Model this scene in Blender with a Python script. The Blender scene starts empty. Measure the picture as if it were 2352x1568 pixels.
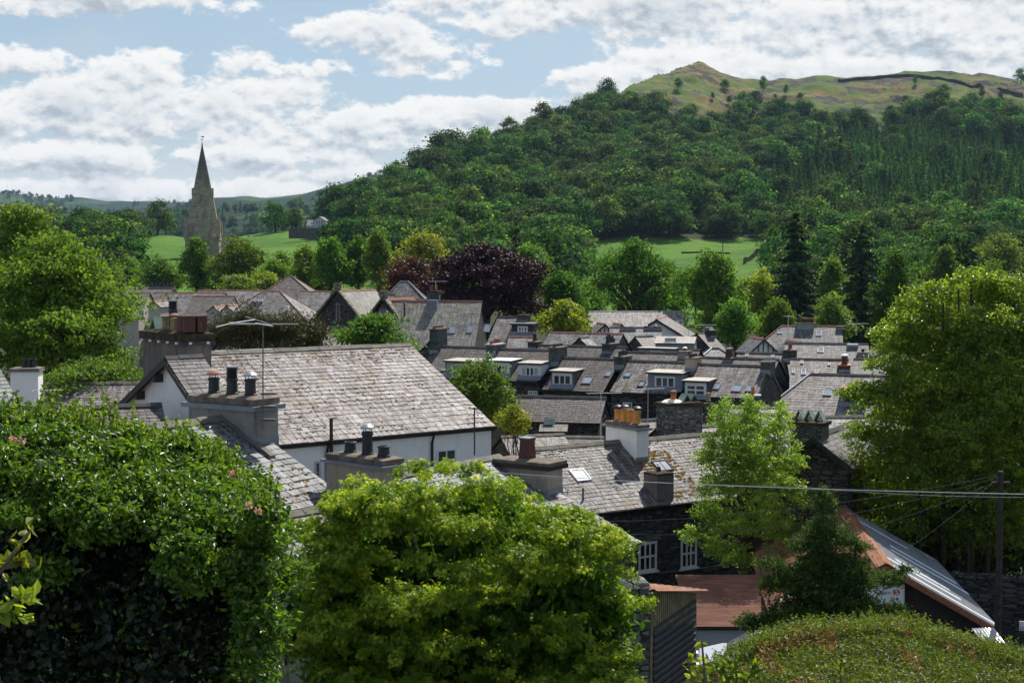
import bpy, math, random
import numpy as np
from mathutils import Vector, Matrix
R = math.radians
random.seed(7)
S = bpy.context.scene
COL = S.collection
ZC = 18.0                      # camera height; x, y below are positions in a 2352 x 1568 view of the place
F, CX, CY, HZ = 3266.67, 1176.0, 784.0, 602.0
PITCH = math.atan((CY - HZ) / F)
cp, sp = math.cos(PITCH), math.sin(PITCH)
SUN_EL, SUN_AZ = R(50), R(24)  # sun stands behind the scene, to the right

def ray(x, y):
    a, b = (x - CX) / F, (CY - y) / F
    return Vector((a, b * sp + cp, b * cp - sp))
def at(x, y, Y):
    d = ray(x, y)
    return Vector((0, 0, ZC)) + d * (Y / d.y)
def atz(x, y, z):
    d = ray(x, y)
    return Vector((0, 0, ZC)) + d * ((z - ZC) / d.z)
def pix(p):
    q = Vector(p) - Vector((0, 0, ZC))
    w = q.y * cp - q.z * sp
    return CX + F * q.x / w, CY - F * (q.y * sp + q.z * cp) / w

cam = bpy.data.cameras.new('camera'); cam.lens = 50; cam.sensor_width = 36; cam.clip_end = 30000; cam.clip_start = 0.1
co = bpy.data.objects.new('camera', cam); COL.objects.link(co)
co.location = (0, 0, ZC); co.rotation_euler = (R(90) - PITCH, 0, 0)
S.camera = co
S.render.resolution_x, S.render.resolution_y = 1024, 682
S.view_settings.view_transform = 'Standard'; S.view_settings.look = 'None'
S.view_settings.exposure = 0.32; S.view_settings.gamma = 1
c_ = S.cycles
c_.max_bounces = 6; c_.diffuse_bounces = 3; c_.glossy_bounces = 2; c_.transmission_bounces = 4
c_.transparent_max_bounces = 8; c_.volume_bounces = 0; c_.sample_clamp_indirect = 6; c_.use_denoising = True
c_.caustics_reflective = False; c_.caustics_refractive = False
c_.adaptive_threshold = 0.02

# ------------------------------------------------------------------ node helper
class NT:
    def __init__(s, tree): s.t = tree; s.n = tree.nodes; s.l = tree.links
    def add(s, typ, props=None, **inp):
        n = s.n.new(typ)
        for k, v in (props or {}).items(): setattr(n, k, v)
        for k, v in inp.items():
            key = int(k[1:]) if k[0] == 'i' and k[1:].isdigit() else k.replace('_', ' ')
            s.set(n.inputs[key], v)
        return n
    def set(s, sock, v):
        if isinstance(v, bpy.types.NodeSocket): s.l.new(v, sock)
        elif isinstance(v, bpy.types.Node): s.l.new(v.outputs[0], sock)
        else:
            if sock.type == 'RGBA' and len(v) == 3: v = (*v, 1)
            sock.default_value = v
    def math(s, op, a, b=0.0, c=None, clamp=False):
        n = s.add('ShaderNodeMath', {'operation': op, 'use_clamp': clamp}, i0=a, i1=b)
        if c is not None: s.set(n.inputs[2], c)
        return n.outputs[0]
    def mix(s, f, a, b, mode='MIX'):
        n = s.n.new('ShaderNodeMix'); n.data_type = 'RGBA'; n.blend_type = mode
        s.set(n.inputs[0], f); s.set(n.inputs[6], a); s.set(n.inputs[7], b)
        return n.outputs[2]
    def ramp(s, f, stops, interp='LINEAR'):
        n = s.n.new('ShaderNodeValToRGB'); n.color_ramp.interpolation = interp
        e = n.color_ramp.elements
        while len(e) < len(stops): e.new(0.5)
        for k, (p, c) in enumerate(stops):
            e[k].position = p; e[k].color = (*c, 1) if len(c) == 3 else c
        s.set(n.inputs[0], f); return n.outputs[0]
    def step(s, f, lo, hi):
        n = s.n.new('ShaderNodeMapRange'); n.interpolation_type = 'SMOOTHSTEP'
        s.set(n.inputs[0], f); s.set(n.inputs[1], lo); s.set(n.inputs[2], hi)
        return n.outputs[0]
    def noise(s, vec, scale, detail=3, rough=0.5, out=0):
        n = s.add('ShaderNodeTexNoise', None, Vector=vec, Scale=scale, Detail=detail, Roughness=rough)
        return n.outputs[out]
def g(v): return (v, v, v)
def mat(name, fn):
    m = bpy.data.materials.new(name); m.use_nodes = True
    m.node_tree.nodes.clear()
    t = NT(m.node_tree)
    out = t.n.new('ShaderNodeOutputMaterial')
    sh = fn(t)
    t.l.new(sh, out.inputs[0])
    return m
def principled(t, col, rough=0.6, spec=0.5, bump=None, bs=0.3, dist=0.02, metal=0.0):
    p = t.add('ShaderNodeBsdfPrincipled', None, Base_Color=col, Roughness=rough, Metallic=metal)
    t.set(p.inputs['Specular IOR Level'], spec)
    if bump is not None:
        b = t.add('ShaderNodeBump', None, Height=bump, Strength=bs, Distance=dist)
        t.l.new(b.outputs[0], p.inputs['Normal'])
    return p.outputs[0]
def objco(t): return t.add('ShaderNodeTexCoord').outputs['Object']
def scaled(t, v, sx, sy, sz):
    return t.add('ShaderNodeMapping', None, Vector=v, Scale=(sx, sy, sz)).outputs[0]

M = {}
def slate_mat(name, stops, lichen=0.35, lic=(.62, .61, .6), moss=0.0, rough=.62, spec=.3, mosscol=(.16, .12, .03), stain=(.085, .062, .052)):
    def fn(t):
        o = objco(t)
        r = t.add('ShaderNodeAttribute', {'attribute_name': 'rnd'}).outputs['Fac']
        col = t.ramp(r, stops)
        oi = t.add('ShaderNodeObjectInfo').outputs['Random']
        hs = t.add('ShaderNodeHueSaturation', None, Color=col)
        t.set(hs.inputs['Value'], t.math('ADD', .62, t.math('MULTIPLY', oi, .4))); t.set(hs.inputs['Saturation'], t.math('ADD', .6, t.math('MULTIPLY', t.math('FRACT', t.math('MULTIPLY', oi, 5.7)), .6)))
        col = hs.outputs[0]
        big = t.noise(o, .6, 5, .65)
        col = t.mix(t.math('MULTIPLY', t.step(big, .46, .62), .65), col, stain)
        strk = t.noise(scaled(t, o, 2.2, .5, .5), 2.0, 4, .65)
        l1 = t.step(t.math('ADD', strk, t.math('MULTIPLY', t.noise(o, 9, 4, .7), .5)), .78 - lichen * .3, .95)
        col = t.mix(t.math('MULTIPLY', l1, lichen), col, lic)
        sp_ = t.step(t.noise(o, 7, 4, .65), .6, .64)
        col = t.mix(t.math('MULTIPLY', sp_, .75), col, (.035, .028, .022))
        if moss:
            mm = t.step(t.math('ADD', t.noise(o, .8, 4, .6), t.math('MULTIPLY', t.noise(o, 7, 3, .6), .35)), .86 - moss * .22, .98 - moss * .2)
            col = t.mix(t.math('MULTIPLY', mm, .8), col, mosscol)
        return principled(t, col, rough, spec, t.noise(o, 30, 3, .6), .5, .02)
    M[name] = mat(name, fn)
slate_mat('slate_pale', [(0, (.05, .034, .03)), (.3, (.125, .088, .079)), (.65, (.21, .16, .15)), (1, (.34, .3, .285))], .55, (.5, .475, .455), .45)
slate_mat('slate_mid', [(0, (.05, .037, .033)), (.4, (.12, .093, .084)), (.8, (.2, .165, .155)), (1, (.31, .28, .27))], .5, (.45, .44, .42), .5)
slate_mat('slate_blue', [(0, (.08, .085, .088)), (.4, (.15, .16, .163)), (.8, (.23, .24, .24)), (1, (.34, .35, .35))], .45, (.45, .46, .45), .35)
slate_mat('slate_dark', [(0, (.07, .062, .06)), (.5, (.125, .112, .108)), (1, (.2, .185, .18))], .3, (.36, .35, .34), .25)
slate_mat('slate_brown', [(0, (.085, .07, .064)), (.5, (.13, .108, .1)), (1, (.19, .165, .155))], .3, (.3, .27, .25), .1)
slate_mat('slate_lichen', [(0, (.14, .13, .11)), (.5, (.22, .21, .18)), (1, (.33, .32, .28))], .5, (.45, .43, .36), .5, mosscol=(.26, .2, .07))
slate_mat('slate_far', [(0, (.1, .093, .093)), (.5, (.17, .158, .155)), (1, (.27, .255, .25))], .35, (.46, .43, .42), .1)

def plain(name, col, rough=.6, spec=.4, var=.25, scale=3, bump=.2, metal=0.0, grime=None):
    def fn(t):
        o = objco(t)
        n = t.noise(o, scale, 5, .6)
        c = t.mix(t.step(n, .3, .75), tuple(v * (1 - var) for v in col), tuple(min(1, v * (1 + var * .5)) for v in col))
        if grime:
            s = t.step(t.noise(scaled(t, o, 3, 3, .6), 1.5, 4, .65), .5, .72)
            c = t.mix(t.math('MULTIPLY', s, grime[1]), c, grime[0])
        return principled(t, c, rough, spec, t.noise(o, scale * 14, 3, .6), bump, .01, metal)
    M[name] = mat(name, fn)
plain('white_render', (.9, .885, .85), .8, .2, .05, 2, .5, grime=((.6, .6, .57), .25))
plain('cream_render', (.5, .44, .38), .8, .2, .08, 1, .3, grime=((.4, .35, .3), .4))
plain('grey_render', (.3, .285, .26), .85, .2, .25, 1.5, .5, grime=((.09, .08, .07), .7))
plain('brown_render', (.19, .165, .14), .9, .2, .3, 1.2, .5, grime=((.06, .055, .05), .7))
plain('beige_render', (.42, .35, .28), .85, .2, .15, 1.5, .4, grime=((.16, .13, .1), .45))
plain('lead', (.22, .235, .26), .45, .5, .2, 2, .2)
plain('slab', (.2, .165, .13), .9, .2, .4, 4, .6, grime=((.06, .05, .035), .6))
plain('mossy', (.07, .058, .04), .95, .1, .5, 5, 1.0, grime=((.22, .11, .03), .5))
plain('black_paint_and_shade', (.012, .012, .014), .4, .5, .2, 3, .1)  # black paint, also used for the shade in hollow openings
plain('black_pot', (.02, .02, .022), .45, .5, .3, 5, .2)
plain('clay_pot', (.3, .1, .055), .7, .3, .35, 6, .3, grime=((.05, .03, .025), .5))
plain('brick_pot', (.13, .055, .04), .7, .3, .35, 6, .3, grime=((.03, .02, .02), .5))
plain('yellow_pot', (.62, .3, .07), .6, .3, .2, 5, .2, grime=((.3, .13, .03), .3))
plain('orange_pot', (.55, .15, .04), .6, .3, .2, 5, .2)
plain('buff_pot', (.34, .25, .12), .7, .3, .3, 5, .2)
plain('ridge_grey', (.2, .185, .155), .85, .2, .4, 3, .5, grime=((.2, .15, .05), .4))
plain('ridge_dark', (.085, .08, .08), .8, .2, .3, 3, .4)
plain('ridge_red', (.36, .17, .12), .8, .2, .3, 3, .4)
plain('white_paint', (.78, .79, .78), .45, .4, .05, 3, .05)
plain('dull_paint', (.52, .53, .5), .5, .4, .15, 3, .05)
plain('timber_dark', (.03, .024, .02), .7, .3, .3, 6, .3)
plain('flat_roof', (.46, .42, .36), .7, .3, .25, 2, .2)
plain('flat_white', (.78, .79, .8), .5, .3, .05, 2, .1)
plain('flat_dark', (.1, .105, .11), .6, .3, .3, 2, .2)
plain('grey_board', (.25, .28, .3), .6, .3, .1, 3, .1)
plain('steel', (.42, .43, .42), .35, .5, .2, 3, .1, .6)
plain('aerial_metal', (.62, .62, .6), .4, .5, .15, 6, .05, .3)
plain('pole_wood', (.06, .05, .042), .85, .2, .4, 8, .4)
plain('wire_bright', (.75, .77, .78), .35, .5, .05, 3, 0.0)
plain('wire_dark', (.16, .16, .17), .5, .4, .1, 3, 0.0)
plain('asphalt', (.055, .055, .06), .9, .2, .2, 3, .3)
plain('curtain', (.5, .5, .48), .8, .2, .2, 9, .1)
plain('tyre', (.02, .02, .02), .8, .2, .2, 5, .1)
plain('red_paint', (.55, .02, .03), .5, .4, .05, 3, 0.0)
plain('ink', (.02, .022, .05), .5, .4, .05, 3, 0.0)
plain('ink_grey', (.12, .15, .22), .5, .4, .05, 3, 0.0)
plain('blue_wall', (.42, .5, .58), .7, .3, .1, 1, .2)
plain('verd', (.2, .29, .24), .8, .2, .2, 2, .3)
plain('car_paint', (.6, .63, .66), .2, .6, .03, 1, 0.0, .3)
plain('bark', (.07, .055, .04), .9, .2, .5, 5, 1.0)
plain('pale_bark', (.16, .14, .11), .85, .2, .5, 5, .8)
plain('pebble_pot', (.3, .3, .28), .9, .2, .4, 5, .5)

def glass_fn(t):
    o = objco(t)
    c = t.mix(t.step(t.noise(o, .9, 2, .5), .42, .6), (.012, .016, .02), (.07, .085, .095))
    return principled(t, c, .08, .8)
M['glass'] = mat('glass', glass_fn)
def skyglass_fn(t):
    return principled(t, t.mix(t.noise(objco(t), 1.5, 2), (.2, .24, .29), (.42, .47, .54)), .14, .9)
M['skylight_glass'] = mat('skylight_glass', skyglass_fn)

def stone(name, cols, joint, scale=2.6, flat=2.3, bs=.9):
    def fn(t):
        o = objco(t)
        wob = t.add('ShaderNodeVectorMath', {'operation': 'MULTIPLY_ADD'}, i0=t.noise(o, 3, 2, .5, 1), i1=(.12, .12, .06), i2=o).outputs[0]
        v = scaled(t, wob, scale, scale, scale * flat)
        vo = t.add('ShaderNodeTexVoronoi', {'feature': 'F1'}, Vector=v, Scale=1.0, Randomness=.75)
        ed = t.add('ShaderNodeTexVoronoi', {'feature': 'DISTANCE_TO_EDGE'}, Vector=v, Scale=1.0, Randomness=.75).outputs['Distance']
        sep = t.add('ShaderNodeSeparateColor', None, Color=vo.outputs['Color']).outputs[0]
        c = t.ramp(sep, [(k / (len(cols) - 1), cc) for k, cc in enumerate(cols)])
        c = t.mix(t.math('MULTIPLY', t.noise(o, 14, 4, .6), .5), c, (.03, .03, .028))
        e = t.step(ed, .01, .1)
        c = t.mix(e, joint, c)
        h = t.math('ADD', e, t.math('MULTIPLY', t.noise(o, 12, 4, .6), .4))
        return principled(t, c, .85, .3, h, bs, .05)
    M[name] = mat(name, fn)
stone('stone_dark', [(.045, .045, .043), (.07, .068, .062), (.1, .095, .085), (.16, .145, .115), (.065, .07, .072)], (.018, .017, .016), 2.4, 3.4)
stone('stone_grey', [(.1, .105, .1), (.16, .165, .155), (.22, .22, .2), (.3, .29, .26)], (.04, .04, .037), 2.8, 3.0)
stone('stone_green', [(.09, .11, .105), (.13, .155, .145), (.18, .2, .185)], (.05, .055, .052), 3.4, 3.0)
stone('stone_buff', [(.3, .26, .18), (.38, .33, .24), (.27, .235, .17)], (.14, .12, .09), 1.5, 2)

# ------------------------------------------------------------------ mesh builder
class MB:
    def __init__(s): s.v = []; s.f = []; s.m = []; s.r = []; s.n = 0; s.mats = []
    def mi(s, m):
        if m not in s.mats: s.mats.append(m)
        return s.mats.index(m)
    def add(s, verts, faces, m, rnd=0.5):
        """verts (n,3); faces list of index lists or (k,4) array"""
        verts = np.asarray(verts, dtype=float).reshape(-1, 3)
        k = s.mi(m)
        b = s.n
        if isinstance(faces, np.ndarray):
            s.f.append(faces + b); cnt = len(faces)
        else:
            for f in faces: s.f.append([i + b for i in f])
            cnt = len(faces)
        s.v.append(verts); s.n += len(verts)
        s.m += [k] * cnt
        s.r += (list(rnd) if hasattr(rnd, '__len__') else [rnd] * cnt)
        return s
    def box(s, x0, x1, y0, y1, z0, z1, m):
        v = [(x0, y0, z0), (x1, y0, z0), (x1, y1, z0), (x0, y1, z0), (x0, y0, z1), (x1, y0, z1), (x1, y1, z1), (x0, y1, z1)]
        return s.add(v, [[0, 3, 2, 1], [4, 5, 6, 7], [0, 1, 5, 4], [1, 2, 6, 5], [2, 3, 7, 6], [3, 0, 4, 7]], m)
    def frustum(s, cx, cy, z0, z1, ax, ay, bx, by, m):
        v = [(cx - ax, cy - ay, z0), (cx + ax, cy - ay, z0), (cx + ax, cy + ay, z0), (cx - ax, cy + ay, z0),
             (cx - bx, cy - by, z1), (cx + bx, cy - by, z1), (cx + bx, cy + by, z1), (cx - bx, cy + by, z1)]
        return s.add(v, [[0, 3, 2, 1], [4, 5, 6, 7], [0, 1, 5, 4], [1, 2, 6, 5], [2, 3, 7, 6], [3, 0, 4, 7]], m)
    def lathe(s, cx, cy, prof, m, n=12):
        """prof list of (r, z)"""
        a = np.arange(n) * 2 * math.pi / n
        V = []; Fc = []
        for r, z in prof:
            V += [(cx + r * math.cos(t), cy + r * math.sin(t), z) for t in a]
        for k in range(len(prof) - 1):
            for i in range(n):
                j = (i + 1) % n
                Fc.append([k * n + i, k * n + j, (k + 1) * n + j, (k + 1) * n + i])
        Fc.append([i for i in range(n)][::-1]); Fc.append([(len(prof) - 1) * n + i for i in range(n)])
        return s.add(V, Fc, m)
    def tube(s, pts, rad, m, n=6):
        pts = [Vector(p) for p in pts]
        if not hasattr(rad, '__len__'): rad = [rad] * len(pts)
        V = []; Fc = []
        for k, p in enumerate(pts):
            d = (pts[min(k + 1, len(pts) - 1)] - pts[max(k - 1, 0)]).normalized()
            a = d.cross(Vector((0, 0, 1)))
            if a.length < .05: a = d.cross(Vector((1, 0, 0)))
            a.normalize(); b = d.cross(a)
            for i in range(n):
                t = 2 * math.pi * i / n
                V.append(tuple(p + (a * math.cos(t) + b * math.sin(t)) * rad[k]))
        for k in range(len(pts) - 1):
            for i in range(n):
                j = (i + 1) % n
                Fc.append([k * n + i, (k + 1) * n + i, (k + 1) * n + j, k * n + j])
        Fc.append(list(range(n))); Fc.append([(len(pts) - 1) * n + i for i in range(n)][::-1])
        return s.add(V, Fc, m)
    def prism(s, poly, axis, a, b, m):
        """poly: 2D points; axis 'x','y','z' is the extrusion axis"""
        def P(q, w):
            return {'x': (w, q[0], q[1]), 'y': (q[0], w, q[1]), 'z': (q[0], q[1], w)}[axis]
        n = len(poly)
        V = [P(q, a) for q in poly] + [P(q, b) for q in poly]
        Fc = [list(range(n)), list(range(n, 2 * n))[::-1]] + [[i, n + i, n + (i + 1) % n, (i + 1) % n] for i in range(n)]
        return s.add(V, Fc, m)
    def mesh(s, name, smooth=False):
        me = bpy.data.meshes.new(name)
        V = np.concatenate(s.v) if s.v else np.zeros((0, 3))
        loops = []; starts = []; tot = 0
        parts = []
        for f in s.f:
            if isinstance(f, np.ndarray):
                k = f.shape[1]
                starts.append(tot + np.arange(len(f)) * k); tot += len(f) * k; parts.append(f.reshape(-1))
            else:
                starts.append(np.array([tot])); tot += len(f); parts.append(np.array(f))
        L = np.concatenate(parts).astype(np.int32); st = np.concatenate(starts).astype(np.int32)
        me.vertices.add(len(V)); me.vertices.foreach_set('co', V.astype(np.float32).reshape(-1))
        me.loops.add(len(L)); me.loops.foreach_set('vertex_index', L)
        me.polygons.add(len(st)); me.polygons.foreach_set('loop_start', st)
        for m in s.mats: me.materials.append(M[m])
        me.polygons.foreach_set('material_index', np.array(s.m, dtype=np.int32))
        a = me.attributes.new('rnd', 'FLOAT', 'FACE'); a.data.foreach_set('value', np.array(s.r, dtype=np.float32))
        me.update(calc_edges=True); me.validate()
        me.polygons.foreach_set('use_smooth', np.full(len(me.polygons), bool(smooth)))
        return me
    def build(s, name, parent=None, smooth=False, label=None, bevel=0):
        o = bpy.data.objects.new(name, s.mesh(name, smooth)); COL.objects.link(o)
        if parent is not None: o.parent = parent
        if label: o['label'] = label
        if bevel:
            b = o.modifiers.new('bevel', 'BEVEL'); b.width = bevel; b.segments = 2; b.limit_method = 'ANGLE'
        return o
def tag(o, label=None, cat=None, group=None, kind=None):
    if label: o['label'] = label
    if cat: o['category'] = cat
    if group: o['group'] = group
    if kind: o['kind'] = kind
    return o
def empty(name, loc, rz=0.0, label=None, cat=None, group=None):
    o = bpy.data.objects.new(name, None); COL.objects.link(o); o.location = loc; o.rotation_euler = (0, 0, rz)
    o.empty_display_size = .2
    return tag(o, label, cat, group)
# ------------------------------------------------------------------ sky and sun
W = bpy.data.worlds.new('World'); S.world = W; W.use_nodes = True
W.node_tree.nodes.clear()
t = NT(W.node_tree)
sky = t.add('ShaderNodeTexSky', {'sky_type': 'NISHITA', 'sun_disc': False, 'sun_elevation': SUN_EL, 'sun_rotation': SUN_AZ, 'air_density': 1.0, 'dust_density': 1.0, 'ozone_density': 1.2})
tc = t.add('ShaderNodeTexCoord')
sx = t.add('ShaderNodeSeparateXYZ', None, Vector=tc.outputs['Generated'])
az = t.math('ARCTAN2', sx.outputs[0], sx.outputs[1]); el = t.math('ARCSINE', sx.outputs[2])
# degrees -> the same units the clouds were measured in (57 units to a degree)
U = t.math('ADD', t.math('MULTIPLY', az, 32.67), 11.76)
Vv = t.math('SUBTRACT', 6.02, t.math('MULTIPLY', el, 32.67))
CLOUDS = [  # u, v, half width, half height (hundreds of units, v down), weight
    (.6, 2.85, 1.5, .55, 1), (1.9, 2.6, 1.5, .7, 1), (3.4, 2.45, 1.9, .85, 1.05), (4.9, 2.55, 1.4, .9, 1.05), (6.4, 2.75, 1.7, .9, 1.05), (8.2, 3.0, 1.9, .65, 1), (9.6, 2.95, 1.2, .55, .9),
    (11.2, 2.75, 1.4, .45, .85), (2.0, .25, 3.4, .42, .9), (.5, 1.75, 1.8, .28, .8), (8.4, .95, 1.7, .55, .95), (9.7, 1.2, 1.2, .35, .7),
    (12.5, .2, 3.6, .7, .95), (16.5, .45, 4.0, .75, 1), (20.5, .65, 3.6, .8, 1), (23.5, .9, 2.6, .8, 1), (15.6, 1.75, 2.4, .65, 1), (13.9, 2.0, 1.5, .7, .9), (19.5, 1.9, 3.2, .4, .75),
    (2.0, 3.75, 2.6, .42, .95), (6.0, 3.65, 2.6, .36, .9), (8.6, 4.0, 2.4, .3, .8), (12, 3.4, 4, .7, .85), (2.5, 4.45, 9, .32, .75), (6.0, 1.65, 4, .22, .3)]
def density(du, dv):
    u0 = t.math('ADD', U, du); v0 = t.math('ADD', Vv, dv)
    vec = t.add('ShaderNodeCombineXYZ', None, X=u0, Y=t.math('MULTIPLY', v0, 1.6), Z=0.37).outputs[0]
    n1 = t.noise(vec, .58, 10, .56)
    n2 = t.noise(vec, 3.2, 6, .6)
    s = None
    for (a, b, w, h, k) in CLOUDS:
        e = t.math('SUBTRACT', t.math('POWER', t.math('MULTIPLY', t.math('SUBTRACT', u0, a), 1 / w), 2.0), -1 * 0.0)
        e2 = t.math('MULTIPLY', t.math('SUBTRACT', v0, b), 1 / h); e2 = t.math('MULTIPLY', e2, e2)
        q = t.math('MULTIPLY', t.math('SUBTRACT', 1.0, t.math('ADD', e, e2)), k * .6)
        s = q if s is None else t.math('SMOOTH_MAX', s, q, .25)
    s = t.math('MAXIMUM', t.math('ADD', s, .14), -0.75)
    # other clouds outside this part of the sky
    out = t.step(v0, .5, -3.5); s = t.math('ADD', s, t.math('MULTIPLY', out, .45))
    d = t.math('ADD', s, t.math('MULTIPLY', t.math('SUBTRACT', n1, .5), 3.4))
    return t.math('ADD', d, t.math('MULTIPLY', t.math('SUBTRACT', n2, .5), .95))
d0 = density(0, 0); d1 = density(.09, -.19)
cover = t.step(d0, -.12, .27)
relief = t.math('SUBTRACT', d0, d1)
lit = t.step(relief, -.75, .4)
thick = t.math('MULTIPLY', t.step(d0, .25, 1.3), t.step(t.noise(t.add('ShaderNodeCombineXYZ', None, X=t.math('MULTIPLY', U, .55), Y=t.math('MULTIPLY', Vv, 1.3), Z=4.1).outputs[0], .8, 4, .55), .4, .62))
lit = t.math('SUBTRACT', lit, t.math('MULTIPLY', thick, .5), clamp=True)
ccol = t.ramp(lit, [(0, (4.2, 4.8, 5.4)), (.35, (6.0, 6.5, 7.0)), (.68, (7.8, 8.0, 8.1)), (1, (9.2, 9.2, 9.1))])
# thin high veil over the blue
veil = t.math('MULTIPLY', t.step(t.noise(t.add('ShaderNodeCombineXYZ', None, X=t.math('MULTIPLY', U, .35), Y=Vv, Z=1.7).outputs[0], .9, 6, .6), .38, .75), .45)
base = t.mix(1.0, sky.outputs[0], (1.0, 1.02, 1.06), 'MULTIPLY')
ahead = t.math('MULTIPLY', t.step(Vv, -9.0, -1.0), t.step(t.math('ABSOLUTE', t.math('SUBTRACT', U, 11.76)), 45.0, 15.0))
base = t.mix(t.math('MULTIPLY', ahead, .55), base, (3.7, 5.0, 6.0))
base = t.mix(veil, base, (5.4, 6.3, 7.0))
low = t.math('MULTIPLY', t.step(Vv, 3.0, 4.8), .75)
base = t.mix(low, base, (7.2, 7.7, 8.0))
full = t.mix(t.math('MULTIPLY', cover, .96), base, ccol)
bg = t.add('ShaderNodeBackground', None, Color=full, Strength=.086)
wo = t.n.new('ShaderNodeOutputWorld'); t.l.new(bg.outputs[0], wo.inputs[0])
W.cycles.sampling_method = 'MANUAL'; W.cycles.sample_map_resolution = 512

sl = bpy.data.lights.new('sun', 'SUN'); sl.energy = 5.0; sl.angle = R(.5); sl.color = (1, .95, .87)
so = bpy.data.objects.new('sun', sl); COL.objects.link(so)
sd = Vector((math.sin(SUN_AZ) * math.cos(SUN_EL), math.cos(SUN_AZ) * math.cos(SUN_EL), math.sin(SUN_EL)))
so.rotation_euler = sd.to_track_quat('Z', 'Y').to_euler(); so.location = (0, 0, 60)

# ------------------------------------------------------------------ terrain
def lerp(tab):
    xs = np.array([a for a, b in tab], float); ys = np.array([b for a, b in tab], float)
    return lambda x: np.interp(x, xs, ys)
near = lerp([(0, -2.2), (5, -3.4), (8, -4.4), (12, -5.8), (17, -7.6), (24, -9.6), (32, -11.6), (45, -14), (60, -15.2), (100, -14.6), (160, -13), (230, -11.5)])
y0f = lerp([(-500, 590), (300, 596), (420, 596), (550, 598), (850, 598), (1000, 590), (1200, 620), (1340, 655), (1770, 655), (1900, 620), (2352, 610), (2900, 600)])
ysf = lerp([(-500, 572), (120, 570), (250, 562), (315, 538), (370, 536), (420, 545), (500, 552), (560, 542), (640, 530), (720, 524), (760, 530), (800, 500), (870, 458), (940, 424), (1000, 400), (1100, 366),
            (1200, 322), (1300, 286), (1380, 244), (1440, 203), (1470, 192), (1500, 179), (1530, 172), (1560, 157), (1590, 149), (1603, 147), (1640, 165), (1700, 182), (1760, 186), (1830, 182), (1850, 177), (1870, 173),
            (1900, 177), (1930, 184), (1990, 178), (2060, 169), (2150, 166), (2220, 176), (2250, 170), (2290, 178), (2352, 190), (2500, 230), (2900, 300)])
rsf = lerp([(-500, 650), (700, 650), (760, 640), (900, 700), (1200, 850), (1400, 1000), (1600, 1150), (2352, 1250), (2900, 1250)])
R0 = 420.0
def vnoise(x, y, s, seed=0):
    """smooth value noise on a grid"""
    x = np.asarray(x) / s; y = np.asarray(y) / s
    xi = np.floor(x); yi = np.floor(y); fx = x - xi; fy = y - yi
    fx = fx * fx * (3 - 2 * fx); fy = fy * fy * (3 - 2 * fy)
    def h(a, b):
        v = np.sin(a * 127.1 + b * 311.7 + seed * 74.7) * 43758.5453
        return v - np.floor(v)
    return (h(xi, yi) * (1 - fx) + h(xi + 1, yi) * fx) * (1 - fy) + (h(xi, yi + 1) * (1 - fx) + h(xi + 1, yi + 1) * fx) * fy
def gz(x, y):
    """height of the ground (vectorised)"""
    x = np.asarray(x, float); y = np.asarray(y, float)
    r = np.hypot(x, y); a = np.arctan2(x, np.maximum(y, 1e-3)); a = np.clip(a, -.47, .47)
    X = CX + F * np.tan(a); ca = np.cos(a)
    def zpx(ypx, rr): return (HZ - ypx) / F * rr * ca
    rs = rsf(X)
    zb = zpx(y0f(X), R0)
    z1 = near(r)
    k = np.clip((r - 230) / (R0 - 230), 0, 1)
    z = np.where(r < 230, z1, near(230) * (1 - k) + zb * k)
    tt = np.clip((r - R0) / (rs - R0), 0, 1)
    zh = zpx(y0f(X) + (ysf(X) - y0f(X)) * tt, r)
    z = np.where(r > R0, zh, z)
    over = np.clip(r - rs, 0, None)
    z = np.where(r > rs, zpx(ysf(X), rs) - over * .22, z)
    z = np.maximum(z, -30)
    amp = np.clip((r - 350) / 400, 0, 1) * np.clip(1 - over / 60, 0, 1) * np.clip((X - 700) / 500, .15, 1)
    rel = (vnoise(x, y, 70) - .5) * 7 + (vnoise(x, y, 26, 1) - .5) * 4 + (vnoise(x, y, 9, 2) - .5) * 1.6
    edge = np.clip((rs - r) / 60, .12, 1)
    crag = np.clip((X - 1380) / 60, 0, 1) * np.clip((r - 850) / 150, 0, 1) * np.clip(1 - over / 40, 0, 1)
    rg_ = 1 - np.abs(vnoise(x, y, 34, 7) * 2 - 1); rg2 = 1 - np.abs(vnoise(x, y, 13, 8) * 2 - 1)
    z = z + rel * amp * edge + crag * (rg_ ** 2 * 5 + rg2 ** 2 * 2.6 - 3) * np.clip(edge, .35, 1)
    return z + ZC
ys_top = lerp([(-500, 0), (1388, 0), (1390, 235), (1440, 248), (1500, 295), (1560, 312), (1620, 318), (1690, 300), (1750, 285), (1800, 280), (1900, 292), (2000, 300), (2060, 285), (2150, 272), (2250, 282), (2900, 285)])
def zone(X, y):
    """0 pasture, 1 fell, 2 woodland floor; y in view units"""
    fell = (X > 1385) & (y < ys_top(X) + 8)
    q = 14 * (vnoise(X, y, 30, 4) - .5) * 2
    X = X + q; y = y + q * .3
    field = ((X > 1325) & (X < 1775) & (y > 548)) | ((X > 300) & (X < 425) & (y > 520)) | ((X > 545) & (X < 860) & (y > 520))
    return np.where(fell, 1.0, np.where(field, 0.0, 2.0))
rr = np.concatenate([np.linspace(0.5, 60, 40), np.linspace(65, 420, 50), np.linspace(424, 1300, 230), np.geomspace(1320, 9000, 24)])
aa = np.linspace(-1.35, 1.35, 560); aa = np.sign(aa) * np.abs(aa / 1.35) ** 1.6 * 1.35
RR, AA = np.meshgrid(rr, aa, indexing='ij')
GX = RR * np.sin(AA); GY = RR * np.cos(AA); GZ = gz(GX, GY)
nv = GX.size
idx = np.arange(nv).reshape(RR.shape)
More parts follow.
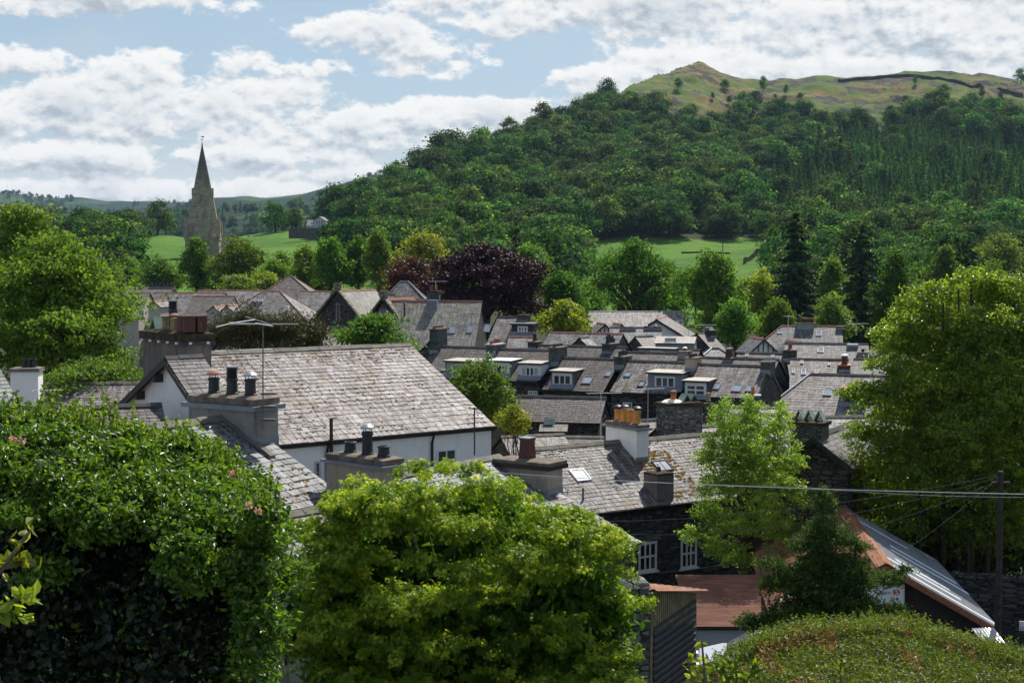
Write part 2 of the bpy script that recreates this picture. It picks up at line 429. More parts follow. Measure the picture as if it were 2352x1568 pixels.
fc = np.stack([idx[:-1, :-1], idx[:-1, 1:], idx[1:, 1:], idx[1:, :-1]], -1).reshape(-1, 4)[:, ::-1]
PX = CX + F * GX / np.maximum(GY, 1); PYV = HZ - F * (GZ - ZC) / np.maximum(GY, 1)
zn = zone(PX, PYV)
zn = np.where((RR < R0 - 60) & (RR > 250) & (((PX > 1320) & (PX < 1790)) | ((PX > 300) & (PX < 900))), 0.0, np.where(RR < R0 - 60, 2.0, zn))
def ground_fn(t):
    o = objco(t)
    fell = t.add('ShaderNodeAttribute', {'attribute_name': 'fell'}).outputs['Fac']
    past = t.add('ShaderNodeAttribute', {'attribute_name': 'pasture'}).outputs['Fac']
    n1 = t.noise(o, .02, 6, .6); n2 = t.noise(o, .12, 5, .65); n3 = t.noise(o, .9, 4, .6)
    floor_ = t.mix(n2, (.025, .035, .012), (.05, .055, .025))
    pc = t.mix(t.step(n1, .4, .6), (.05, .135, .01), (.085, .19, .018))
    pc = t.mix(t.math('MULTIPLY', t.step(n2, .45, .7), .5), pc, (.14, .17, .05))
    br = t.ramp(t.math('ADD', t.math('MULTIPLY', n1, .55), t.math('MULTIPLY', n2, .45)), [(.38, (.06, .12, .015)), (.49, (.1, .145, .024)), (.545, (.16, .13, .04)), (.66, (.26, .17, .07))])
    br = t.mix(t.math('MULTIPLY', t.step(n3, .5, .8), .5), br, (.09, .085, .035))
    rock = t.step(t.math('ADD', t.noise(scaled(t, o, 1, .5, 2), .055, 7, .75), t.math('MULTIPLY', n3, .12)), .565, .605)
    br = t.mix(rock, br, t.mix(n3, (.022, .02, .02), (.09, .08, .075)))
    c = t.mix(past, floor_, pc)
    c = t.mix(fell, c, br)
    return principled(t, c, .95, .1, t.math('ADD', n2, t.math('MULTIPLY', n3, .4)), .9, 1.2)
M['ground'] = mat('ground', ground_fn)
mb = MB(); mb.add(np.stack([GX.ravel(), GY.ravel(), GZ.ravel()], 1), fc, 'ground')
go = mb.build('ground', smooth=True); tag(go, kind='structure')
for nm, val in (('fell', 1.0), ('pasture', 0.0)):
    at_ = go.data.attributes.new(nm, 'FLOAT', 'POINT'); at_.data.foreach_set('value', (zn.ravel() == val).astype(np.float32))

# far hills to the south, in three ridges
def hill_fn(t):
    o = objco(t)
    c = t.mix(t.step(t.noise(o, .006, 5, .6), .5, .62), (.02, .045, .022), (.06, .11, .03))
    return principled(t, c, .95, .1, t.noise(o, .03, 6, .7), 1.0, 12.0)
M['far_hill'] = mat('far_hill', hill_fn)
FARH = []
def far_hill(r, prof, seed, depth):
    pf = lerp(prof)
    xs = np.linspace(prof[0][0], prof[-1][0], 260); us = np.linspace(0, 1, 26)
    XX, UU = np.meshgrid(xs, us, indexing='ij')
    y = r + (UU - 0.5) * depth
    top = (HZ - pf(XX)) / F * r
    shape = np.sin(np.clip(UU, 0, 1) * math.pi) ** .8
    x = (XX - CX) / F * y
    z = -35 + (top + 35) * shape + (vnoise(x, y, 160, seed) - .5) * 22 * shape + (vnoise(x, y, 50, seed + 3) - .5) * 8 * shape
    i = np.arange(x.size).reshape(x.shape)
    f = np.stack([i[:-1, :-1], i[1:, :-1], i[1:, 1:], i[:-1, 1:]], -1).reshape(-1, 4)
    m = MB(); m.add(np.stack([x.ravel(), y.ravel(), z.ravel() + ZC], 1), f, 'far_hill')
    tag(m.build('hills', smooth=True), kind='structure')
    FARH.append((x[:, :13], y[:, :13], z[:, :13] + ZC))
far_hill(4200, [(-900, 470), (0, 446), (80, 450), (130, 458), (190, 456), (250, 466), (330, 466), (420, 470), (500, 466), (700, 460), (1200, 450)], 5, 1400)
far_hill(3000, [(-900, 480), (200, 500), (400, 478), (480, 462), (560, 452), (640, 447), (700, 444), (760, 432), (850, 412), (950, 396), (1300, 400)], 8, 1200)
far_hill(1800, [(-900, 490), (0, 494), (130, 488), (250, 494), (330, 500), (430, 494), (560, 490), (760, 478), (900, 470), (1200, 470)], 11, 700)
# ------------------------------------------------------------------ foliage
def leaf_mat(name, dark, mid, lightc, trans=.35, rough=.5, spec=.35, hue=.04, tcol=1.6, val=.5):
    def fn(t):
        r = t.add('ShaderNodeAttribute', {'attribute_name': 'rnd'}).outputs['Fac']
        c = t.ramp(r, [(0, dark), (.5, mid), (1, lightc)])
        oi = t.add('ShaderNodeObjectInfo').outputs['Random']
        hs = t.add('ShaderNodeHueSaturation', None, Color=c)
        t.set(hs.inputs['Hue'], t.math('ADD', .5 - hue / 2, t.math('MULTIPLY', oi, hue)))
        t.set(hs.inputs['Value'], t.math('ADD', 1.05 - val / 2, t.math('MULTIPLY', t.math('FRACT', t.math('MULTIPLY', oi, 7.31)), val)))
        c = hs.outputs[0]
        p = principled(t, c, rough, spec)
        tr = t.add('ShaderNodeBsdfTranslucent', None, Color=t.mix(1.0, c, (tcol, tcol * 1.02, tcol * .55), 'MULTIPLY'))
        mx = t.add('ShaderNodeMixShader', None, Fac=trans)
        t.l.new(p, mx.inputs[1]); t.l.new(tr.outputs[0], mx.inputs[2])
        return mx.outputs[0]
    M[name] = mat(name, fn)
leaf_mat('leaf_wood', (.01, .03, .009), (.036, .09, .02), (.17, .28, .05), .42, .8, .1, hue=.07, val=1.0)
leaf_mat('leaf_spruce', (.03, .075, .026), (.06, .14, .035), (.16, .28, .07), .38, .8, .1, hue=.03, val=.9)
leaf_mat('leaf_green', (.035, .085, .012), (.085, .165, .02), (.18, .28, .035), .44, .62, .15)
leaf_mat('leaf_bright', (.055, .11, .014), (.11, .19, .022), (.2, .3, .04), .48)
leaf_mat('leaf_lime', (.08, .125, .01), (.17, .22, .016), (.32, .35, .03), .48)
leaf_mat('leaf_maple', (.06, .13, .008), (.2, .32, .018), (.6, .66, .07), .46, .4, .4)
leaf_mat('leaf_glossy', (.03, .08, .01), (.085, .2, .016), (.22, .37, .035), .42, .4, .6)
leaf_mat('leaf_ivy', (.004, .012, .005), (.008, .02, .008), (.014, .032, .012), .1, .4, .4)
leaf_mat('leaf_purple', (.012, .005, .008), (.026, .008, .011), (.055, .016, .016), .22, .55, .25, .01, 1.4)
leaf_mat('leaf_copper', (.06, .018, .014), (.1, .032, .022), (.16, .06, .035), .35, .5, .4, .01, 1.3)
leaf_mat('leaf_yew', (.03, .032, .01), (.06, .06, .015), (.1, .09, .022), .25)
leaf_mat('leaf_fir', (.02, .045, .016), (.042, .08, .022), (.08, .13, .03), .25)
leaf_mat('leaf_juniper', (.014, .036, .012), (.04, .08, .018), (.13, .17, .025), .28, .6, .2)
leaf_mat('leaf_cypress', (.035, .065, .008), (.1, .145, .014), (.24, .28, .035), .32)
leaf_mat('leaf_fresh', (.09, .18, .02), (.19, .33, .038), (.38, .48, .09), .52, .4, .5)
leaf_mat('leaf_birch', (.055, .1, .01), (.17, .24, .02), (.45, .5, .04), .52, .35, .5)
leaf_mat('leaf_dead', (.2, .09, .03), (.32, .17, .06), (.5, .32, .14), .2)
leaf_mat('petal', (.6, .25, .25), (.7, .35, .33), (.85, .6, .55), .3, tcol=1.1)

rng = np.random.default_rng(11)
def unit(v): return v / np.maximum(np.linalg.norm(v, axis=-1, keepdims=True), 1e-9)
def leaves(mb, C, size, m, rnd, normal=None, nbias=.0, aspect=1.7, star=False, droop=0.0, jit=.35):
    """one leaf per centre: a pointed blade of two folded faces (or a five-fingered star)"""
    n = len(C)
    nn = unit(rng.normal(size=(n, 3)))
    if normal is not None: nn = unit(nn + normal * nbias)
    a = unit(np.cross(nn, unit(rng.normal(size=(n, 3))))); a[:, 2] -= droop; a = unit(a)
    b = unit(np.cross(nn, a)); nn = np.cross(a, b)
    s = (size * (1 + jit * rng.uniform(-1, 1, n)))[:, None]
    if star == 'oval':
        w = s / aspect
        V = np.stack([C - a * s * .5, C - a * s * .22 + b * w * .42 + nn * w * .1, C + a * s * .12 + b * w * .46 + nn * w * .12, C + a * s * .5 - nn * s * .08, C + a * s * .12 - b * w * .46 + nn * w * .12, C - a * s * .22 - b * w * .42 + nn * w * .1], 1).reshape(-1, 3)
        i = np.arange(n)[:, None] * 6
        mb.add(V, np.concatenate([i + np.array([[0, 1, 2, 3]]), i + np.array([[0, 3, 4, 5]])]), m, np.tile(rnd, 2)); return
    if not star:
        w = s / aspect
        V = np.stack([C - a * s * .5, C + b * w * .5 + nn * w * .12, C + a * s * .5, C - b * w * .5 + nn * w * .12], 1).reshape(-1, 3)
        i = np.arange(n)[:, None] * 4
        f = i + np.array([[0, 1, 2, 3]])
        mb.add(V, f, m, rnd); return
    ang = [-1.9, -.95, 0, .95, 1.9]; ln = [.62, .9, 1.05, .9, .62]
    vs = [C - a * s * .12]
    for th, l in zip(ang, ln):
        d = a * math.cos(th) + b * math.sin(th); q = -a * math.sin(th) + b * math.cos(th)
        tip = C + d * s * .55 * l - nn * s * .1
        vs += [C + d * s * .22 * l - q * s * .085, tip, C + d * s * .22 * l + q * s * .085]
    V = np.stack(vs, 1).reshape(-1, 3); k = len(vs)
    i = np.arange(n)[:, None] * k
    fs = [i + np.array([[0, 1 + 3 * j, 2 + 3 * j, 3 + 3 * j]]) for j in range(5)]
    mb.add(V, np.concatenate(fs), m, np.tile(rnd, 5))
def lobes_default(w, d, z0, z1, k, seed, round_=1.0, wild=.0):
    r = np.random.default_rng(seed)
    H = z1 - z0; out = [(0, 0, z0 + H * .52, w * .33, d * .33, H * .38)]
    for i in range(k):
        f = (i + .5) / k
        zz = z0 + H * (.14 + .76 * f)
        prof = math.sin(min(1, (f * .86 + .2)) * math.pi) ** (.6 * round_)
        th = i * 2.39996 + r.uniform(-.4, .4)
        rad = .5 * prof * r.uniform(.62 - wild, .8 + wild * .4)
        q = r.uniform(.13 if k > 11 else .17, .23 if k > 11 else .27) * (11 / max(11, k)) ** .35 * (1 + wild * r.uniform(-.8, .8)); zz += H * wild * r.uniform(-.15, .15)
        out.append((math.cos(th) * w * rad, math.sin(th) * d * rad, zz, w * q, d * q, H * q * r.uniform(.6, .9)))
    return out
def crown_pts(lobes, n, per, sig, seed, shell=.5, flat=.6, rag=.13):
    """leaf centres gathered in small sprays near the lobes' surfaces; returns centres, outward normals, clump tint"""
    r = np.random.default_rng(seed)
    L = np.array(lobes); area = (L[:, 3] * L[:, 4] + L[:, 3] * L[:, 5] + L[:, 4] * L[:, 5]); p = area / area.sum()
    nc = max(3, n // per)
    li = r.choice(len(L), nc, p=p)
    d = r.normal(size=(nc, 3)); d[:, 2] = np.abs(d[:, 2]) * np.where(r.random(nc) < .2, -1, 1); d = unit(d)
    rad = (1 - shell * r.random(nc) ** 2.2) * r.uniform(.9, 1.12, nc) * np.where(r.random(nc) < rag, r.uniform(1.1, 1.5, nc), 1)
    c = L[li, :3] + d * rad[:, None] * L[li, 3:6]
    tint = r.random(nc)
    ci = np.repeat(np.arange(nc), per)
    off = r.normal(size=(len(ci), 3)) * sig * np.array([1, 1, flat])
    return c[ci] + off, d[ci], np.clip(tint[ci] * .65 + r.random(len(ci)) * .35, 0, 1)
def limb_tubes(mb, base, lobes, H0, r0, m, seed, n=6):
    r = random.Random(seed)
    top = max(l[2] for l in lobes); cz = sum(l[2] for l in lobes) / len(lobes)
    bx, by, bz = base
    pts = []; k = 7
    for i in range(k + 1):
        f = i / k
        pts.append((bx + r.uniform(-.02, .02) * H0 * (f > 0), by + r.uniform(-.02, .02) * H0 * (f > 0), bz + (cz * .5 + top * .45 - bz) * f))
    mb.tube(pts, [r0 * (1.25 if i == 0 else 1 - .8 * i / k) for i in range(k + 1)], m, 8)
    for l in lobes[1:]:
        s = pts[min(k - 1, max(1, int(k * (l[2] - bz) / (top - bz) * .75)))]
        e = Vector((l[0], l[1], l[2])); s = Vector(s)
        mid = s.lerp(e, .5) + Vector((r.uniform(-1, 1), r.uniform(-1, 1), r.uniform(-.2, .8))) * (e - s).length * .1
        mb.tube([s, mid, e, e + (e - mid) * .6], [r0 * .34, r0 * .22, r0 * .11, r0 * .03], m, 5)
        for _ in range(3):
            q = mid.lerp(e, r.random()); z = e + Vector((r.uniform(-1, 1) * l[3], r.uniform(-1, 1) * l[4], r.uniform(-.2, 1) * l[5])) * .9
            mb.tube([q, q.lerp(z, .5) + Vector((0, 0, .06 * H0 * .3)), z], [r0 * .12, r0 * .07, r0 * .02], m, 4)

TREE_N = {}
def tree(xl, ytop, xr, ybot, Y, lm, label, n=7500, leaf=.3, per=14, k=30, cat='tree', name='broadleaf_tree', seed=None, bark='bark', sig=None, lobes=None, shell=.5, group=None, dscale=1.0, trunk_r=None, round_=1.0, **kw):
    """crown spans xl..xr, ytop..ybot in view units at distance Y; trunk stands on the ground"""
    seed = seed if seed is not None else int(xl * 7 + ytop * 13) % 9973
    xc = (xl + xr) / 2
    P = at(xc, ytop, Y); B = at(xc, ybot, Y)
    w = (xr - xl) / F * Y
    gzv = float(gz(P.x, P.y))
    base = Vector((P.x, P.y, gzv - .1))
    e = empty(name, base, 0, label, cat, group)
    z1 = P.z - base.z; z0 = max(.3, B.z - base.z)
    d = w * dscale
    lb = lobes(w, d, z0, z1) if lobes else lobes_default(w, d, z0, z1, k, seed, round_, kw.get('wild', .55))
    # rescale the lobes so that the crown fills its measured width and height
    A = np.array(lb); wx = max(abs(A[:, 0]) + A[:, 3]); tz = max(A[:, 2] + A[:, 5])
    if not lobes:
        A[:, 0] *= w * .54 / wx; A[:, 3] *= w * .56 / wx; A[:, 1] *= d * .49 / wx; A[:, 4] *= d * .49 / wx
        A[:, 2] = z0 + (A[:, 2] - z0) * (z1 - z0) / (tz - z0)
    C, N, tn = crown_pts(A, n, per, sig or leaf * 1.1, seed, shell)
    mb = MB()
    nb = N.copy(); nb[:, 2] += .5
    leaves(mb, C, leaf, lm, tn, nb, kw.get('nbias', .7), kw.get('aspect', 1.6), kw.get('star', False), kw.get('droop', .2))
    mb.build('crown', e)
    tb = MB(); limb_tubes(tb, (0, 0, 0), [tuple(q) for q in A], z1, trunk_r or max(.1, w * .03), bark, seed)
    tb.build('trunk', e, smooth=True)
    return e

def proto_broadleaf(seed, w, h, n, leaf, lm='leaf_wood', z0=.1, k=11):
    mb = MB(); lb = lobes_default(w, w, h * z0, h, k, seed)[1:]
    A = np.array(lb); s = w * .5 / max(np.hypot(A[:, 0], A[:, 1]) + A[:, 3]); A[:, [0, 1, 3, 4]] *= s * 1.05
    C, N, tn = crown_pts(A, n, 8, leaf * 1.0, seed, .35)
    N = N.copy(); N[:, 2] += .4
    leaves(mb, C, leaf, lm, tn, N, 2.6, 1.35)
    mb.tube([(0, 0, -1.5), (0, 0, h * .35), (0, 0, h * .7)], [w * .04, w * .03, w * .01], 'bark', 6)
    return mb
def proto_conifer(seed, w, h, n, leaf, lm='leaf_spruce', z0=.04, sparse=0.0, pw=.95, dens=1):
    r = np.random.default_rng(seed)
    mb = MB()
    tiers = int(h / max(.45, h * .045)) * dens
    C = []; N = []; T = []
    for i in range(tiers):
        f = i / tiers; z = h * (z0 + (1 - z0) * f)
        rad = w * .5 * (1 - f) ** pw * r.uniform(.78, 1.1)
        z += r.uniform(-.5, .5) * h / tiers * 1.6; nb = max(4, int(9 * (1 - f) + 4))
        per = max(4, int(n / tiers / nb * (1.6 - 1.2 * f)))
        for b in range(nb):
            th = r.uniform(0, 6.283); rl = rad * r.uniform(.65, 1.12)
            if r.random() < sparse: continue
            s = r.random(per) ** .7
            wd = (.05 + .14 * rl) * (1.1 - s)
            px = np.cos(th) * rl * s - np.sin(th) * r.normal(size=per) * wd
            py = np.sin(th) * rl * s + np.cos(th) * r.normal(size=per) * wd
            pz = z - rl * .28 * s + rl * .1 * s * s + r.normal(size=per) * .03 * w * .3
            C.append(np.stack([px, py, pz], 1)); N.append(np.tile([np.cos(th) * .5, np.sin(th) * .5, .9], (per, 1))); T.append(np.full(per, r.random()) * .5 + r.random(per) * .5 * s)
    leaves(mb, np.concatenate(C), leaf, lm, np.concatenate(T), np.concatenate(N), 1.2, 1.9, droop=.3)
    return mb, tiers

# ------------------------------------------------------------------ woodland on the hillside
def grid_pts(x0, x1, y0, y1, s, seed):
    r = np.random.default_rng(seed)
    gx, gy = np.meshgrid(np.arange(x0, x1, s), np.arange(y0, y1, s))
    gx = gx + r.uniform(-.42, .42, gx.shape) * s; gy = gy + r.uniform(-.42, .42, gy.shape) * s
    return gx.ravel(), gy.ravel()
def px_of(x, y):
    z = gz(x, y); return CX + F * x / y, HZ - F * (z - ZC) / y, z
cs = lerp([(1740, 470), (1790, 420), (1880, 345), (1960, 318), (2100, 300), (2200, 330), (2352, 350), (2900, 350)])
def is_conifer(X, y): return (X > 1740) & (y > cs(X)) & (y < 540)
def wooded(X, y, r):
    rs = rsf(X)
    main = (X > 735) & (y > np.where(X < 1388, 0, ys_top(X))) & ~((X > 1330) & (X < 1772) & (y > 552)) & (r > 400)
    lower = ~((X > 540) & (X < 870) & (y > 535)) | (r < 470)
    left = (X <= 735) & (r > 430) & (((X > 100) & (X < 318) & (y < 600)) | ((X > 300) & (X < 760) & (y < 541) & (r > 560)) | (X <= 120))
    left &= ~((X > 560) & (X < 735) & (r < 640))
    return ((main & lower) | left) & (r < rs + 12) & (X < 2480) & (X > -120)
bx, by = grid_pts(-420, 560, 405, 1320, 9.8, 3)
X_, y_, z_ = px_of(bx, by); r_ = np.hypot(bx, by)
k_ = wooded(X_, y_, r_) & ~is_conifer(X_, y_)
BL = np.stack([bx[k_], by[k_], z_[k_]], 1)
bx, by = grid_pts(120, 560, 420, 1320, 7.4, 4)
X_, y_, z_ = px_of(bx, by); r_ = np.hypot(bx, by)
k_ = wooded(X_, y_, r_) & is_conifer(X_, y_)
CF = np.stack([bx[k_], by[k_], z_[k_]], 1)
_m = (np.random.default_rng(8).random(len(CF)) < .03) | (vnoise(CF[:, 0], CF[:, 1], 30, 12) > .93); BL = np.concatenate([BL, CF[_m]]); CF = CF[~_m]
bx, by = grid_pts(-200, 330, 235, 425, 11.5, 5)
X_, y_, z_ = px_of(bx, by); r_ = np.hypot(bx, by)
k_ = (X_ > -60) & (X_ < 2420) & (((X_ < 300) & (r_ > 250)) | ((X_ > 860) & (X_ < 1335) & (r_ > 330)) | ((X_ > 1790) & (r_ > 280))) & (r_ < 430)
BM = np.stack([bx[k_], by[k_], z_[k_]], 1)
BL = np.concatenate([BM, BL])
pb = [proto_broadleaf(20 + i, *a).mesh('woodland_tree') for i, a in enumerate([(13, 11.5, 1900, .8), (10.5, 12, 1600, .75), (14.5, 11, 2200, .85), (9, 9.5, 1300, .7), (12, 13.5, 1900, .8)])]
pc = []
for i, a in enumerate([(8.6, 13.5, 1500, .75), (7.6, 12, 1300, .7), (9.2, 15, 1700, .8)]):
    m_, _ = proto_conifer(40 + i, *a); m_.tube([(0, 0, -1.5), (0, 0, a[1] * .8)], [.25, .05], 'bark', 5); pc.append(m_.mesh('spruce_tree'))
def scatter(PTS, protos, name, labels, cat, group, rngseed, smin, smax, limit=300):
    r = np.random.default_rng(rngseed)
    sc = r.uniform(smin, smax, len(PTS)); rot = r.uniform(0, 6.28, len(PTS)); kd = r.integers(0, len(protos), len(PTS))
    sc = sc * np.where((PTS[:, 0] / PTS[:, 1] < -.13) & (np.hypot(PTS[:, 0], PTS[:, 1]) > 425), .72, np.where(np.hypot(PTS[:, 0], PTS[:, 1]) < 430, .8, 1))
    big = (vnoise(PTS[:, 0], PTS[:, 1], 45, 6) - .5) * .5; sc = sc * (1 + big)
    show = sc / np.hypot(PTS[:, 0], PTS[:, 1])
    X, y, _ = px_of(PTS[:, 0], PTS[:, 1])
    inview = (X > -30) & (X < 2390)
    order = np.argsort(-show * inview)
    first = []
    for j in order[:limit]:
        o = bpy.data.objects.new(name, protos[kd[j]]); COL.objects.link(o)
        o.location = PTS[j]; o.rotation_euler = (0, 0, rot[j]); o.scale = (sc[j],) * 3
        tag(o, labels, cat, group)
        while len(first) <= kd[j]: first.append(None)
        if first[kd[j]] is None: first[kd[j]] = o
    return order[limit:], sc, rot, kd, first
rb = scatter(BL, pb, 'woodland_tree', 'round green broadleaf tree in the wood on the hillside below the fell', 'tree', 'broadleaf trees of the hillside wood', 1, .8, 1.5)
rc = scatter(CF, pc, 'spruce_tree', 'slim dark green spruce in the plantation on the right of the hillside', 'tree', 'spruces of the hillside plantation', 2, .6, 1.25)
# the remaining trees of the wood: one mass
pts = []; scl = []; rots = []; kinds = []
for PTS, (rest, sc, rot, kd, first), off in ((BL, rb, 0), (CF, rc, len(pb))):
    for j in rest: pts.append(PTS[j]); scl.append(sc[j]); rots.append(rot[j]); kinds.append(kd[j] + off)
fr = np.random.default_rng(9)
for hi, (hx, hy, hz) in enumerate(FARH):
    nx, nu = hx.shape
    for _ in range((2600, 2400, 1500)[hi]):
        i = fr.integers(0, nx - 1); j = fr.integers(2, nu - 1); f1, f2 = fr.random(2)
        p = [(h[i, j] * (1 - f1) + h[i + 1, j] * f1) * (1 - f2) + (h[i, j + 1] * (1 - f1) + h[i + 1, j + 1] * f1) * f2 for h in (hx, hy, hz)]
        X = CX + F * p[0] / p[1]
        if X < -60 or X > 1000: continue
        if vnoise(p[0], p[1], 130, 3) < .42 and hi < 2: continue
        if vnoise(p[0], p[1], 90, 3) < .3: continue
        pts.append(p); scl.append(fr.uniform(.5, 1.1)); rots.append(fr.uniform(0, 6.28)); kinds.append(int(fr.integers(0, len(pb))) if fr.random() < .6 else len(pb) + int(fr.integers(0, 3)))
me = bpy.data.meshes.new('woodland'); me.vertices.add(len(pts)); me.vertices.foreach_set('co', np.array(pts, dtype=np.float32).reshape(-1))
for nm, arr, ty in (('sc', scl, 'FLOAT'), ('rt', rots, 'FLOAT'), ('kd', kinds, 'INT')):
    a_ = me.attributes.new(nm, ty, 'POINT'); a_.data.foreach_set('value', np.array(arr, dtype=np.float32 if ty == 'FLOAT' else np.int32))
wl = bpy.data.objects.new('woodland', me); COL.objects.link(wl)
tag(wl, 'dense woodland covering the upper hillside and the distant hills', 'woodland', kind='stuff')
gn = bpy.data.node_groups.new('woodland', 'GeometryNodeTree')
gn.interface.new_socket('Geometry', in_out='INPUT', socket_type='NodeSocketGeometry')
gn.interface.new_socket('Geometry', in_out='OUTPUT', socket_type='NodeSocketGeometry')
gi = gn.nodes.new('NodeGroupInput'); go_ = gn.nodes.new('NodeGroupOutput'); jn = gn.nodes.new('GeometryNodeJoinGeometry')
def attr(nm, ty):
    n = gn.nodes.new('GeometryNodeInputNamedAttribute'); n.data_type = ty; n.inputs[0].default_value = nm; return n.outputs[0]
for q, ob in enumerate(rb[4] + rc[4]):
    if ob is None: continue
    cm = gn.nodes.new('FunctionNodeCompare'); cm.data_type = 'INT'; cm.operation = 'EQUAL'
    gn.links.new(attr('kd', 'INT'), cm.inputs[2]); cm.inputs[3].default_value = q
    sg = gn.nodes.new('GeometryNodeSeparateGeometry'); gn.links.new(gi.outputs[0], sg.inputs[0]); gn.links.new(cm.outputs[0], sg.inputs[1])
    ip = gn.nodes.new('GeometryNodeInstanceOnPoints'); gn.links.new(sg.outputs[0], ip.inputs['Points'])
    oi = gn.nodes.new('GeometryNodeObjectInfo'); oi.inputs[0].default_value = ob; oi.transform_space = 'ORIGINAL'; oi.inputs[1].default_value = True
    gn.links.new(oi.outputs['Geometry'], ip.inputs['Instance'])
    cx_ = gn.nodes.new('ShaderNodeCombineXYZ'); gn.links.new(attr('rt', 'FLOAT'), cx_.inputs[2])
    er = gn.nodes.new('FunctionNodeEulerToRotation'); gn.links.new(cx_.outputs[0], er.inputs[0]); gn.links.new(er.outputs[0], ip.inputs['Rotation'])
    gn.links.new(attr('sc', 'FLOAT'), ip.inputs['Scale'])
    gn.links.new(ip.outputs[0], jn.inputs[0])
gn.links.new(jn.outputs[0], go_.inputs[0])
wl.modifiers.new('woodland', 'NODES').node_group = gn
# ------------------------------------------------------------------ buildings
def slate_rows(mb, O, u, v, poly, m, ex=.22, wd=.26, th=.012, seed=0, rag=.012):
    """courses of single slates over a planar polygon; u along the eaves, v up the slope, poly convex in (u, v) from O"""
    O = np.array(O, float); u = np.array(u, float); v = np.array(v, float); nrm = np.cross(u, v)
    r = np.random.default_rng(seed + 1)
    P = np.array(poly, float)
    v0, v1 = P[:, 1].min(), P[:, 1].max()
    rows = int(math.ceil((v1 - v0) / ex))
    # slates grow smaller towards the ridge
    vs = []; y = v0; k = 0
    while y < v1 - .02:
        e = ex * (1.18 - .36 * (y - v0) / max(.1, v1 - v0)); vs.append((y, min(y + e, v1))); y += e
    V = []; T = []
    for (a, b) in vs:
        mid = min(max((a + b) / 2, v0 + 1e-4), v1 - 1e-4)
        def span(h):
            xs = []
            for i in range(len(P)):
                p, q = P[i], P[(i + 1) % len(P)]
                if (p[1] - h) * (q[1] - h) < 0: xs.append(p[0] + (q[0] - p[0]) * (h - p[1]) / (q[1] - p[1]))
            return (min(xs), max(xs)) if len(xs) >= 2 else None
        sp_ = span(mid)
        if not sp_: continue
        lo, hi = sp_
        sa = span(a + 1e-3) or sp_; sb = span(b - 1e-3) or sp_
        n = max(1, int((hi - lo) / wd))
        cuts = np.linspace(0, 1, n + 1); cuts[1:-1] += r.uniform(-.3, .3, n - 1) / n if n > 1 else 0
        f0 = cuts[:-1]; f1 = cuts[1:]
        gap = .004 + (.006 if wd < .33 else .003)
        la = sa[0] + (sa[1] - sa[0]) * f0 + gap; ra = sa[0] + (sa[1] - sa[0]) * f1 - gap
        lb_ = sb[0] + (sb[1] - sb[0]) * f0 + gap; rb_ = sb[0] + (sb[1] - sb[0]) * f1 - gap
        ja = a + r.uniform(-rag, rag, n) ; t1 = th * r.uniform(.7, 1.7, n); t0 = .003 + r.uniform(0, .003, n)
        jb = np.full(n, b + (.01 if b < v1 - .01 else 0))
        def pt(uu, vv, hh): return O + uu[:, None] * u + vv[:, None] * v + hh[:, None] * nrm
        z = np.zeros(n)
        q = np.stack([pt(la, ja, t1), pt(ra, ja + r.uniform(-rag, rag, n) * .4, t1), pt(rb_, jb, t0), pt(lb_, jb, t0), pt(la, ja, z), pt(ra, ja, z)], 1)
        V.append(q.reshape(-1, 3)); T.append(np.clip(r.random(n) * .8 + r.random() * .2, 0, 1))
    if not V: return
    V = np.concatenate(V); T = np.concatenate(T); n = len(T)
    i = np.arange(n)[:, None] * 6
    mb.add(V, np.concatenate([i + np.array([[0, 1, 2, 3]]), i + np.array([[4, 5, 1, 0]])]), m, np.concatenate([T, T * .3]))
def slab(mb, O, u, v, poly, th, m):
    O = np.array(O, float); u = np.array(u, float); v = np.array(v, float); nrm = np.cross(u, v)
    top = [O + a * u + b * v - nrm * .001 for a, b in poly]; bot = [p - nrm * th for p in top]
    n = len(poly)
    mb.add(top + bot, [list(range(n)), list(range(n, 2 * n))[::-1]] + [[i, n + i, n + (i + 1) % n, (i + 1) % n][::-1] for i in range(n)], m)

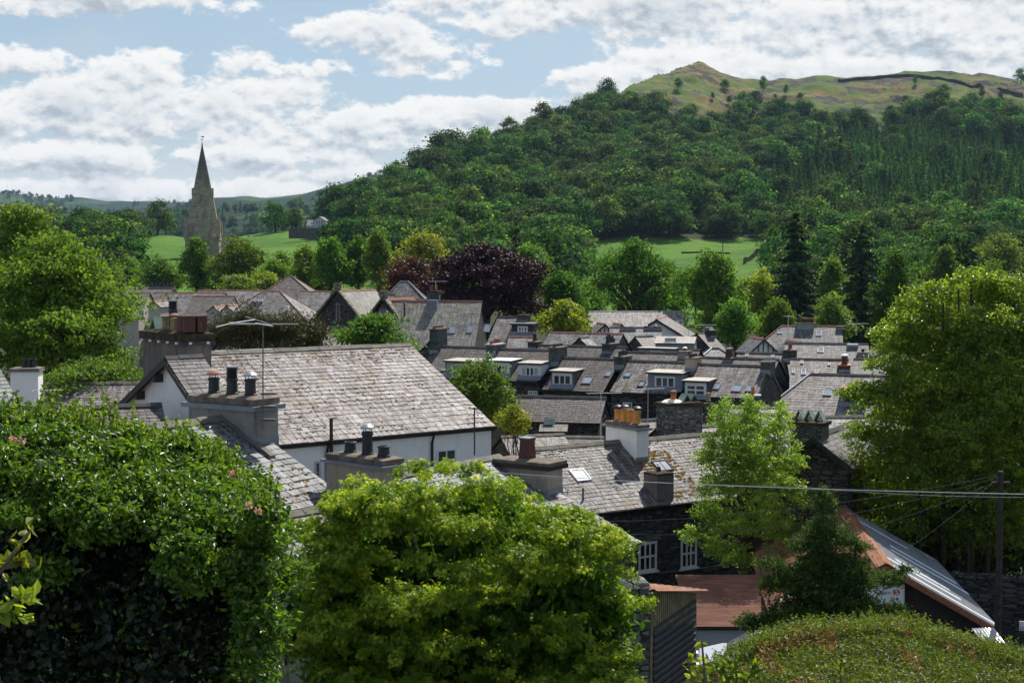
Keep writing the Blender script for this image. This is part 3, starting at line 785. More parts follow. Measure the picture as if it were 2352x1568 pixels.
def pot(parent, x, y, z, kind, h=.45, r=.13, swap=False):
    mb = MB(); m = kind + '_pot' if kind + '_pot' in M else 'clay_pot'
    k = kind
    if k == 'square':
        mb.frustum(x, y, z, z + h, r * 1.15, r * 1.15, r * .95, r * .95, 'brick_pot'); mb.box(x - r * 1.1, x + r * 1.1, y - r * 1.1, y + r * 1.1, z + h, z + h + .05, 'brick_pot')
        mb.box(x - r * 1.25, x + r * 1.25, y - r * 1.25, y + r * 1.25, z + h + .05, z + h + .08, 'lead')
        return mb.build('chimney_pot', parent)
    if k == 'oct':
        mb.lathe(x, y, [(r * 1.15, z), (r * 1.15, z + .08), (r, z + .1), (r, z + h * .8), (r * 1.15, z + h * .84), (r * 1.15, z + h), (r * .8, z + h)], 'buff_pot', 8); return mb.build('chimney_pot', parent)
    if k == 'boxpot':
        mb.box(x - r, x + r, y - r, y + r, z, z + h * .9, 'brick_pot'); mb.box(x - r * 1.1, x + r * 1.1, y - r * 1.1, y + r * 1.1, z + h * .9, z + h, 'brick_pot')
        mb.box(x - r * .7, x + r * .7, y - r * .7, y + r * .7, z + h, z + h + .004, 'black_paint_and_shade'); return mb.build('chimney_pot', parent)  # black square on the solid top stands for the shade in the flue
    if k == 'slates':
        for s in (-1, 1):
            n0 = len(mb.v)
            mb.add([(x - r * 1.3 * s, y - r * 1.4, z), (x - r * 1.3 * s, y + r * 1.4, z), (x, y + r * 1.2, z + h), (x, y - r * 1.2, z + h), (x - r * 1.1 * s, y - r * 1.4, z), (x - r * 1.1 * s, y + r * 1.4, z), (x + .02 * s, y + r * 1.2, z + h - .03), (x + .02 * s, y - r * 1.2, z + h - .03)],
                   [[0, 1, 2, 3], [4, 7, 6, 5], [0, 4, 5, 1], [0, 3, 7, 4], [1, 5, 6, 2], [2, 6, 7, 3]], 'verd')
            if swap: q_ = mb.v[n0] - np.array([x, y, 0]); mb.v[n0] = np.stack([-q_[:, 1] + x, q_[:, 0] + y, q_[:, 2]], 1)
        return mb.build('slate_cowl', parent)
    mb.lathe(x, y, [(r * 1.12, z), (r * 1.12, z + .05), (r * .98, z + .07), (r * .9, z + h * .82), (r * 1.08, z + h * .85), (r * 1.08, z + h * .93), (r * .95, z + h), (r * .75, z + h), (r * .75, z + h - .1)], m, 14)
    p = mb.build('chimney_pot', parent, smooth=False)
    return p
def cowl(p, x, y, z, kind, r=.13):
    mb = MB()
    if kind == 'red': cap = 'red_clay'
    m = {'red': 'ridge_red', 'silver': 'steel', 'black': 'black_paint_and_shade', 'white': 'flat_white', 'rings': 'black_paint_and_shade'}[kind]
    if kind == 'rings':
        for k in range(5): mb.lathe(x, y, [(r * .8, z + k * .05), (r * 1.02, z + .015 + k * .05), (r * 1.02, z + .035 + k * .05), (r * .8, z + .05 + k * .05)], m, 14)
        mb.lathe(x, y, [(r * 1.05, z + .25), (r * 1.05, z + .28), (.02, z + .29)], 'lead', 14)
    else:
        for k in range(4):
            a = k * 1.57 + .4; mb.tube([(x + r * .8 * math.cos(a), y + r * .8 * math.sin(a), z - .02), (x + r * .8 * math.cos(a), y + r * .8 * math.sin(a), z + .09)], .012, 'black_paint_and_shade', 4)
        mb.lathe(x, y, [(r * 1.3, z + .07), (r * 1.2, z + .11), (r * .7, z + .16), (.02, z + .18)], m, 14)
    return mb.build('cowl', p, smooth=False)

class House:
    def __init__(s, name, label, x0, y0, Y0, th, L=None, x1=None, eave=None, w=None, pitch=30, drop=None, wb=None, dropb=None, back=False, hip=(0, 0), over=.12, gov=.12,
                 roof='slate_mid', wall='stone_dark', ridge='ridge_dark', ex=.22, wd=.26, cat='house', group=None, drop_to=None, zg=None, th_s=.012, ridge_r=.11, do_walls=True, do_roof=True):
        """ridge runs from view point (x0, y0) at distance Y0 in plan direction th (degrees, 0 = to the right, positive = away)"""
        A = at(x0, y0, Y0); a = R(th); u = Vector((math.cos(a), math.sin(a), 0)); n = Vector((math.sin(a), -math.cos(a), 0))
        if back: pass
        if L is None:
            k = (x1 - CX) / F   # X = k * (Y cos + ...) solved along the ridge
            lo, hi = 0.0, 200.0
            for _ in range(60):
                mid = (lo + hi) / 2; px_ = pix(A + u * mid)[0]
                if (px_ < x1) == (u.x > 0 or True) and px_ < x1: lo = mid
                else: hi = mid
            L = lo
        s.L = L; s.A = A; s.u = u; s.n = n; s.zr = A.z; s.a = a
        tp = math.tan(R(pitch))
        if w is None:
            lo, hi = .3, 20
            xe, ye = eave
            for _ in range(60):
                w = (lo + hi) / 2
                zt = A.z - tp * w; P = atz(xe, ye, zt)
                dist = (P - A).dot(n)
                if dist > w: lo = w
                else: hi = w
        s.w = w; s.drop = drop if drop is not None else tp * w
        s.wb = wb if wb is not None else w; s.dropb = dropb if dropb is not None else s.drop * s.wb / w
        mid = A + u * (L / 2)
        zg_ = float(gz(mid.x, mid.y)) if zg is None else zg
        s.zg = min(zg_, A.z - s.drop - 1.5) - .3
        s.H = A.z - s.zg
        s.base = Vector((A.x, A.y, s.zg))
        s.e = empty(name, s.base, a, label, cat, group)
        s.roofm = roof; s.over = over; s.gov = gov; s.hip = hip; s.ex = ex; s.wd = wd
        H = s.H; w_, wb_ = s.w, s.wb
        # outside faces of the walls sit inside the overhangs
        fo, bo = over, over
        s.yf = -(w_ - fo); s.yb = wb_ - bo
        zf = H - s.drop; zb = H - s.dropb
        s.zf, s.zb = zf, zb
        if do_walls:
            mb = MB()
            kf = s.drop / w_; kb = s.dropb / wb_
            x0_, x1_ = (gov if not hip[0] else over), L - (gov if not hip[1] else over)
            xl = x0_ - (hip[0] if hip[0] else 0); xr = x1_ + (hip[1] if hip[1] else 0)
            if hip[0]: xl = -hip[0] + over
            if hip[1]: xr = L + hip[1] - over
            rt = .06
            if hip[0] or hip[1]:
                zt = min(zf, zb) + .02
                mb.box(xl, xr, s.yf, s.yb, 0, zt, wall)
            zfw = H - kf * abs(s.yf) - rt; zbw = H - kb * s.yb - rt; zt = H - rt
            if not (hip[0] and hip[1]):
                gx0 = xl if not hip[0] else 0; gx1 = xr if not hip[1] else L
                poly = [(s.yf, 0), (s.yb, 0), (s.yb, zbw), (0, zt), (s.yf, zfw)]
                if hip[0] or hip[1]: gx0 += .003; gx1 -= .003; poly = [(s.yf + .003, 0.01), (s.yb - .003, 0.01), (s.yb - .003, zbw), (0, zt), (s.yf + .003, zfw)]
                mb.prism(poly, 'x', gx0, gx1, wall)
            s.walls = mb.build('wall', s.e)
        if do_roof:
            mb = MB(); hp0, hp1 = hip
            for side in (1, -1):
                ww, dd = (w_, s.drop) if side == 1 else (wb_, s.dropb)
                sl = math.hypot(ww, dd)
                if side == 1: O = (0, -ww, H - dd); uu = (1, 0, 0); vv = (0, ww / sl, dd / sl); poly = [(-hp0, 0), (L + hp1, 0), (L, sl), (0, sl)]
                else: O = (L, ww, H - dd); uu = (-1, 0, 0); vv = (0, -ww / sl, dd / sl); poly = [(-hp1, 0), (L + hp0, 0), (L, sl), (0, sl)]
                slab(mb, O, uu, vv, poly, .05, 'timber_dark')
                slate_rows(mb, O, uu, vv, poly, roof, ex if side == 1 else ex * 1.3, wd if side == 1 else wd * 1.4, th_s, int(abs(x0 * 3 + y0)) + side)
            for hp, xx, sg in ((hp0, 0, -1), (hp1, L, 1)):
                if hp:
                    for_w = w_ + wb_
                    dd = max(s.drop, s.dropb); sl = math.hypot(hp, dd)
                    if sg == 1: O = (xx + hp, -w_, H - dd); uu = (0, 1, 0); vv = (-hp / sl, 0, dd / sl)
                    else: O = (xx - hp, wb_, H - dd); uu = (0, -1, 0); vv = (hp / sl, 0, dd / sl)
                    ap = w_ if sg == 1 else wb_
                    poly = [(0, 0), (for_w, 0), (ap, sl)]
                    slab(mb, O, uu, vv, poly, .05, 'timber_dark'); slate_rows(mb, O, uu, vv, poly, roof, ex, wd, th_s, 5)
            s.roof = mb.build('roof', s.e)
            if ridge:
                mb = MB(); nr = max(1, int(L / .45)); rg = random.Random(int(x0))
                for i in range(nr):
                    a0, a1 = i * L / nr + .006, (i + 1) * L / nr - .006; dz = rg.uniform(-.01, .012); q = ridge_r
                    kf = s.drop / w_; kb = s.dropb / wb_
                    mb.prism([(-q * 1.3, H + .02 - q * 1.3 * kf + dz), (-q * 1.3, H + .055 - q * 1.3 * kf + dz), (-.03, H + .075 + dz), (.03, H + .075 + dz), (q * 1.3, H + .055 - q * 1.3 * kb + dz), (q * 1.3, H + .02 - q * 1.3 * kb + dz)], 'x', a0, a1, ridge)
                for hp, xx, sg in ((hp0, 0, -1), (hp1, L, 1)):
                    if hp:
                        for yy, dd in ((-w_, s.drop), (wb_, s.dropb)): mb.tube([(xx, 0, H + .03), (xx + sg * hp, yy, H - dd + .03)], ridge_r * .6, 'lead' if ridge == 'ridge_dark' else ridge, 5)
                mb.build('ridge_tiles', s.e)
    # -------- placing from the view: rays cut with the planes of the house
    def loc(s, p):
        q = Vector(p) - s.base; return Vector((q.dot(s.u), -q.dot(s.n), q.z))
    def hit(s, x, y, pt, nrm):
        O = s.loc((0, 0, ZC)); d = ray(x, y); D = Vector((d.dot(s.u), -d.dot(s.n), d.z))
        nrm = Vector(nrm); k = (Vector(pt) - O).dot(nrm) / D.dot(nrm); return O + D * k
    def on_front(s, x, y, yy=None): return s.hit(x, y, (0, s.yf if yy is None else yy, 0), (0, 1, 0))
    def on_slope(s, x, y): return s.hit(x, y, (0, 0, s.H), (0, -s.drop, s.w))
    def on_gable(s, x, y, xx): return s.hit(x, y, (xx, 0, 0), (1, 0, 0))
    def along(s, x, off=0):
        """place along the ridge seen at view x (off = metres behind the ridge)"""
        lo, hi = -30.0, s.L + 60
        for _ in range(60):
            m = (lo + hi) / 2
            P = s.A + s.u * m - s.n * off
            if pix(P)[0] < x: lo = m
            else: hi = m
        return m
    def zat(s, x, y, lx, ly):
        """local height seen at view y above local point lx, ly"""
        P = s.base + s.u * lx - s.n * ly
        d = ray(x, y); return ZC + d.z * (P.y / d.y) - s.base.z
    def chimney(s, x, ytop, sx, sy, pots=(), off=0, m='stone_dark', cap='slab', capm=None, ybot=None, name='chimney', fl='lead', capo=.07, caph=.1, down=None, neck=False, tx=None, bevel=0):
        """x = view position of its axis, ytop = view height of the cap top; sx along the ridge, sy across"""
        lx = s.along(x, off) if tx is None else tx
        zt = s.zat(x, ytop, lx, off)
        if down is None: zb = s.H - max(abs(off - sy / 2) * s.drop / s.w, abs(off + sy / 2) * s.dropb / s.wb) - .25
        else: zb = zt - down
        mb = MB(); hx, hy = sx / 2, sy / 2
        mb.box(lx - hx, lx + hx, off - hy, off + hy, zb, zt - caph, m)
        ch = mb.build(name, s.e)
        if cap:
            c = MB(); c.frustum(lx, off, zt - caph, zt - caph * .25, hx + capo, hy + capo, hx + capo, hy + capo, cap)
            c.frustum(lx, off, zt - caph * .25, zt, hx + capo * .9, hy + capo * .9, hx * .75, hy * .8, cap)
            c.build('cap', ch)
        if fl:
            c = MB(); q = .012
            if off - hy < 0: c.box(lx - hx - q, lx + hx + q, off - hy - q, off - hy + .05, s.H - abs(off - hy) * s.drop / s.w - .1, s.H - abs(off - hy) * s.drop / s.w + .18, fl)
            if c.n: c.build('flashing', ch)
        n = len(pots)
        for i, p in enumerate(pots):
            if isinstance(p, str): p = (p,)
            kind = p[0]; ck = p[1] if len(p) > 1 else None; h = p[2] if len(p) > 2 else .42; r = p[3] if len(p) > 3 else .12
            fy = p[4] if len(p) > 4 else ((i + .5) / n * 2 - 1)
            fx = p[5] if len(p) > 5 else 0
            if sy >= sx: px_, py_ = lx + fx * hx, off + fy * (hy - .02)
            else: px_, py_ = lx + fy * (hx - .02), off + fx * hy
            po = pot(ch, px_, py_, zt - .02, kind, h, r, sy >= sx)
            if ck: cowl(ch, px_, py_, zt - .02 + h, ck, r)
        s.last = (lx, off, zt); return ch
    def skylight(s, x0, y0, x1, y1, n=1, frame='lead', open_=False, big=False):
        """view box of the pane on the front slope"""
        c = s.on_slope((x0 + x1) / 2, (y0 + y1) / 2); a = s.on_slope(x0, (y0 + y1) / 2); b = s.on_slope(x1, (y0 + y1) / 2)
        t_ = s.on_slope((x0 + x1) / 2, y0); q = s.on_slope((x0 + x1) / 2, y1)
        hw = abs(b.x - a.x) / 2 * .86; sl = math.hypot(s.w, s.drop); hv = abs(t_.y - q.y) * sl / s.w / 2
        kv = Vector((0, s.w / sl, s.drop / sl)); kn = Vector((0, -s.drop / sl, s.w / sl)); ku = Vector((1, 0, 0))
        def bx(mb, u0, u1, v0, v1, n0, n1, m):
            V = [c + ku * uu + kv * vv + kn * nn for nn in (n0, n1) for (uu, vv) in ((u0, v0), (u1, v0), (u1, v1), (u0, v1))]
            mb.add([tuple(p) for p in V], [[0, 3, 2, 1], [4, 5, 6, 7], [0, 1, 5, 4], [1, 2, 6, 5], [2, 3, 7, 6], [3, 0, 4, 7]], m)
        mb = MB(); e = .05
        bx(mb, -hw, -hw + e, -hv, hv, -.03, .07, frame); bx(mb, hw - e, hw, -hv, hv, -.03, .07, frame)
        bx(mb, -hw + e, hw - e, -hv, -hv + e, -.03, .068, frame); bx(mb, -hw + e, hw - e, hv - e, hv, -.03, .068, frame)
        for k in range(1, n): bx(mb, -hw + e + (2 * hw - 2 * e) * k / n - .015, -hw + e + (2 * hw - 2 * e) * k / n + .015, -hv + e, hv - e, -.02, .055, frame)
        w = mb.build('skylight', s.e)
        pb_ = MB(); bx(pb_, -hw + e, hw - e, -hv + e, hv - e, .02, .045, 'skylight_glass'); pb_.build('pane', w)
        return w
    def panel(s, mbx, axis, sg, plane, a0, a1, z0, z1, d0, d1, m):
        """box on a wall; plane = wall coordinate, sg = outward sign, depths d0..d1 outward"""
        lo, hi = sorted((plane + sg * d0, plane + sg * d1))
        if axis == 'y': mbx.box(a0, a1, lo, hi, z0, z1, m)
        else: mbx.box(lo, hi, a0, a1, z0, z1, m)
    def window_at(s, parent, axis, sg, plane, a0, a1, z0, z1, cols=2, rows=2, frame='white_paint', sill=True, fw=.06, glass='glass', lintel=None, curtain=False, surround=None, name='window'):
        mb = MB(); P = lambda *q: s.panel(mb, axis, sg, plane, *q)
        P(a0, a0 + fw, z0, z1, -.04, .035, frame); P(a1 - fw, a1, z0, z1, -.04, .035, frame)
        P(a0 + fw, a1 - fw, z0, z0 + fw, -.04, .033, frame); P(a0 + fw, a1 - fw, z1 - fw, z1, -.04, .033, frame)
        b = fw * .42
        for k in range(1, cols): c = a0 + fw + (a1 - a0 - 2 * fw) * k / cols; P(c - b, c + b, z0 + fw, z1 - fw, -.02, .025, frame)
        for k in range(1, rows): c = z0 + fw + (z1 - z0 - 2 * fw) * k / rows; P(a0 + fw, a1 - fw, c - b, c + b, -.02, .022, frame)
        if surround:
            q = .13
            P(a0 - q, a0 - .001, z0 - q, z1 + q, -.02, .03, surround); P(a1 + .001, a1 + q, z0 - q, z1 + q, -.02, .03, surround); P(a0, a1, z1 + .002, z1 + q, -.02, .028, surround); P(a0, a1, z0 - q, z0 - .002, -.02, .028, surround)
        w = mb.build(name, parent)
        mb = MB(); s.panel(mb, axis, sg, plane, a0 + fw, a1 - fw, z0 + fw, z1 - fw, -.01, .008, glass); mb.build('pane', w)
        if sill and not surround:
            mb = MB(); s.panel(mb, axis, sg, plane, a0 - .08, a1 + .08, z0 - .07, z0 - .002, -.02, .09, frame if frame == 'white_paint' else 'stone_grey'); mb.build('sill', w)
        if lintel:
            mb = MB(); s.panel(mb, axis, sg, plane, a0 - .2, a1 + .2, z1 + .002, z1 + .22, -.02, .02, lintel); mb.build('lintel', w)
        if curtain:
            mb = MB(); ww = (a1 - a0 - 2 * fw) * .2
            s.panel(mb, axis, sg, plane, a0 + fw, a0 + fw + ww, z0 + fw, z1 - fw, .009, .012, 'curtain'); s.panel(mb, axis, sg, plane, a1 - fw - ww, a1 - fw, z0 + fw, z1 - fw, .009, .012, 'curtain'); mb.build('curtain', w)
        return w
    def window(s, x0, y0, x1, y1, **k):
        a = s.on_front(x0, y1); b = s.on_front(x1, y0)
        z1 = b.z; z0 = a.z
        return s.window_at(s.e, 'y', -1, s.yf, a.x, b.x, min(z0, z1), max(z0, z1), **k)
    def gable_window(s, x0, y0, x1, y1, end, **k):
        """window on the gable at local x = end ('0' or 'L')"""
        xx = s.gov if end == 0 else s.L - s.gov; sg = -1 if end == 0 else 1
        a = s.on_gable(x0, y1, xx); b = s.on_gable(x1, y0, xx)
        return s.window_at(s.e, 'x', sg, xx, min(a.y, b.y), max(a.y, b.y), min(a.z, b.z), max(a.z, b.z), **k)
    def dormer(s, x0, y0, x1, y1, top=None, depth_y=None, roofm='flat_roof', face='dull_paint', cheek='stone_grey', cols=3, frame='white_paint', curtain=False, over=.14, side=.12, fascia='black_paint_and_shade', rows=1, sill=True, head=.1, glass='glass'):
        """flat-roofed box dormer; view box is its window"""
        # front plane a little above the eaves: take the slope point under the sill
        p = s.on_slope((x0 + x1) / 2, y1 + 2)
        yy = p.y + .02
        a = s.on_front(x0, y1, yy); b = s.on_front(x1, y0, yy)
        z0, z1 = min(a.z, b.z), max(a.z, b.z)
        zt = z1 + head
        yr = yy + (zt - p.z + .2) * s.w / s.drop     # where its roof meets the slope
        yr = min(yr, -.02)
        D = MB(); q = side
        zs = lambda y: s.H + y * s.drop / s.w
        cx0, cx1 = a.x - q, b.x + q
        for xx0, xx1 in ((cx0, cx0 + .08), (cx1 - .08, cx1)):
            D.prism([(yy, zs(yy) - .05), (yr, zs(yr) - .05), (yr, zt), (yy, zt)], 'x', xx0, xx1, cheek)
        D.box(cx0 + .08, cx1 - .08, yy, yy + .05, zs(yy) - .05, z0, face); D.box(cx0 + .08, cx1 - .08, yy, yy + .05, z1, zt, face)
        D.box(cx0 + .08, a.x, yy, yy + .05, z0, z1, face); D.box(b.x, cx1 - .08, yy, yy + .05, z0, z1, face)
        D.box(cx0 + .08, cx1 - .08, yy + .8, yy + .85, zs(yy), zt, 'black_paint_and_shade')
        dm = D.build('dormer', s.e)
        Rf = MB(); r0, r1 = zt, zt + (yr - yy) * .04
        o = over
        Rf.prism([(yy - o, r0), (yr + .1, r1), (yr + .1, r1 + .09), (yy - o, r0 + .09)], 'x', cx0 - .08, cx1 + .08, fascia)
        Rf.prism([(yy - o - .01, r0 + .093), (yr + .1, r1 + .093), (yr + .1, r1 + .11), (yy - o - .01, r0 + .11)], 'x', cx0 - .09, cx1 + .09, roofm)
        Rf.build('dormer_roof', dm)
        w = s.window_at(dm, 'y', -1, yy, a.x, b.x, z0, z1, cols=cols, rows=rows, frame=frame, curtain=curtain, name='window', sill=False, fw=.1, glass=glass)
        if sill:
            m2 = MB(); m2.prism([(yy - .3, zs(yy - .3) + .03), (yy, zs(yy) + .03), (yy, zs(yy) + .12)], 'x', cx0 - .05, cx1 + .05, 'lead'); m2.build('apron', dm)
        return dm
    def gutter(s, m='black_paint_and_shade', x0=None, x1=None):
        a = -.0 if x0 is None else x0; b = s.L if x1 is None else x1
        mb = MB(); y = -s.w - .05; z = s.H - s.drop - .03
        mb.prism([(y - .06, z + .03), (y - .05, z - .04), (y + .03, z - .05), (y + .05, z + .02)], 'x', a, b, m)
        mb.box(a, b, -s.w + .02, -s.w + .05, z - .12, z - .01, m)
        mb.build('gutter', s.e)
    def downpipe(s, x, m='black_paint_and_shade', r=.045, ztop=None):
        p = s.on_front(x, pix(s.base + s.u * s.along(x) + Vector((0, 0, 1)))[1])
        lo, hi = -5, s.L + 5
        for _ in range(50):
            mm = (lo + hi) / 2
            if pix(s.base + s.u * mm - s.n * s.yf + Vector((0, 0, s.zf)))[0] < x: lo = mm
            else: hi = mm
        z = s.zf; y = s.yf
        mb = MB(); mb.tube([(mm, -s.w - .04, z - .05), (mm, -s.w - .04, z - .18), (mm, y - .07, z - .4), (mm, y - .07, 0)], r, m, 8)
        mb.build('downpipe', s.e)
    def verge(s, end, m='timber_dark', h=.16, t_=.03):
        """barge boards on a gable end"""
        xx = -.03 if end == 0 else s.L
        for ww, dd in ((-s.w, s.drop), (s.wb, s.dropb)):
            mb = MB(); mb.prism([(0, s.H - .02), (0, s.H - h), (ww, s.H - dd - h), (ww, s.H - dd - .02)], 'x', xx, xx + t_, m); mb.build('bargeboard', s.e)
    def aerial(s, lx, ly, z, h, kind=0, m='aerial_metal', label='television aerial'):
        pass

def tv_aerial(P, h, label, az=0.5, n=7, boom=.9, r=.016, m='aerial_metal', group='television aerials on the chimneys'):
    e = empty('tv_aerial', P, az, label, 'aerial', group)
    mb = MB(); mb.tube([(0, 0, 0), (0, 0, h)], r, m, 5); mb.build('mast', e)
    mb = MB(); mb.tube([(-boom * .4, 0, h - .05), (boom * .6, 0, h - .05)], r * .7, m, 4)
    for i in range(n):
        x = -boom * .4 + boom * i / (n - 1); w = .22 if i else .3
        mb.tube([(x, -w, h - .05), (x, w, h - .05)], r * .5, m, 4)
    mb.build('boom', e); return e
# ------------------------------------------------------------------ nearer houses
# large white house with the long pale roof
_a = R(37.8); _s = at(482, 811, 50) - Vector((math.cos(_a), math.sin(_a), 0)) * 1.2; _q = pix(_s)
B = House('white_house', 'large white rendered house with a broad pale slate roof, behind the black chimney pots', _q[0], _q[1], _s.y, 37.8, x1=943, eave=(1140, 978), pitch=26, roof='slate_pale', wall='white_render', ridge='ridge_grey', ex=.26, wd=.29, th_s=.016, ridge_r=.15)
B.gutter(); B.downpipe(748); B.downpipe(990)
B.window(1003, 1029, 1047, 1075, cols=2, rows=1, frame='white_paint', sill=False)
B.window(722, 1058, 736, 1100, cols=1, rows=1, frame='dull_paint', sill=False)
mb = MB(); p = B.on_front(757, 1060)
mb.tube([(p.x, B.yf - .12, 0), (p.x, B.yf - .12, B.zf + .75)], .06, 'black_paint_and_shade', 8); mb.build('vent_pipe', B.e)
BC = B.chimney(404, 757, 1.05, 3.3, off=.35, m='brown_render', cap='mossy', capo=.1, caph=.34, tx=.1, down=3.4,
    pots=[('boxpot', None, .55, .17, -.95, .35), ('boxpot', None, .55, .17, -.72, .35), ('boxpot', None, .55, .17, -.5, .35), ('boxpot', None, .5, .15, -.28, .35),
          ('boxpot', None, .55, .17, -.93, -.45), ('boxpot', None, .55, .17, -.7, -.45), ('oct', None, .45, .15, -.2, -.3), ('oct', 'red', .42, .15, .02, -.1), ('black', 'rings', .75, .15, .22, .1), ('oct', None, .48, .15, .5, 0), ('slates', None, .42, .2, .85, 0)])
lx, ly, lz = B.last
mb = MB()
for fy in (-.9, -.45, 0, .45, .9): mb.box(lx - .68, lx - .56, ly + fy * 1.6 - .06, ly + fy * 1.6 + .06, lz - .43, lz - .35, 'flat_white')
for fx in (-.3, .35): mb.box(lx + fx - .05, lx + fx + .05, ly - 1.8, ly - 1.7, lz - .43, lz - .35, 'flat_white')
mb.box(lx - .62, lx + .62, ly - 1.76, ly + 1.76, lz - .44, lz - .345, 'ridge_dark'); mb.build('slate_band', BC)

WG = House('gabled_wing', 'white gabled wing with black bargeboards in front of the tall brown chimney', 378, 822, 46, 37.8, L=1.35, w=2.15, drop=1.3, wb=4.5, dropb=2.05, roof='slate_dark', wall='white_render', ridge='ridge_dark', ex=.22, over=.28, gov=.3, th_s=.016)  # dark slates stand in for the chimney's shadow on this slope
for yy0, dd in ((-WG.w, WG.drop), (WG.wb, WG.dropb)):
    mb = MB(); mb.prism([(0, WG.H - .03), (0, WG.H - .24), (yy0, WG.H - dd - .24), (yy0, WG.H - dd - .03)], 'x', -.035, .0, 'black_paint_and_shade'); mb.build('bargeboard', WG.e)
for yy in (.9, 2.4):
    z = WG.H - .1 - yy * WG.dropb / WG.wb
    mb = MB(); mb.box(0, .3, yy - .1, yy + .1, z - .34, z - .08, 'black_paint_and_shade'); mb.build('purlin_end', WG.e)

# the nearer house whose chimney carries three black pots
FL = House('slate_house', 'grey stone slate house with shadowed roof running down behind the glossy hedge', 545, 955, 35, 57, L=.01, w=4.7, pitch=27, do_walls=False, do_roof=False)
FL.e.name = 'unused'; bpy.data.objects.remove(FL.e)
a = R(57); Aend = at(545, 955, 35); st = Aend - Vector((math.cos(a), math.sin(a), 0)) * 7.5
sx_, sy_ = pix(st)
FL = House('slate_house', 'mottled grey slate house behind the glossy hedge, three black pots on its gable chimney', sx_, sy_, st.y, 57, L=7.5, w=4.9, pitch=26.5, roof='slate_blue', wall='grey_render', ridge='ridge_grey', ex=.23, wd=.27, th_s=.018, ridge_r=.15)
FC = FL.chimney(0, 905, .85, 2.17, off=-.1, tx=7.5 - .25, m='grey_render', cap='slab', capo=.03, caph=.2, pots=[('black', 'red', .4, .14, .6), ('black', 'rings', .42, .14, .02), ('black', 'silver', .42, .14, -.55)], down=2.6)
lx, ly, lz = FL.last
def ring(parent, lx, ly, hx, hy, z0, z1, o, m, name='lead_band'):
    mb = MB(); mb.box(lx - hx - o, lx + hx + o, ly - hy - o, ly - hy, z0, z1, m); mb.box(lx - hx - o, lx + hx + o, ly + hy, ly + hy + o, z0, z1, m)
    mb.box(lx - hx - o, lx - hx, ly - hy + .002, ly + hy - .002, z0, z1, m); mb.box(lx + hx, lx + hx + o, ly - hy + .002, ly + hy - .002, z0, z1, m); mb.build(name, parent)
ring(FC, lx, ly, .425, 1.085, lz - .32, lz - .21, .13, 'lead')
mb = MB()
kf = FL.drop / FL.w
mb.prism([(-1.75, FL.H - 1.75 * kf + .02), (-.1, FL.H - .1 * kf + .06), (-.1, FL.H - .1 * kf + .16), (-1.75, FL.H - 1.75 * kf + .1)], 'x', 7.5 - .72, 7.5 - .55, 'ridge_grey'); mb.build('mortar_fillet', FC)

FD = House('small_house', 'low slate roof with cut-off end behind the top of the glossy hedge', 60, 941, 43.5, 22, x1=372, w=3.2, pitch=28, roof='slate_dark', wall='grey_render', ridge='ridge_dark', ex=.2, th_s=.014)
LB = House('long_house', 'long low slate roof below the dark left tree, white chimney at its left end', -20, 882, 60, 6, x1=330, w=4.6, pitch=29, roof='slate_mid', wall='grey_render', ridge='ridge_grey', ex=.2, wd=.24)
LC = LB.chimney(62, 843, 1.1, .9, m='white_render', cap='slab', capo=.06, caph=.12, off=-1.6, down=1.9, pots=[('black', None, .36, .11, -.15), ('black', None, .38, .11, .2), ('black', None, .38, .11, .55)], fl=None)
lx, ly, lz = LB.last; ring(LC, lx, ly, .55, .45, lz - .17, lz - .12, .08, 'lead')
a = R(40); Aend = at(-28, 798, 48); st = Aend - Vector((math.cos(a), math.sin(a), 0)) * 6; q = pix(st)
LE = House('end_house', 'pale slate roof slope cut by the left edge, with mossy patches', q[0], q[1], st.y, 40, L=6, w=6.0, pitch=31, roof='slate_blue', wall='grey_render', ridge='ridge_grey', ex=.24, wd=.3, th_s=.016)

# chimney with three black pots standing before the white wall
a = R(48); Aend = at(852, 1150, 32.9); st = Aend - Vector((math.cos(a), math.sin(a), 0)) * 2.6; q = pix(st)
HD = House('low_house', 'low house mostly hidden by the yellow-green maple, with a beige chimney and three black pots', q[0], q[1], st.y, 48, L=2.6, w=1.8, pitch=30, roof='slate_mid', wall='beige_render', ridge='ridge_grey', ex=.22)
DC = HD.chimney(0, 1042, .62, 1.95, off=-.05, tx=2.35, m='beige_render', cap='slab', capo=.02, caph=.16, pots=[('black', None, .27, .14, -.7), ('black', 'silver', .55, .13, -.12), ('black', None, .27, .14, .5)], down=2.2, fl=None)
lx, ly, lz = HD.last; ring(DC, lx, ly, .31, .975, lz - .24, lz - .17, .1, 'lead')

# left cross house of the middle pair
a = R(55.6); Aend = at(1147, 1047, 42); st = Aend - Vector((math.cos(a), math.sin(a), 0)) * 6; q = pix(st)
HL = House('slate_house', 'blue-grey slate house with a flat slab chimney and one square brown pot, above the maple', q[0], q[1], st.y, 55.6, L=6, w=4.85, drop=2.05, wb=3.4, roof='slate_blue', wall='stone_dark', ridge='ridge_grey', ex=.24, wd=.28, th_s=.018, ridge_r=.15)
CLh = HL.chimney(0, 1052, .8, 1.75, off=-1.25, tx=5.75, m='beige_render', cap='clay_slab' if 'clay_slab' in M else 'slab', capo=.1, caph=.12, pots=[('square', None, .55, .16, .1)], down=1.35)
lx, ly, lz = HL.last
ring(CLh, lx, ly, .42, .9, lz - .24, lz - .125, .1, 'black_paint_and_shade', 'dark_band')

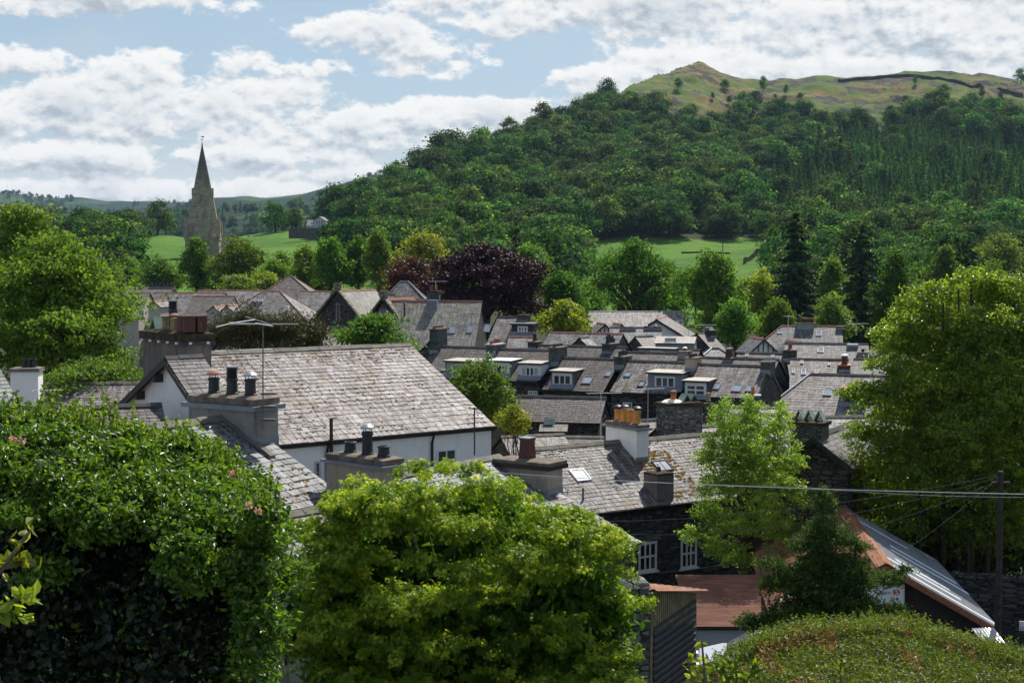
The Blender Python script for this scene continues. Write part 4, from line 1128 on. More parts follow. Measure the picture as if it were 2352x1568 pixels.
# the long middle house
HM = House('slate_house', 'long brown slate house in front of the white chimney with four yellow pots', 1214, 1031, 56.3, 33, x1=1835, eave=(1528, 1159), pitch=31, wb=3.6, roof='slate_mid', wall='stone_dark', ridge='ridge_grey', ex=.2, wd=.24, th_s=.015, ridge_r=.14)
MC = HM.chimney(1440, 968, .62, 2.1, off=-.15, m='white_render', cap='slab', capo=.03, caph=.16, pots=[('yellow', 'black', .5, .16, .6), ('yellow', 'black', .55, .16, .15), ('yellow', None, .55, .16, -.2), ('yellow', 'black', .55, .16, -.65)])
lx, ly, lz = HM.last; ring(MC, lx, ly, .31, 1.05, lz - .26, lz - .17, .12, 'lead')
HM.skylight(1312, 1078, 1353, 1106, n=3, frame='flat_white'); HM.skylight(1500, 1058, 1542, 1083, n=2, frame='ridge_dark')
p = HM.on_slope(1529, 1150)
SC = HM.chimney(0, 1082, .85, .85, off=p.y + .45, tx=p.x, m='brown_render', cap='mossy', capo=.0, caph=.12, down=1.9, fl=None)
mb = MB(); lx, ly, lz = HM.last; mb.lathe(lx, ly, [(.09, lz - .01), (.09, lz + .12), (.05, lz + .2)], 'black_paint_and_shade', 10); mb.build('chimney_pot', SC)
HM.gutter('timber_dark')
HM.window(1466, 1241, 1508, 1314, cols=3, rows=2, lintel='stone_grey', fw=.09); HM.window(1563, 1234, 1600, 1306, cols=3, rows=2, lintel='stone_grey', fw=.09)
p = HM.on_slope(1339, 1150)
mb = MB(); mb.tube([(p.x, p.y, p.z - .05), (p.x, p.y, p.z + .5)], .035, 'black_paint_and_shade', 6); mb.build('vent_pipe', HM.e)
p = HM.on_slope(1487, 1048)
mb = MB(); mb.tube([(p.x, p.y, p.z - .05), (p.x, p.y, p.z + .32)], .08, 'black_paint_and_shade', 8); mb.lathe(p.x, p.y, [(.11, p.z + .3), (.11, p.z + .36)], 'black_paint_and_shade', 10); mb.build('vent_pipe', HM.e)

# stone gabled house at the right with the three slate cowls
a = R(62); 
GH = House('stone_house', 'dark rubble stone gable house with three slate cowls on its chimney', 1862, 1004, 55, 28, L=.01, w=2.4, pitch=36, do_walls=False, do_roof=False)
bpy.data.objects.remove(GH.e)
GH = House('stone_house', 'dark rubble stone gable house with three slate cowls on its chimney', 1868, 1004, 50, 62, L=6, w=1.45, drop=1.05, wb=3.2, dropb=2.3, roof='slate_dark', wall='stone_dark', ridge='ridge_dark', ex=.22, over=.3, gov=.3)
GH.verge(0, 'black_paint_and_shade', .2)
GC = GH.chimney(1852, 964, .9, 1.15, off=.35, tx=.75, m='stone_grey', cap='mossy', capo=.08, caph=.16, down=2.4, fl=None, pots=[('slates', None, .4, .15, -.66), ('slates', None, .4, .15, 0), ('slates', None, .4, .15, .66)])

# big rough stone stack
p_ = at(1560, 1010, 64)
GS = House('stone_house', 'stone house with a massive rough stone chimney, one orange pot on pale mortar', 1505, 985, 66, 25, L=8.5, w=3.6, pitch=28, roof='slate_mid', wall='stone_dark', ridge='ridge_grey', ex=.22, wd=.27)
SCh = GS.chimney(1560, 921, 1.9, 1.0, off=-.2, m='stone_grey', cap='mossy', capo=.05, caph=.18, down=2.2, fl=None, pots=[('orange', 'red', .38, .13, -.35), ('slates', None, .36, .2, .3), ('slates', None, .36, .2, .72)])
lx, ly, lz = GS.last
mb = MB(); mb.lathe(lx - .4, ly, [(.5, lz - .02), (.38, lz + .06), (.16, lz + .11)], 'white_render', 14); mb.build('mortar', SCh)

# dark slate outbuilding in the middle with orange pot on its left chimney
OB = House('outbuilding', 'long brown-black slate outbuilding below the row of dormer windows', 1187, 909, 77, -14, x1=1393, eave=(1300, 970), pitch=32, roof='slate_brown', wall='stone_dark', ridge='ridge_dark', ex=.17, wd=.2)
OB.window(1289, 978, 1324, 1000, cols=5, rows=1, frame='timber_dark', sill=False)
OC = OB.chimney(1177, 925, 1.15, .85, m='brown_render', cap='mossy', capo=.03, caph=.12, down=4.2, tx=-.75, off=-1.4, fl=None, pots=[('yellow', 'silver', .6, .12, -.15)])
mb = MB(); pg_ = OB.on_gable(1418, 968, OB.L - .12)
mb.lathe(0, 0, [(.42, 0), (.42, .04)], 'stone_grey', 16)
ov = mb.build('oval_window', OB.e); ov.location = (OB.L - .12, 0, OB.H - 1.5); ov.rotation_euler = (0, R(90), 0); ov.scale = (1.5, .8, 1)
mb = MB(); mb.lathe(0, 0, [(.32, .04), (.32, .055)], 'glass', 16); pn = mb.build('pane', ov)
# low roofs between
LR = House('lean_to', 'low slate roof with stone coping between the white wall and the yellow pots', 1150, 1003, 66, 18, x1=1295, w=2.2, pitch=26, roof='slate_mid', wall='stone_dark', ridge='ridge_grey', ex=.2, cat='outhouse')
LR2 = House('lean_to', 'low slate roof just left of the yellow chimney pots', 1292, 1003, 67, -8, x1=1388, w=2.0, pitch=24, roof='slate_dark', wall='stone_dark', ridge='ridge_grey', ex=.2, cat='outhouse')
SV = House('outhouse', 'tiny stone outhouse with a slate cowl, below the brown outbuilding roof', 1240, 974, 70, -5, L=1.4, w=.8, pitch=18, roof='slate_dark', wall='stone_green', ridge=None, cat='outhouse')
SV.chimney(1262, 973, .3, .3, m='stone_green', pots=[('slates', None, .3, .2)], cap=None, fl=None)
# roofs right of the green tree
RR1 = House('slate_house', 'pale slate roof behind the top of the light green tree', 1640, 950, 70, -8, x1=1830, w=4.2, pitch=27, roof='slate_pale', wall='stone_dark', ridge='ridge_grey', ex=.23, wd=.3)
RR1.skylight(1622, 1000, 1647, 1018)
RR2 = House('slate_house', 'plain slate roof between the three slate cowls and the yellow-green birch', 1790, 958, 66, 3, x1=2060, w=3.8, pitch=27, roof='slate_blue', wall='stone_dark', ridge='ridge_grey', ex=.23, wd=.3)
SG = House('outhouse', 'dark stone gable end with a short slate roof, behind the yellow pots', 1420, 968, 72, 24, L=3, w=1.8, pitch=30, roof='slate_dark', wall='stone_green', ridge='ridge_dark', cat='outhouse')
# far roof seen among the trunks at the right
TR = House('small_house', 'small grey slate roof seen between the dark tree trunks at the right', 2040, 1168, 62, -20, x1=2118, w=3.2, pitch=34, roof='slate_blue', wall='cream_render', ridge='ridge_grey', ex=.26, wd=.32)
# ------------------------------------------------------------------ the terrace with the dormer windows
TH = -26
GT = 'terraced houses with dormers'
def unit_row(label, x0, y0, Y0, x1, eave, **k):
    k.setdefault('pitch', 31)
    return House('terraced_house', label, x0, y0, Y0, TH, x1=x1, eave=eave, group=GT, wall=k.pop('wall', 'stone_dark'), roof=k.pop('roof', 'slate_brown'), ex=.2, wd=.25, over=.15, gov=.02, **k)
T1 = unit_row('terraced house with a wide grey dormer behind the small green tree', 1004, 795, 92, 1135, (1240, 877))
T2 = unit_row('terraced house with one white-roofed dormer and one striped dormer', 1146, 801, 89.3, 1278, (1261, 878))
T3 = unit_row('terraced house with a single dormer, one large and one small skylight', 1290, 821, 86.7, 1428, (1353, 899))
T4 = unit_row('terraced house with the big grey boxy dormer and an open skylight', 1440, 828, 84.2, 1590, (1489, 903), roof='slate_mid')
T5 = unit_row('terraced house at the right end with three skylights and a low dormer', 1602, 836, 81.8, 1768, (1700, 914), roof='slate_mid')
T1.dormer(1038, 837, 1092, 861, roofm='flat_roof', cols=3, cheek='brown_render', over=.25, side=.45, curtain=True)
T1.chimney(1000, 753, .6, 1.3, tx=.1, m='stone_green', pots=[('clay', None, .16, .11, -.8), ('clay', None, .18, .11, -.3), ('clay', None, .18, .11, .2), ('clay', None, .16, .11, .7)])
T1.skylight(1014, 843, 1028, 853)
T2.dormer(1125, 836, 1169, 859, roofm='flat_white', cols=3, cheek='grey_board', face='white_paint', over=.1, curtain=True)
T2.dormer(1196, 842, 1239, 864, roofm='flat_roof', cols=4, cheek='flat_white', face='white_paint', over=.12, curtain=True)
T2.chimney(1142, 788, .65, 1.35, tx=-.25, m='stone_green', pots=[('clay', None, .16, .1, -.8), ('clay', None, .18, .1, -.4), ('clay', None, .3, .1, 0), ('clay', None, .26, .1, .4), ('clay', None, .2, .1, .8)], cap='flat_roof')
T2.window(1150, 893, 1168, 911, cols=3, frame='dull_paint'); T2.window(1213, 898, 1235, 912, cols=4, frame='white_paint', lintel='stone_green')
T3.dormer(1270, 860, 1313, 884, roofm='flat_roof', cols=3, cheek='brown_render', face='white_paint', over=.14)
T3.skylight(1337, 866, 1362, 882); T3.skylight(1390, 852, 1405, 865)
T3.chimney(1288, 795, .65, 1.35, tx=-.25, m='stone_green', pots=[('black', None, .18, .1, -.75), ('black', None, .18, .1, -.25), ('black', None, .18, .1, .25), ('black', None, .18, .1, .75)])
T4.dormer(1504, 865, 1551, 890, roofm='flat_roof', cols=3, cheek='grey_board', face='grey_board', over=.18, side=.42, head=.12)
T4.skylight(1433, 854, 1451, 866); T4.skylight(1465, 876, 1483, 889, frame='black_paint_and_shade')
T4.chimney(1438, 816, .62, 1.3, tx=-.25, m='stone_green', pots=[('black', None, .3, .1, -.8), ('black', None, .3, .1, -.4), ('black', None, .34, .1, 0), ('black', None, .3, .1, .4), ('black', None, .26, .1, .8)])
T4.window(1431, 924, 1452, 938, cols=3, rows=1, lintel='stone_green')
T5.dormer(1575, 883, 1621, 908, roofm='flat_roof', cols=2, rows=2, cheek='stone_green', face='white_paint', over=.14)
T5.skylight(1637, 880, 1656, 895); T5.skylight(1680, 884, 1706, 900); T5.skylight(1712, 885, 1740, 900)
T5.chimney(1599, 819, .62, 1.2, tx=-.25, m='beige_render', pots=[('black', None, .2, .1, -.75), ('black', None, .2, .1, -.25), ('black', None, .2, .1, .25), ('black', None, .2, .1, .75)])
T5.chimney(1781, 828, .55, 1.1, tx=T5.L - .1, m='stone_green', pots=[('slates', None, .2, .14, -.4), ('slates', None, .2, .16, .4)])
T5.verge(1, 'black_paint_and_shade', .22)
for T, xs in ((T2, (1250,)), (T3, (1353, 1415)), (T4, (1497,)), (T5, (1640,))):
    T.gutter()
    for x in xs: T.downpipe(x, r=.04)

# small chimneys of low back houses in front of the terrace
K1 = House('back_kitchen', 'small slate lean-to with an orange pot on its stone chimney, below the terrace skylights', 1660, 934, 74, -10, x1=1790, w=2.4, pitch=24, roof='slate_pale', wall='stone_dark', ridge='ridge_grey', cat='outhouse', ex=.22)
K1.chimney(1729, 905, .7, .6, m='stone_grey', pots=[('orange', None, .4, .1, 0)], cap='lead', down=2.2, fl=None, off=-.3)
K2 = House('back_kitchen', 'small slate lean-to with a pale buff chimney pot, beside the big stone stack', 1600, 952, 73, -10, x1=1680, w=2.0, pitch=24, roof='slate_dark', wall='stone_dark', ridge='ridge_grey', cat='outhouse')
K2.chimney(1627, 921, .5, .5, m='stone_dark', pots=[('oct', None, .45, .11, 0)], cap=None, down=1.6, fl=None, off=-.3)

# ------------------------------------------------------------------ rows behind
G2 = 'slate houses behind the terrace'
def hs(label, x0, y0, Y0, th, x1, w=3.4, pitch=31, name='slate_house', **k):
    k.setdefault('roof', 'slate_far'); k.setdefault('wall', 'stone_green'); k.setdefault('ex', .26); k.setdefault('wd', .34); k.setdefault('group', G2)
    return House(name, label, x0, y0, Y0, th, x1=x1, w=w, pitch=pitch, **k)
b1 = hs('second-row slate roof seen between the black-potted chimneys', 1232, 792, 101, TH, 1440, roof='slate_brown')
b1.chimney(1228, 783, .6, 1.0, m='stone_dark', pots=[('black', None, .55, .14, 0)]); b1.chimney(1402, 787, .7, 1.4, m='stone_green', pots=[('black', None, .5, .12, -.8), ('black', None, .6, .12, -.4), ('black', None, .5, .12, 0), ('black', None, .5, .12, .4), ('black', None, .3, .12, .8)])
b2 = hs('second-row slate roof behind the beige chimney', 1440, 808, 98, TH, 1590, roof='slate_brown')
b2.chimney(1573, 805, .6, 1.2, m='beige_render', pots=[('white', 'white', .1, .15, 0)])
b3 = hs('second-row slate roof with two tiny rooflights', 1605, 820, 95, TH, 1790, roof='slate_brown')
b3.chimney(1675, 820, .6, .9, m='stone_green', pots=[('square', None, .5, .16, -.3), ('square', None, .55, .16, .3)])
b4 = hs('third-row slate house with an orange ridge and a small stone gable', 1262, 763, 118, TH + 4, 1432, w=4.2, ridge='ridge_red', roof='slate_blue')
b4g = hs('small stone cross gable under the orange ridge', 1330, 776, 112, 55, 1352, w=2.4, pitch=38, name='gabled_wing', roof='slate_blue')
b5 = hs('third-row slate roof with a wide flat-roofed box window', 1480, 800, 103, TH, 1610, w=3.0)
b5.dormer(1494, 806, 1522, 813, roofm='flat_roof', cols=4, cheek='grey_board', face='grey_board', side=.9)
b6 = hs('third-row slate roof with two small rooflights behind the terrace end', 1693, 810, 99, TH + 10, 1805, roof='slate_brown')
b6.skylight(1711, 813, 1720, 820); b6.skylight(1771, 816, 1779, 822)
b6.chimney(1815, 801, .8, 1.5, m='stone_dark', pots=[('clay', None, .4, .1, -.6), ('clay', None, .3, .1, 0), ('clay', None, .3, .1, .6)])
b7 = hs('broad slate roof with one skylight left of the small white chimney', 1802, 788, 108, TH + 14, 1995, w=5, roof='slate_far')
b7.skylight(1876, 800, 1893, 810); b7.chimney(1958, 786, .8, .9, m='white_render', cap=None)
b7.chimney(1982, 808, .7, .7, m='grey_render', pots=[('black', None, .25, .12, 0)], off=-1.5, down=1.8)
b8 = hs('slate roof with a line of small rooflights below the broad roof', 1815, 824, 92, TH + 14, 1950, w=4.6, roof='slate_mid')
for q in ((1838, 829, 1846, 836), (1901, 834, 1908, 840), (1818, 848, 1826, 858), (1839, 849, 1852, 861), (1870, 851, 1880, 858)): b8.skylight(*q)
b8.chimney(1940, 836, .7, .8, m='stone_dark', cap='orange_pot', pots=[('brick', 'white', .5, .2, 0)], off=-.8)
b9 = hs('hipped slate roof with one large skylight, nearest the yellow-green birch', 1861, 859, 84, -20, 2040, w=4.0, pitch=30, hip=(2.6, 0), roof='slate_mid')
b9.skylight(1889, 892, 1913, 909); b9.dormer(1935, 901, 1985, 925, cols=4, cheek='grey_board', frame='timber_dark', roofm='clay_pot')
b10 = hs('slate house with a plain gable behind the beige chimney', 1600, 765, 128, 35, 1632, w=3.6, pitch=35, roof='slate_brown', wall='stone_dark')
b10.chimney(1628, 757, .7, 1.2, m='stone_dark', pots=[('slates', None, .3, .2, -.3), ('slates', None, .3, .2, .3)])
b11 = hs('flat-roofed extension with a strip window behind the third row', 1508, 772, 122, -10, 1600, w=3, pitch=8, roof='flat_roof', wall='grey_board', ridge=None, name='extension', group=None)
b11.window(1527, 776, 1553, 784, cols=4)
b12 = hs('small slate house with a gable, left of the flat-roofed extension', 1458, 773, 124, 30, 1500, w=3.2, pitch=34, roof='slate_far', wall='stone_dark')
b13 = hs('slate roof with a pointed hip behind the open skylight', 1635, 800, 108, 0, 1650, w=3.6, pitch=30, hip=(3.2, 3.2), roof='slate_blue')
b14 = hs('half-timbered slate house with a row of red chimney pots, far right', 1797, 748, 135, -12, 1935, w=6.0, pitch=34, ridge='ridge_red', hip=(5, 0), roof='slate_far')
b14.chimney(1850, 741, 1.6, .9, m='verd', pots=[('brick', None, .4, .15, -.8), ('brick', None, .4, .15, -.4), ('brick', None, .4, .15, 0), ('brick', None, .4, .15, .4), ('brick', None, .4, .15, .8)])
b14.skylight(1784, 759, 1798, 767); b14.skylight(1873, 761, 1888, 772); b14.chimney(1930, 748, .6, .9, m='stone_dark'); b14.verge(1, 'black_paint_and_shade', .3)
def timber_gable(x, y, Y, w, label, hgt=2.0):
    H = House('gabled_wing', label, x, y, Y, 100, L=3.6, w=w, pitch=42, roof='slate_far', wall='white_render', ridge='ridge_red', group='half-timbered gables', ex=.26, gov=.3, over=.25)
    H.verge(0, 'black_paint_and_shade', .18)
    mb = MB(); k = H.drop / H.w; z0 = H.H - H.drop
    for f in (-.62, -.3, 0, .3, .62): mb.box(.3 - .03, .3 - .001, f * w - .05, f * w + .05, z0, H.H - abs(f) * w * k - .12, 'black_paint_and_shade')
    mb.box(.265, .295, -w * .9, w * .9, z0 - .05, z0 + .07, 'black_paint_and_shade'); mb.build('timbering', H.e)
    return H
timber_gable(1756, 778, 126, 1.5, 'black and white timbered gable at the far right, left one')
timber_gable(1841, 786, 124, 1.0, 'small black and white timbered gable below the red pots')
W1 = hs('bright slate house behind the dark tree, with timbered gablets', 1352, 715, 170, -4, 1570, w=7, pitch=26, roof='slate_pale', wall='cream_render', ridge='lead')
timber_gable(1390, 744, 152, 1.5, 'little timbered gablet left of the dark tree trunk'); timber_gable(1429, 745, 152, 1.5, 'little timbered gablet beside the dark tree trunk')
W2 = House('white_house', 'cream rendered gable with dark bargeboards right of the dark tree trunk', 1508, 733, 150, 76, L=8, w=3.2, pitch=31, roof='slate_far', wall='white_render', ridge='ridge_red', gov=.3, over=.4, ex=.28, wd=.36); W2.verge(0, 'black_paint_and_shade', .25)
b16 = hs('blue-grey slate roof in front of the timbered gablets', 1400, 752, 132, -6, 1520, w=3.4, roof='slate_blue')
b16.chimney(1442, 757, 1.4, .9, m='stone_dark', pots=[('brick', None, .3, .12, -.3), ('brick', None, .3, .12, .4)]); b16.chimney(1500, 756, 1.6, .8, m='stone_dark', pots=[('clay', 'white', .25, .12, -.8), ('clay', None, .25, .12, -.3), ('clay', 'silver', .25, .12, .3), ('clay', None, .25, .12, .8)])
b17 = hs('white boarded gable at the far right of the roofs', 1990, 800, 110, 20, 2010, w=2.4, pitch=38, wall='white_render', roof='slate_far')
b18 = hs('pale slate roof at the foot of the birch, right end', 1960, 824, 98, -14, 2040, w=3.4, roof='slate_far')

# small house with black dormer
D1 = House('small_house', 'small slate house with a black-cheeked box dormer beside the copper beech', 1143, 728, 112, -16, x1=1212, w=4.4, pitch=33, roof='slate_far', wall='stone_green', ridge='ridge_dark', ex=.26, wd=.34)
D1.dormer(1189, 749, 1212, 763, roofm='flat_dark', cols=3, cheek='black_paint_and_shade', face='black_paint_and_shade', side=.5, over=.3); D1.chimney(1203, 722, .8, 1.2, m='stone_green', cap='mossy', pots=[('clay', None, .18, .12, 0)])
D2 = hs('low pale slate roof with an orange ridge in front of the black-cheeked dormer', 1168, 773, 106, -8, 1230, w=3.2, ridge='ridge_red')
D3 = hs('narrow slate roof with a stone chimney and four pots, below the church-like roof', 985, 785, 97, 52, 1006, w=2.4, pitch=38, roof='slate_blue')

# ------------------------------------------------------------------ the big lichened roof with three skylights, and the stone gables
BR = House('church_hall', 'large lichen-grey slate hall roof with three narrow skylights and an orange ridge', 876, 691, 122, -7, x1=1108, eave=(1040, 812), pitch=40, roof='slate_lichen', wall='stone_dark', ridge='ridge_red', ex=.26, wd=.32, cat='hall')
for a_, b_ in ((1031, 748), (1071, 747), (1111, 745)): BR.skylight(a_, b_, a_ + 16, b_ + 18, n=3, frame='lead')
BR.chimney(993, 686, .9, .7, m='lead', cap=None, fl=None, off=-.5, down=1.6)
p = BR.on_slope(929, 724); mb = MB(); mb.tube([(p.x, p.y, p.z - .1), (p.x, p.y, p.z + 1.0)], .08, 'black_paint_and_shade', 6); mb.build('vent_pipe', BR.e)
def buff_gable(x, y, Y, w, pitch, th, L, label, cat='hall'):
    H = House('stone_gable', label, x, y, Y, th, L=L, w=w, pitch=pitch, roof='slate_lichen', wall='stone_dark', ridge='ridge_red', ex=.26, wd=.32, over=.05, gov=.25, cat=cat, group=None)
    k = H.drop / H.w
    for ww, sg in ((-H.w, -1), (H.wb, 1)):
        mb = MB(); mb.prism([(0, H.H + .12), (0, H.H + .3), (ww * 1.02, H.H - H.drop + .3), (ww * 1.02, H.H - H.drop + .02)], 'x', -.05, .4, 'stone_buff'); mb.build('coping', H.e)
    mb = MB(); mb.box(-.05, .4, -.28, .28, H.H + .12, H.H + .6, 'stone_buff'); mb.box(-.12, .46, -.36, .36, H.H + .6, H.H + .72, 'stone_buff'); mb.build('finial', H.e)
    mb = MB(); z = H.H - 1.9
    mb.box(.2, .249, -.26, -.08, z - 1.2, z + .5, 'stone_buff'); mb.box(.2, .249, .08, .26, z - 1.2, z + .5, 'stone_buff'); mb.box(.2, .249, -.26, .26, z + .5, z + .7, 'stone_buff'); mb.box(.22, .248, -.08, .08, z - 1.2, z + .5, 'black_paint_and_shade'); mb.build('slit_window', H.e)
    return H
SGb = buff_gable(773, 668, 142, 3.0, 46, 62, 7, 'dark stone gable with a buff mullioned window and finial block', 'school')
SGb.window_at(SGb.e, 'x', -1, SGb.gov, -1.1, 1.1, SGb.H - 6.6, SGb.H - 3.6, cols=3, rows=2, frame='stone_buff', fw=.18, surround='stone_buff')
SR = House('school_hall', 'lichened slate roof running right from the dark stone gable', 800, 676, 148, -3, x1=908, w=5.2, pitch=40, roof='slate_lichen', wall='stone_dark', ridge='ridge_red', ex=.28, wd=.36, cat='school')
buff_gable(879, 687, 121, 2.4, 48, 62, 5, 'dark stone gable with buff coping at the left end of the lichened roof')
HP2 = House('school_pavilion', 'steep hipped slate roof with pale hips, left of the red-potted chimney', 921, 646, 160, 0, x1=937, w=5.0, pitch=42, hip=(4.2, 4.6), roof='slate_far', wall='cream_render', ridge='lead', ex=.3, wd=.4, cat='pavilion')
RC = House('slate_house', 'slate house with a tall chimney of red pots in front of the copper beech', 940, 688, 138, -5, x1=1010, w=3, pitch=33, roof='slate_far', wall='stone_green', ridge='ridge_red', ex=.28)
RC.chimney(996, 668, 1.2, .9, m='stone_green', pots=[('clay', None, .55, .17, -.4), ('clay', None, .55, .17, .4)], cap='mossy', down=3.2)

# ------------------------------------------------------------------ school buildings on the left
SCG = 'slate roofs of the school'
def sch(label, x0, y0, Y0, th, x1, w, pitch, **k):
    k.setdefault('wall', 'cream_render'); k.setdefault('ridge', 'ridge_red')
    return House('school_building', label, x0, y0, Y0, th, x1=x1, w=w, pitch=pitch, roof=k.pop('roof', 'slate_far'), ex=.32, wd=.42, cat='school', group=SCG, **k)
A1 = sch('big hipped slate school roof above a cream wall with two small windows', 607, 668, 150, -4, 641, 6.4, 31, hip=(5.4, 5.2), over=.3)
for q in ((640, 733, 652, 750), (677, 733, 689, 750)): A1.window(*q, cols=2, rows=2, frame='dull_paint')
A2 = sch('school roof with cream end wall at the far left of the roofs', 290, 672, 158, -3, 345, 4.2, 32, over=.3)
A2.window(320, 713, 330, 733, cols=2, rows=2, frame='dull_paint')
A3 = sch('central school roof with a long pink ridge', 352, 672, 162, -4, 520, 5.6, 30)
A4 = sch('school roof sloping behind the brick chimney pots, darker slates', 442, 680, 154, -3, 540, 5.4, 30, roof='slate_brown')
A5 = sch('rear school roof with a long pale ridge', 455, 667, 176, -2, 615, 5, 30)
A6 = sch('rear school roof right of the pyramid roof', 690, 669, 172, -3, 760, 6.5, 32)
A7 = sch('pyramid slate roof rising behind the school', 666, 633, 178, 0, 668, 4.2, 36, hip=(4.2, 4.2), roof='slate_brown')
for i, (x, y, l) in enumerate(((353, 692, 'left'), (489, 703, 'middle'), (520, 702, 'right'))):
    H = House('gablet', 'small gabled porch roof on the school eaves, the %s one' % l, x, y, 140, 80, L=3, w=.75, pitch=38, roof='slate_far', wall='cream_render', ridge='ridge_red', group='gablets on the school eaves', cat='gablet')
A8 = House('flat_roofed_block', 'dark low-pitched block with lead-grey flats at the far left skyline of roofs', 278, 660, 185, 0, x1=400, w=4, pitch=20, roof='slate_dark', wall='grey_board', ridge='lead', ex=.3, cat='house')
A8.chimney(322, 655, .9, .7, m='grey_render', cap='flat_dark', pots=[('black', None, .2, .12, 0)]); A8.chimney(372, 654, 3.2, .7, m='stone_dark', cap=None, pots=[('black', None, .25, .12, f) for f in (-.8, -.5, -.2, .1, .4, .7)])
for i in range(3):
    p = A1.on_slope(583 + i * 9, 692 + i * .6); mb = MB(); mb.box(p.x - .15, p.x + .15, p.y - .3, p.y, p.z, p.z + .3, 'flat_white'); mb.build('roof_vent', A1.e)
p = A1.on_slope(660, 712); mb = MB(); mb.box(p.x - .2, p.x + .2, p.y - .4, p.y, p.z, p.z + .45, 'flat_white'); mb.build('roof_vent', A1.e)
AN = House('slate_house', 'slate annex with a white verge left of the leafy tree top', 730, 764, 128, 24, x1=800, w=4, pitch=30, roof='slate_far', wall='stone_green', ridge='ridge_dark', ex=.28)

# ------------------------------------------------------------------ moss cushions on the old roofs
plain('moss_cushion', (.075, .06, .02), .95, .1, .5, 9, .5)
plain('moss_orange', (.2, .12, .03), .95, .1, .4, 9, .5)
def moss(H, n, seed=1, smin=.015, smax=.05, thr=.5, box=None, m='moss_cushion', name='moss'):
    r = np.random.default_rng(seed); sl = math.hypot(H.w, H.drop)
    x = r.uniform(.1, H.L - .1, n * 4); v = r.random(n * 4) ** .8 * sl
    if box: x = r.uniform(box[0], box[1], n * 4); v = r.uniform(box[2], box[3], n * 4) * sl
    k = vnoise(x * 10, v * 10, 9, seed) * .6 + vnoise(x * 10, v * 10, 3, seed + 1) * .4 > thr
    x = x[k][:n]; v = v[k][:n]; s = r.uniform(smin, smax, len(x)) * (1 + (r.random(len(x)) < .06) * .8)
    if not len(x): return
    # rows: cushions gather along the lower edges of the courses
    v = np.round(v / (H.ex)) * H.ex + r.normal(size=len(v)) * .03; v = np.clip(v, .05, sl - .05)
    O = np.array([0, -H.w, H.H - H.drop]); vv = np.array([0, H.w / sl, H.drop / sl]); nn = np.array([0, -H.drop / sl, H.w / sl])
    c = O + x[:, None] * np.array([1, 0, 0]) + v[:, None] * vv + nn * .02
    a = r.uniform(0, 1.5, len(x)); P = []
    for i in range(5):
        t_ = a + i * 1.2566; P.append(c + (np.cos(t_) * s * r.uniform(.7, 1.5, len(x)))[:, None] * np.array([1, 0, 0]) + (np.sin(t_) * s * r.uniform(.5, 1, len(x)))[:, None] * vv - nn * .008)
    P.append(c + nn * (s * .45)[:, None])
    V = np.stack(P, 1).reshape(-1, 3); i_ = np.arange(len(x))[:, None] * 6
    mb = MB(); mb.add(V, np.concatenate([i_ + np.array([[j, (j + 1) % 5, 5]]) for j in range(5)]), m, r.random(len(x) * 5)); mb.build(name, H.e, smooth=True)
moss(B, 1500, 3, thr=.5); moss(FL, 600, 4, thr=.52); moss(HM, 900, 5, thr=.5); moss(HL, 250, 6, thr=.58)
moss(B, 260, 8, thr=.4, box=(.3, 9, .84, .99), m='moss_orange'); moss(HM, 700, 9, thr=.36, box=(4.4, 6.4, .1, .8), m='moss_orange', smax=.085); moss(FL, 160, 10, thr=.45, box=(4.5, 7.3, .05, .6), m='moss_orange', smax=.06)
for o in bpy.data.objects:
    if o.name.startswith('moss'): o['kind'] = 'stuff'
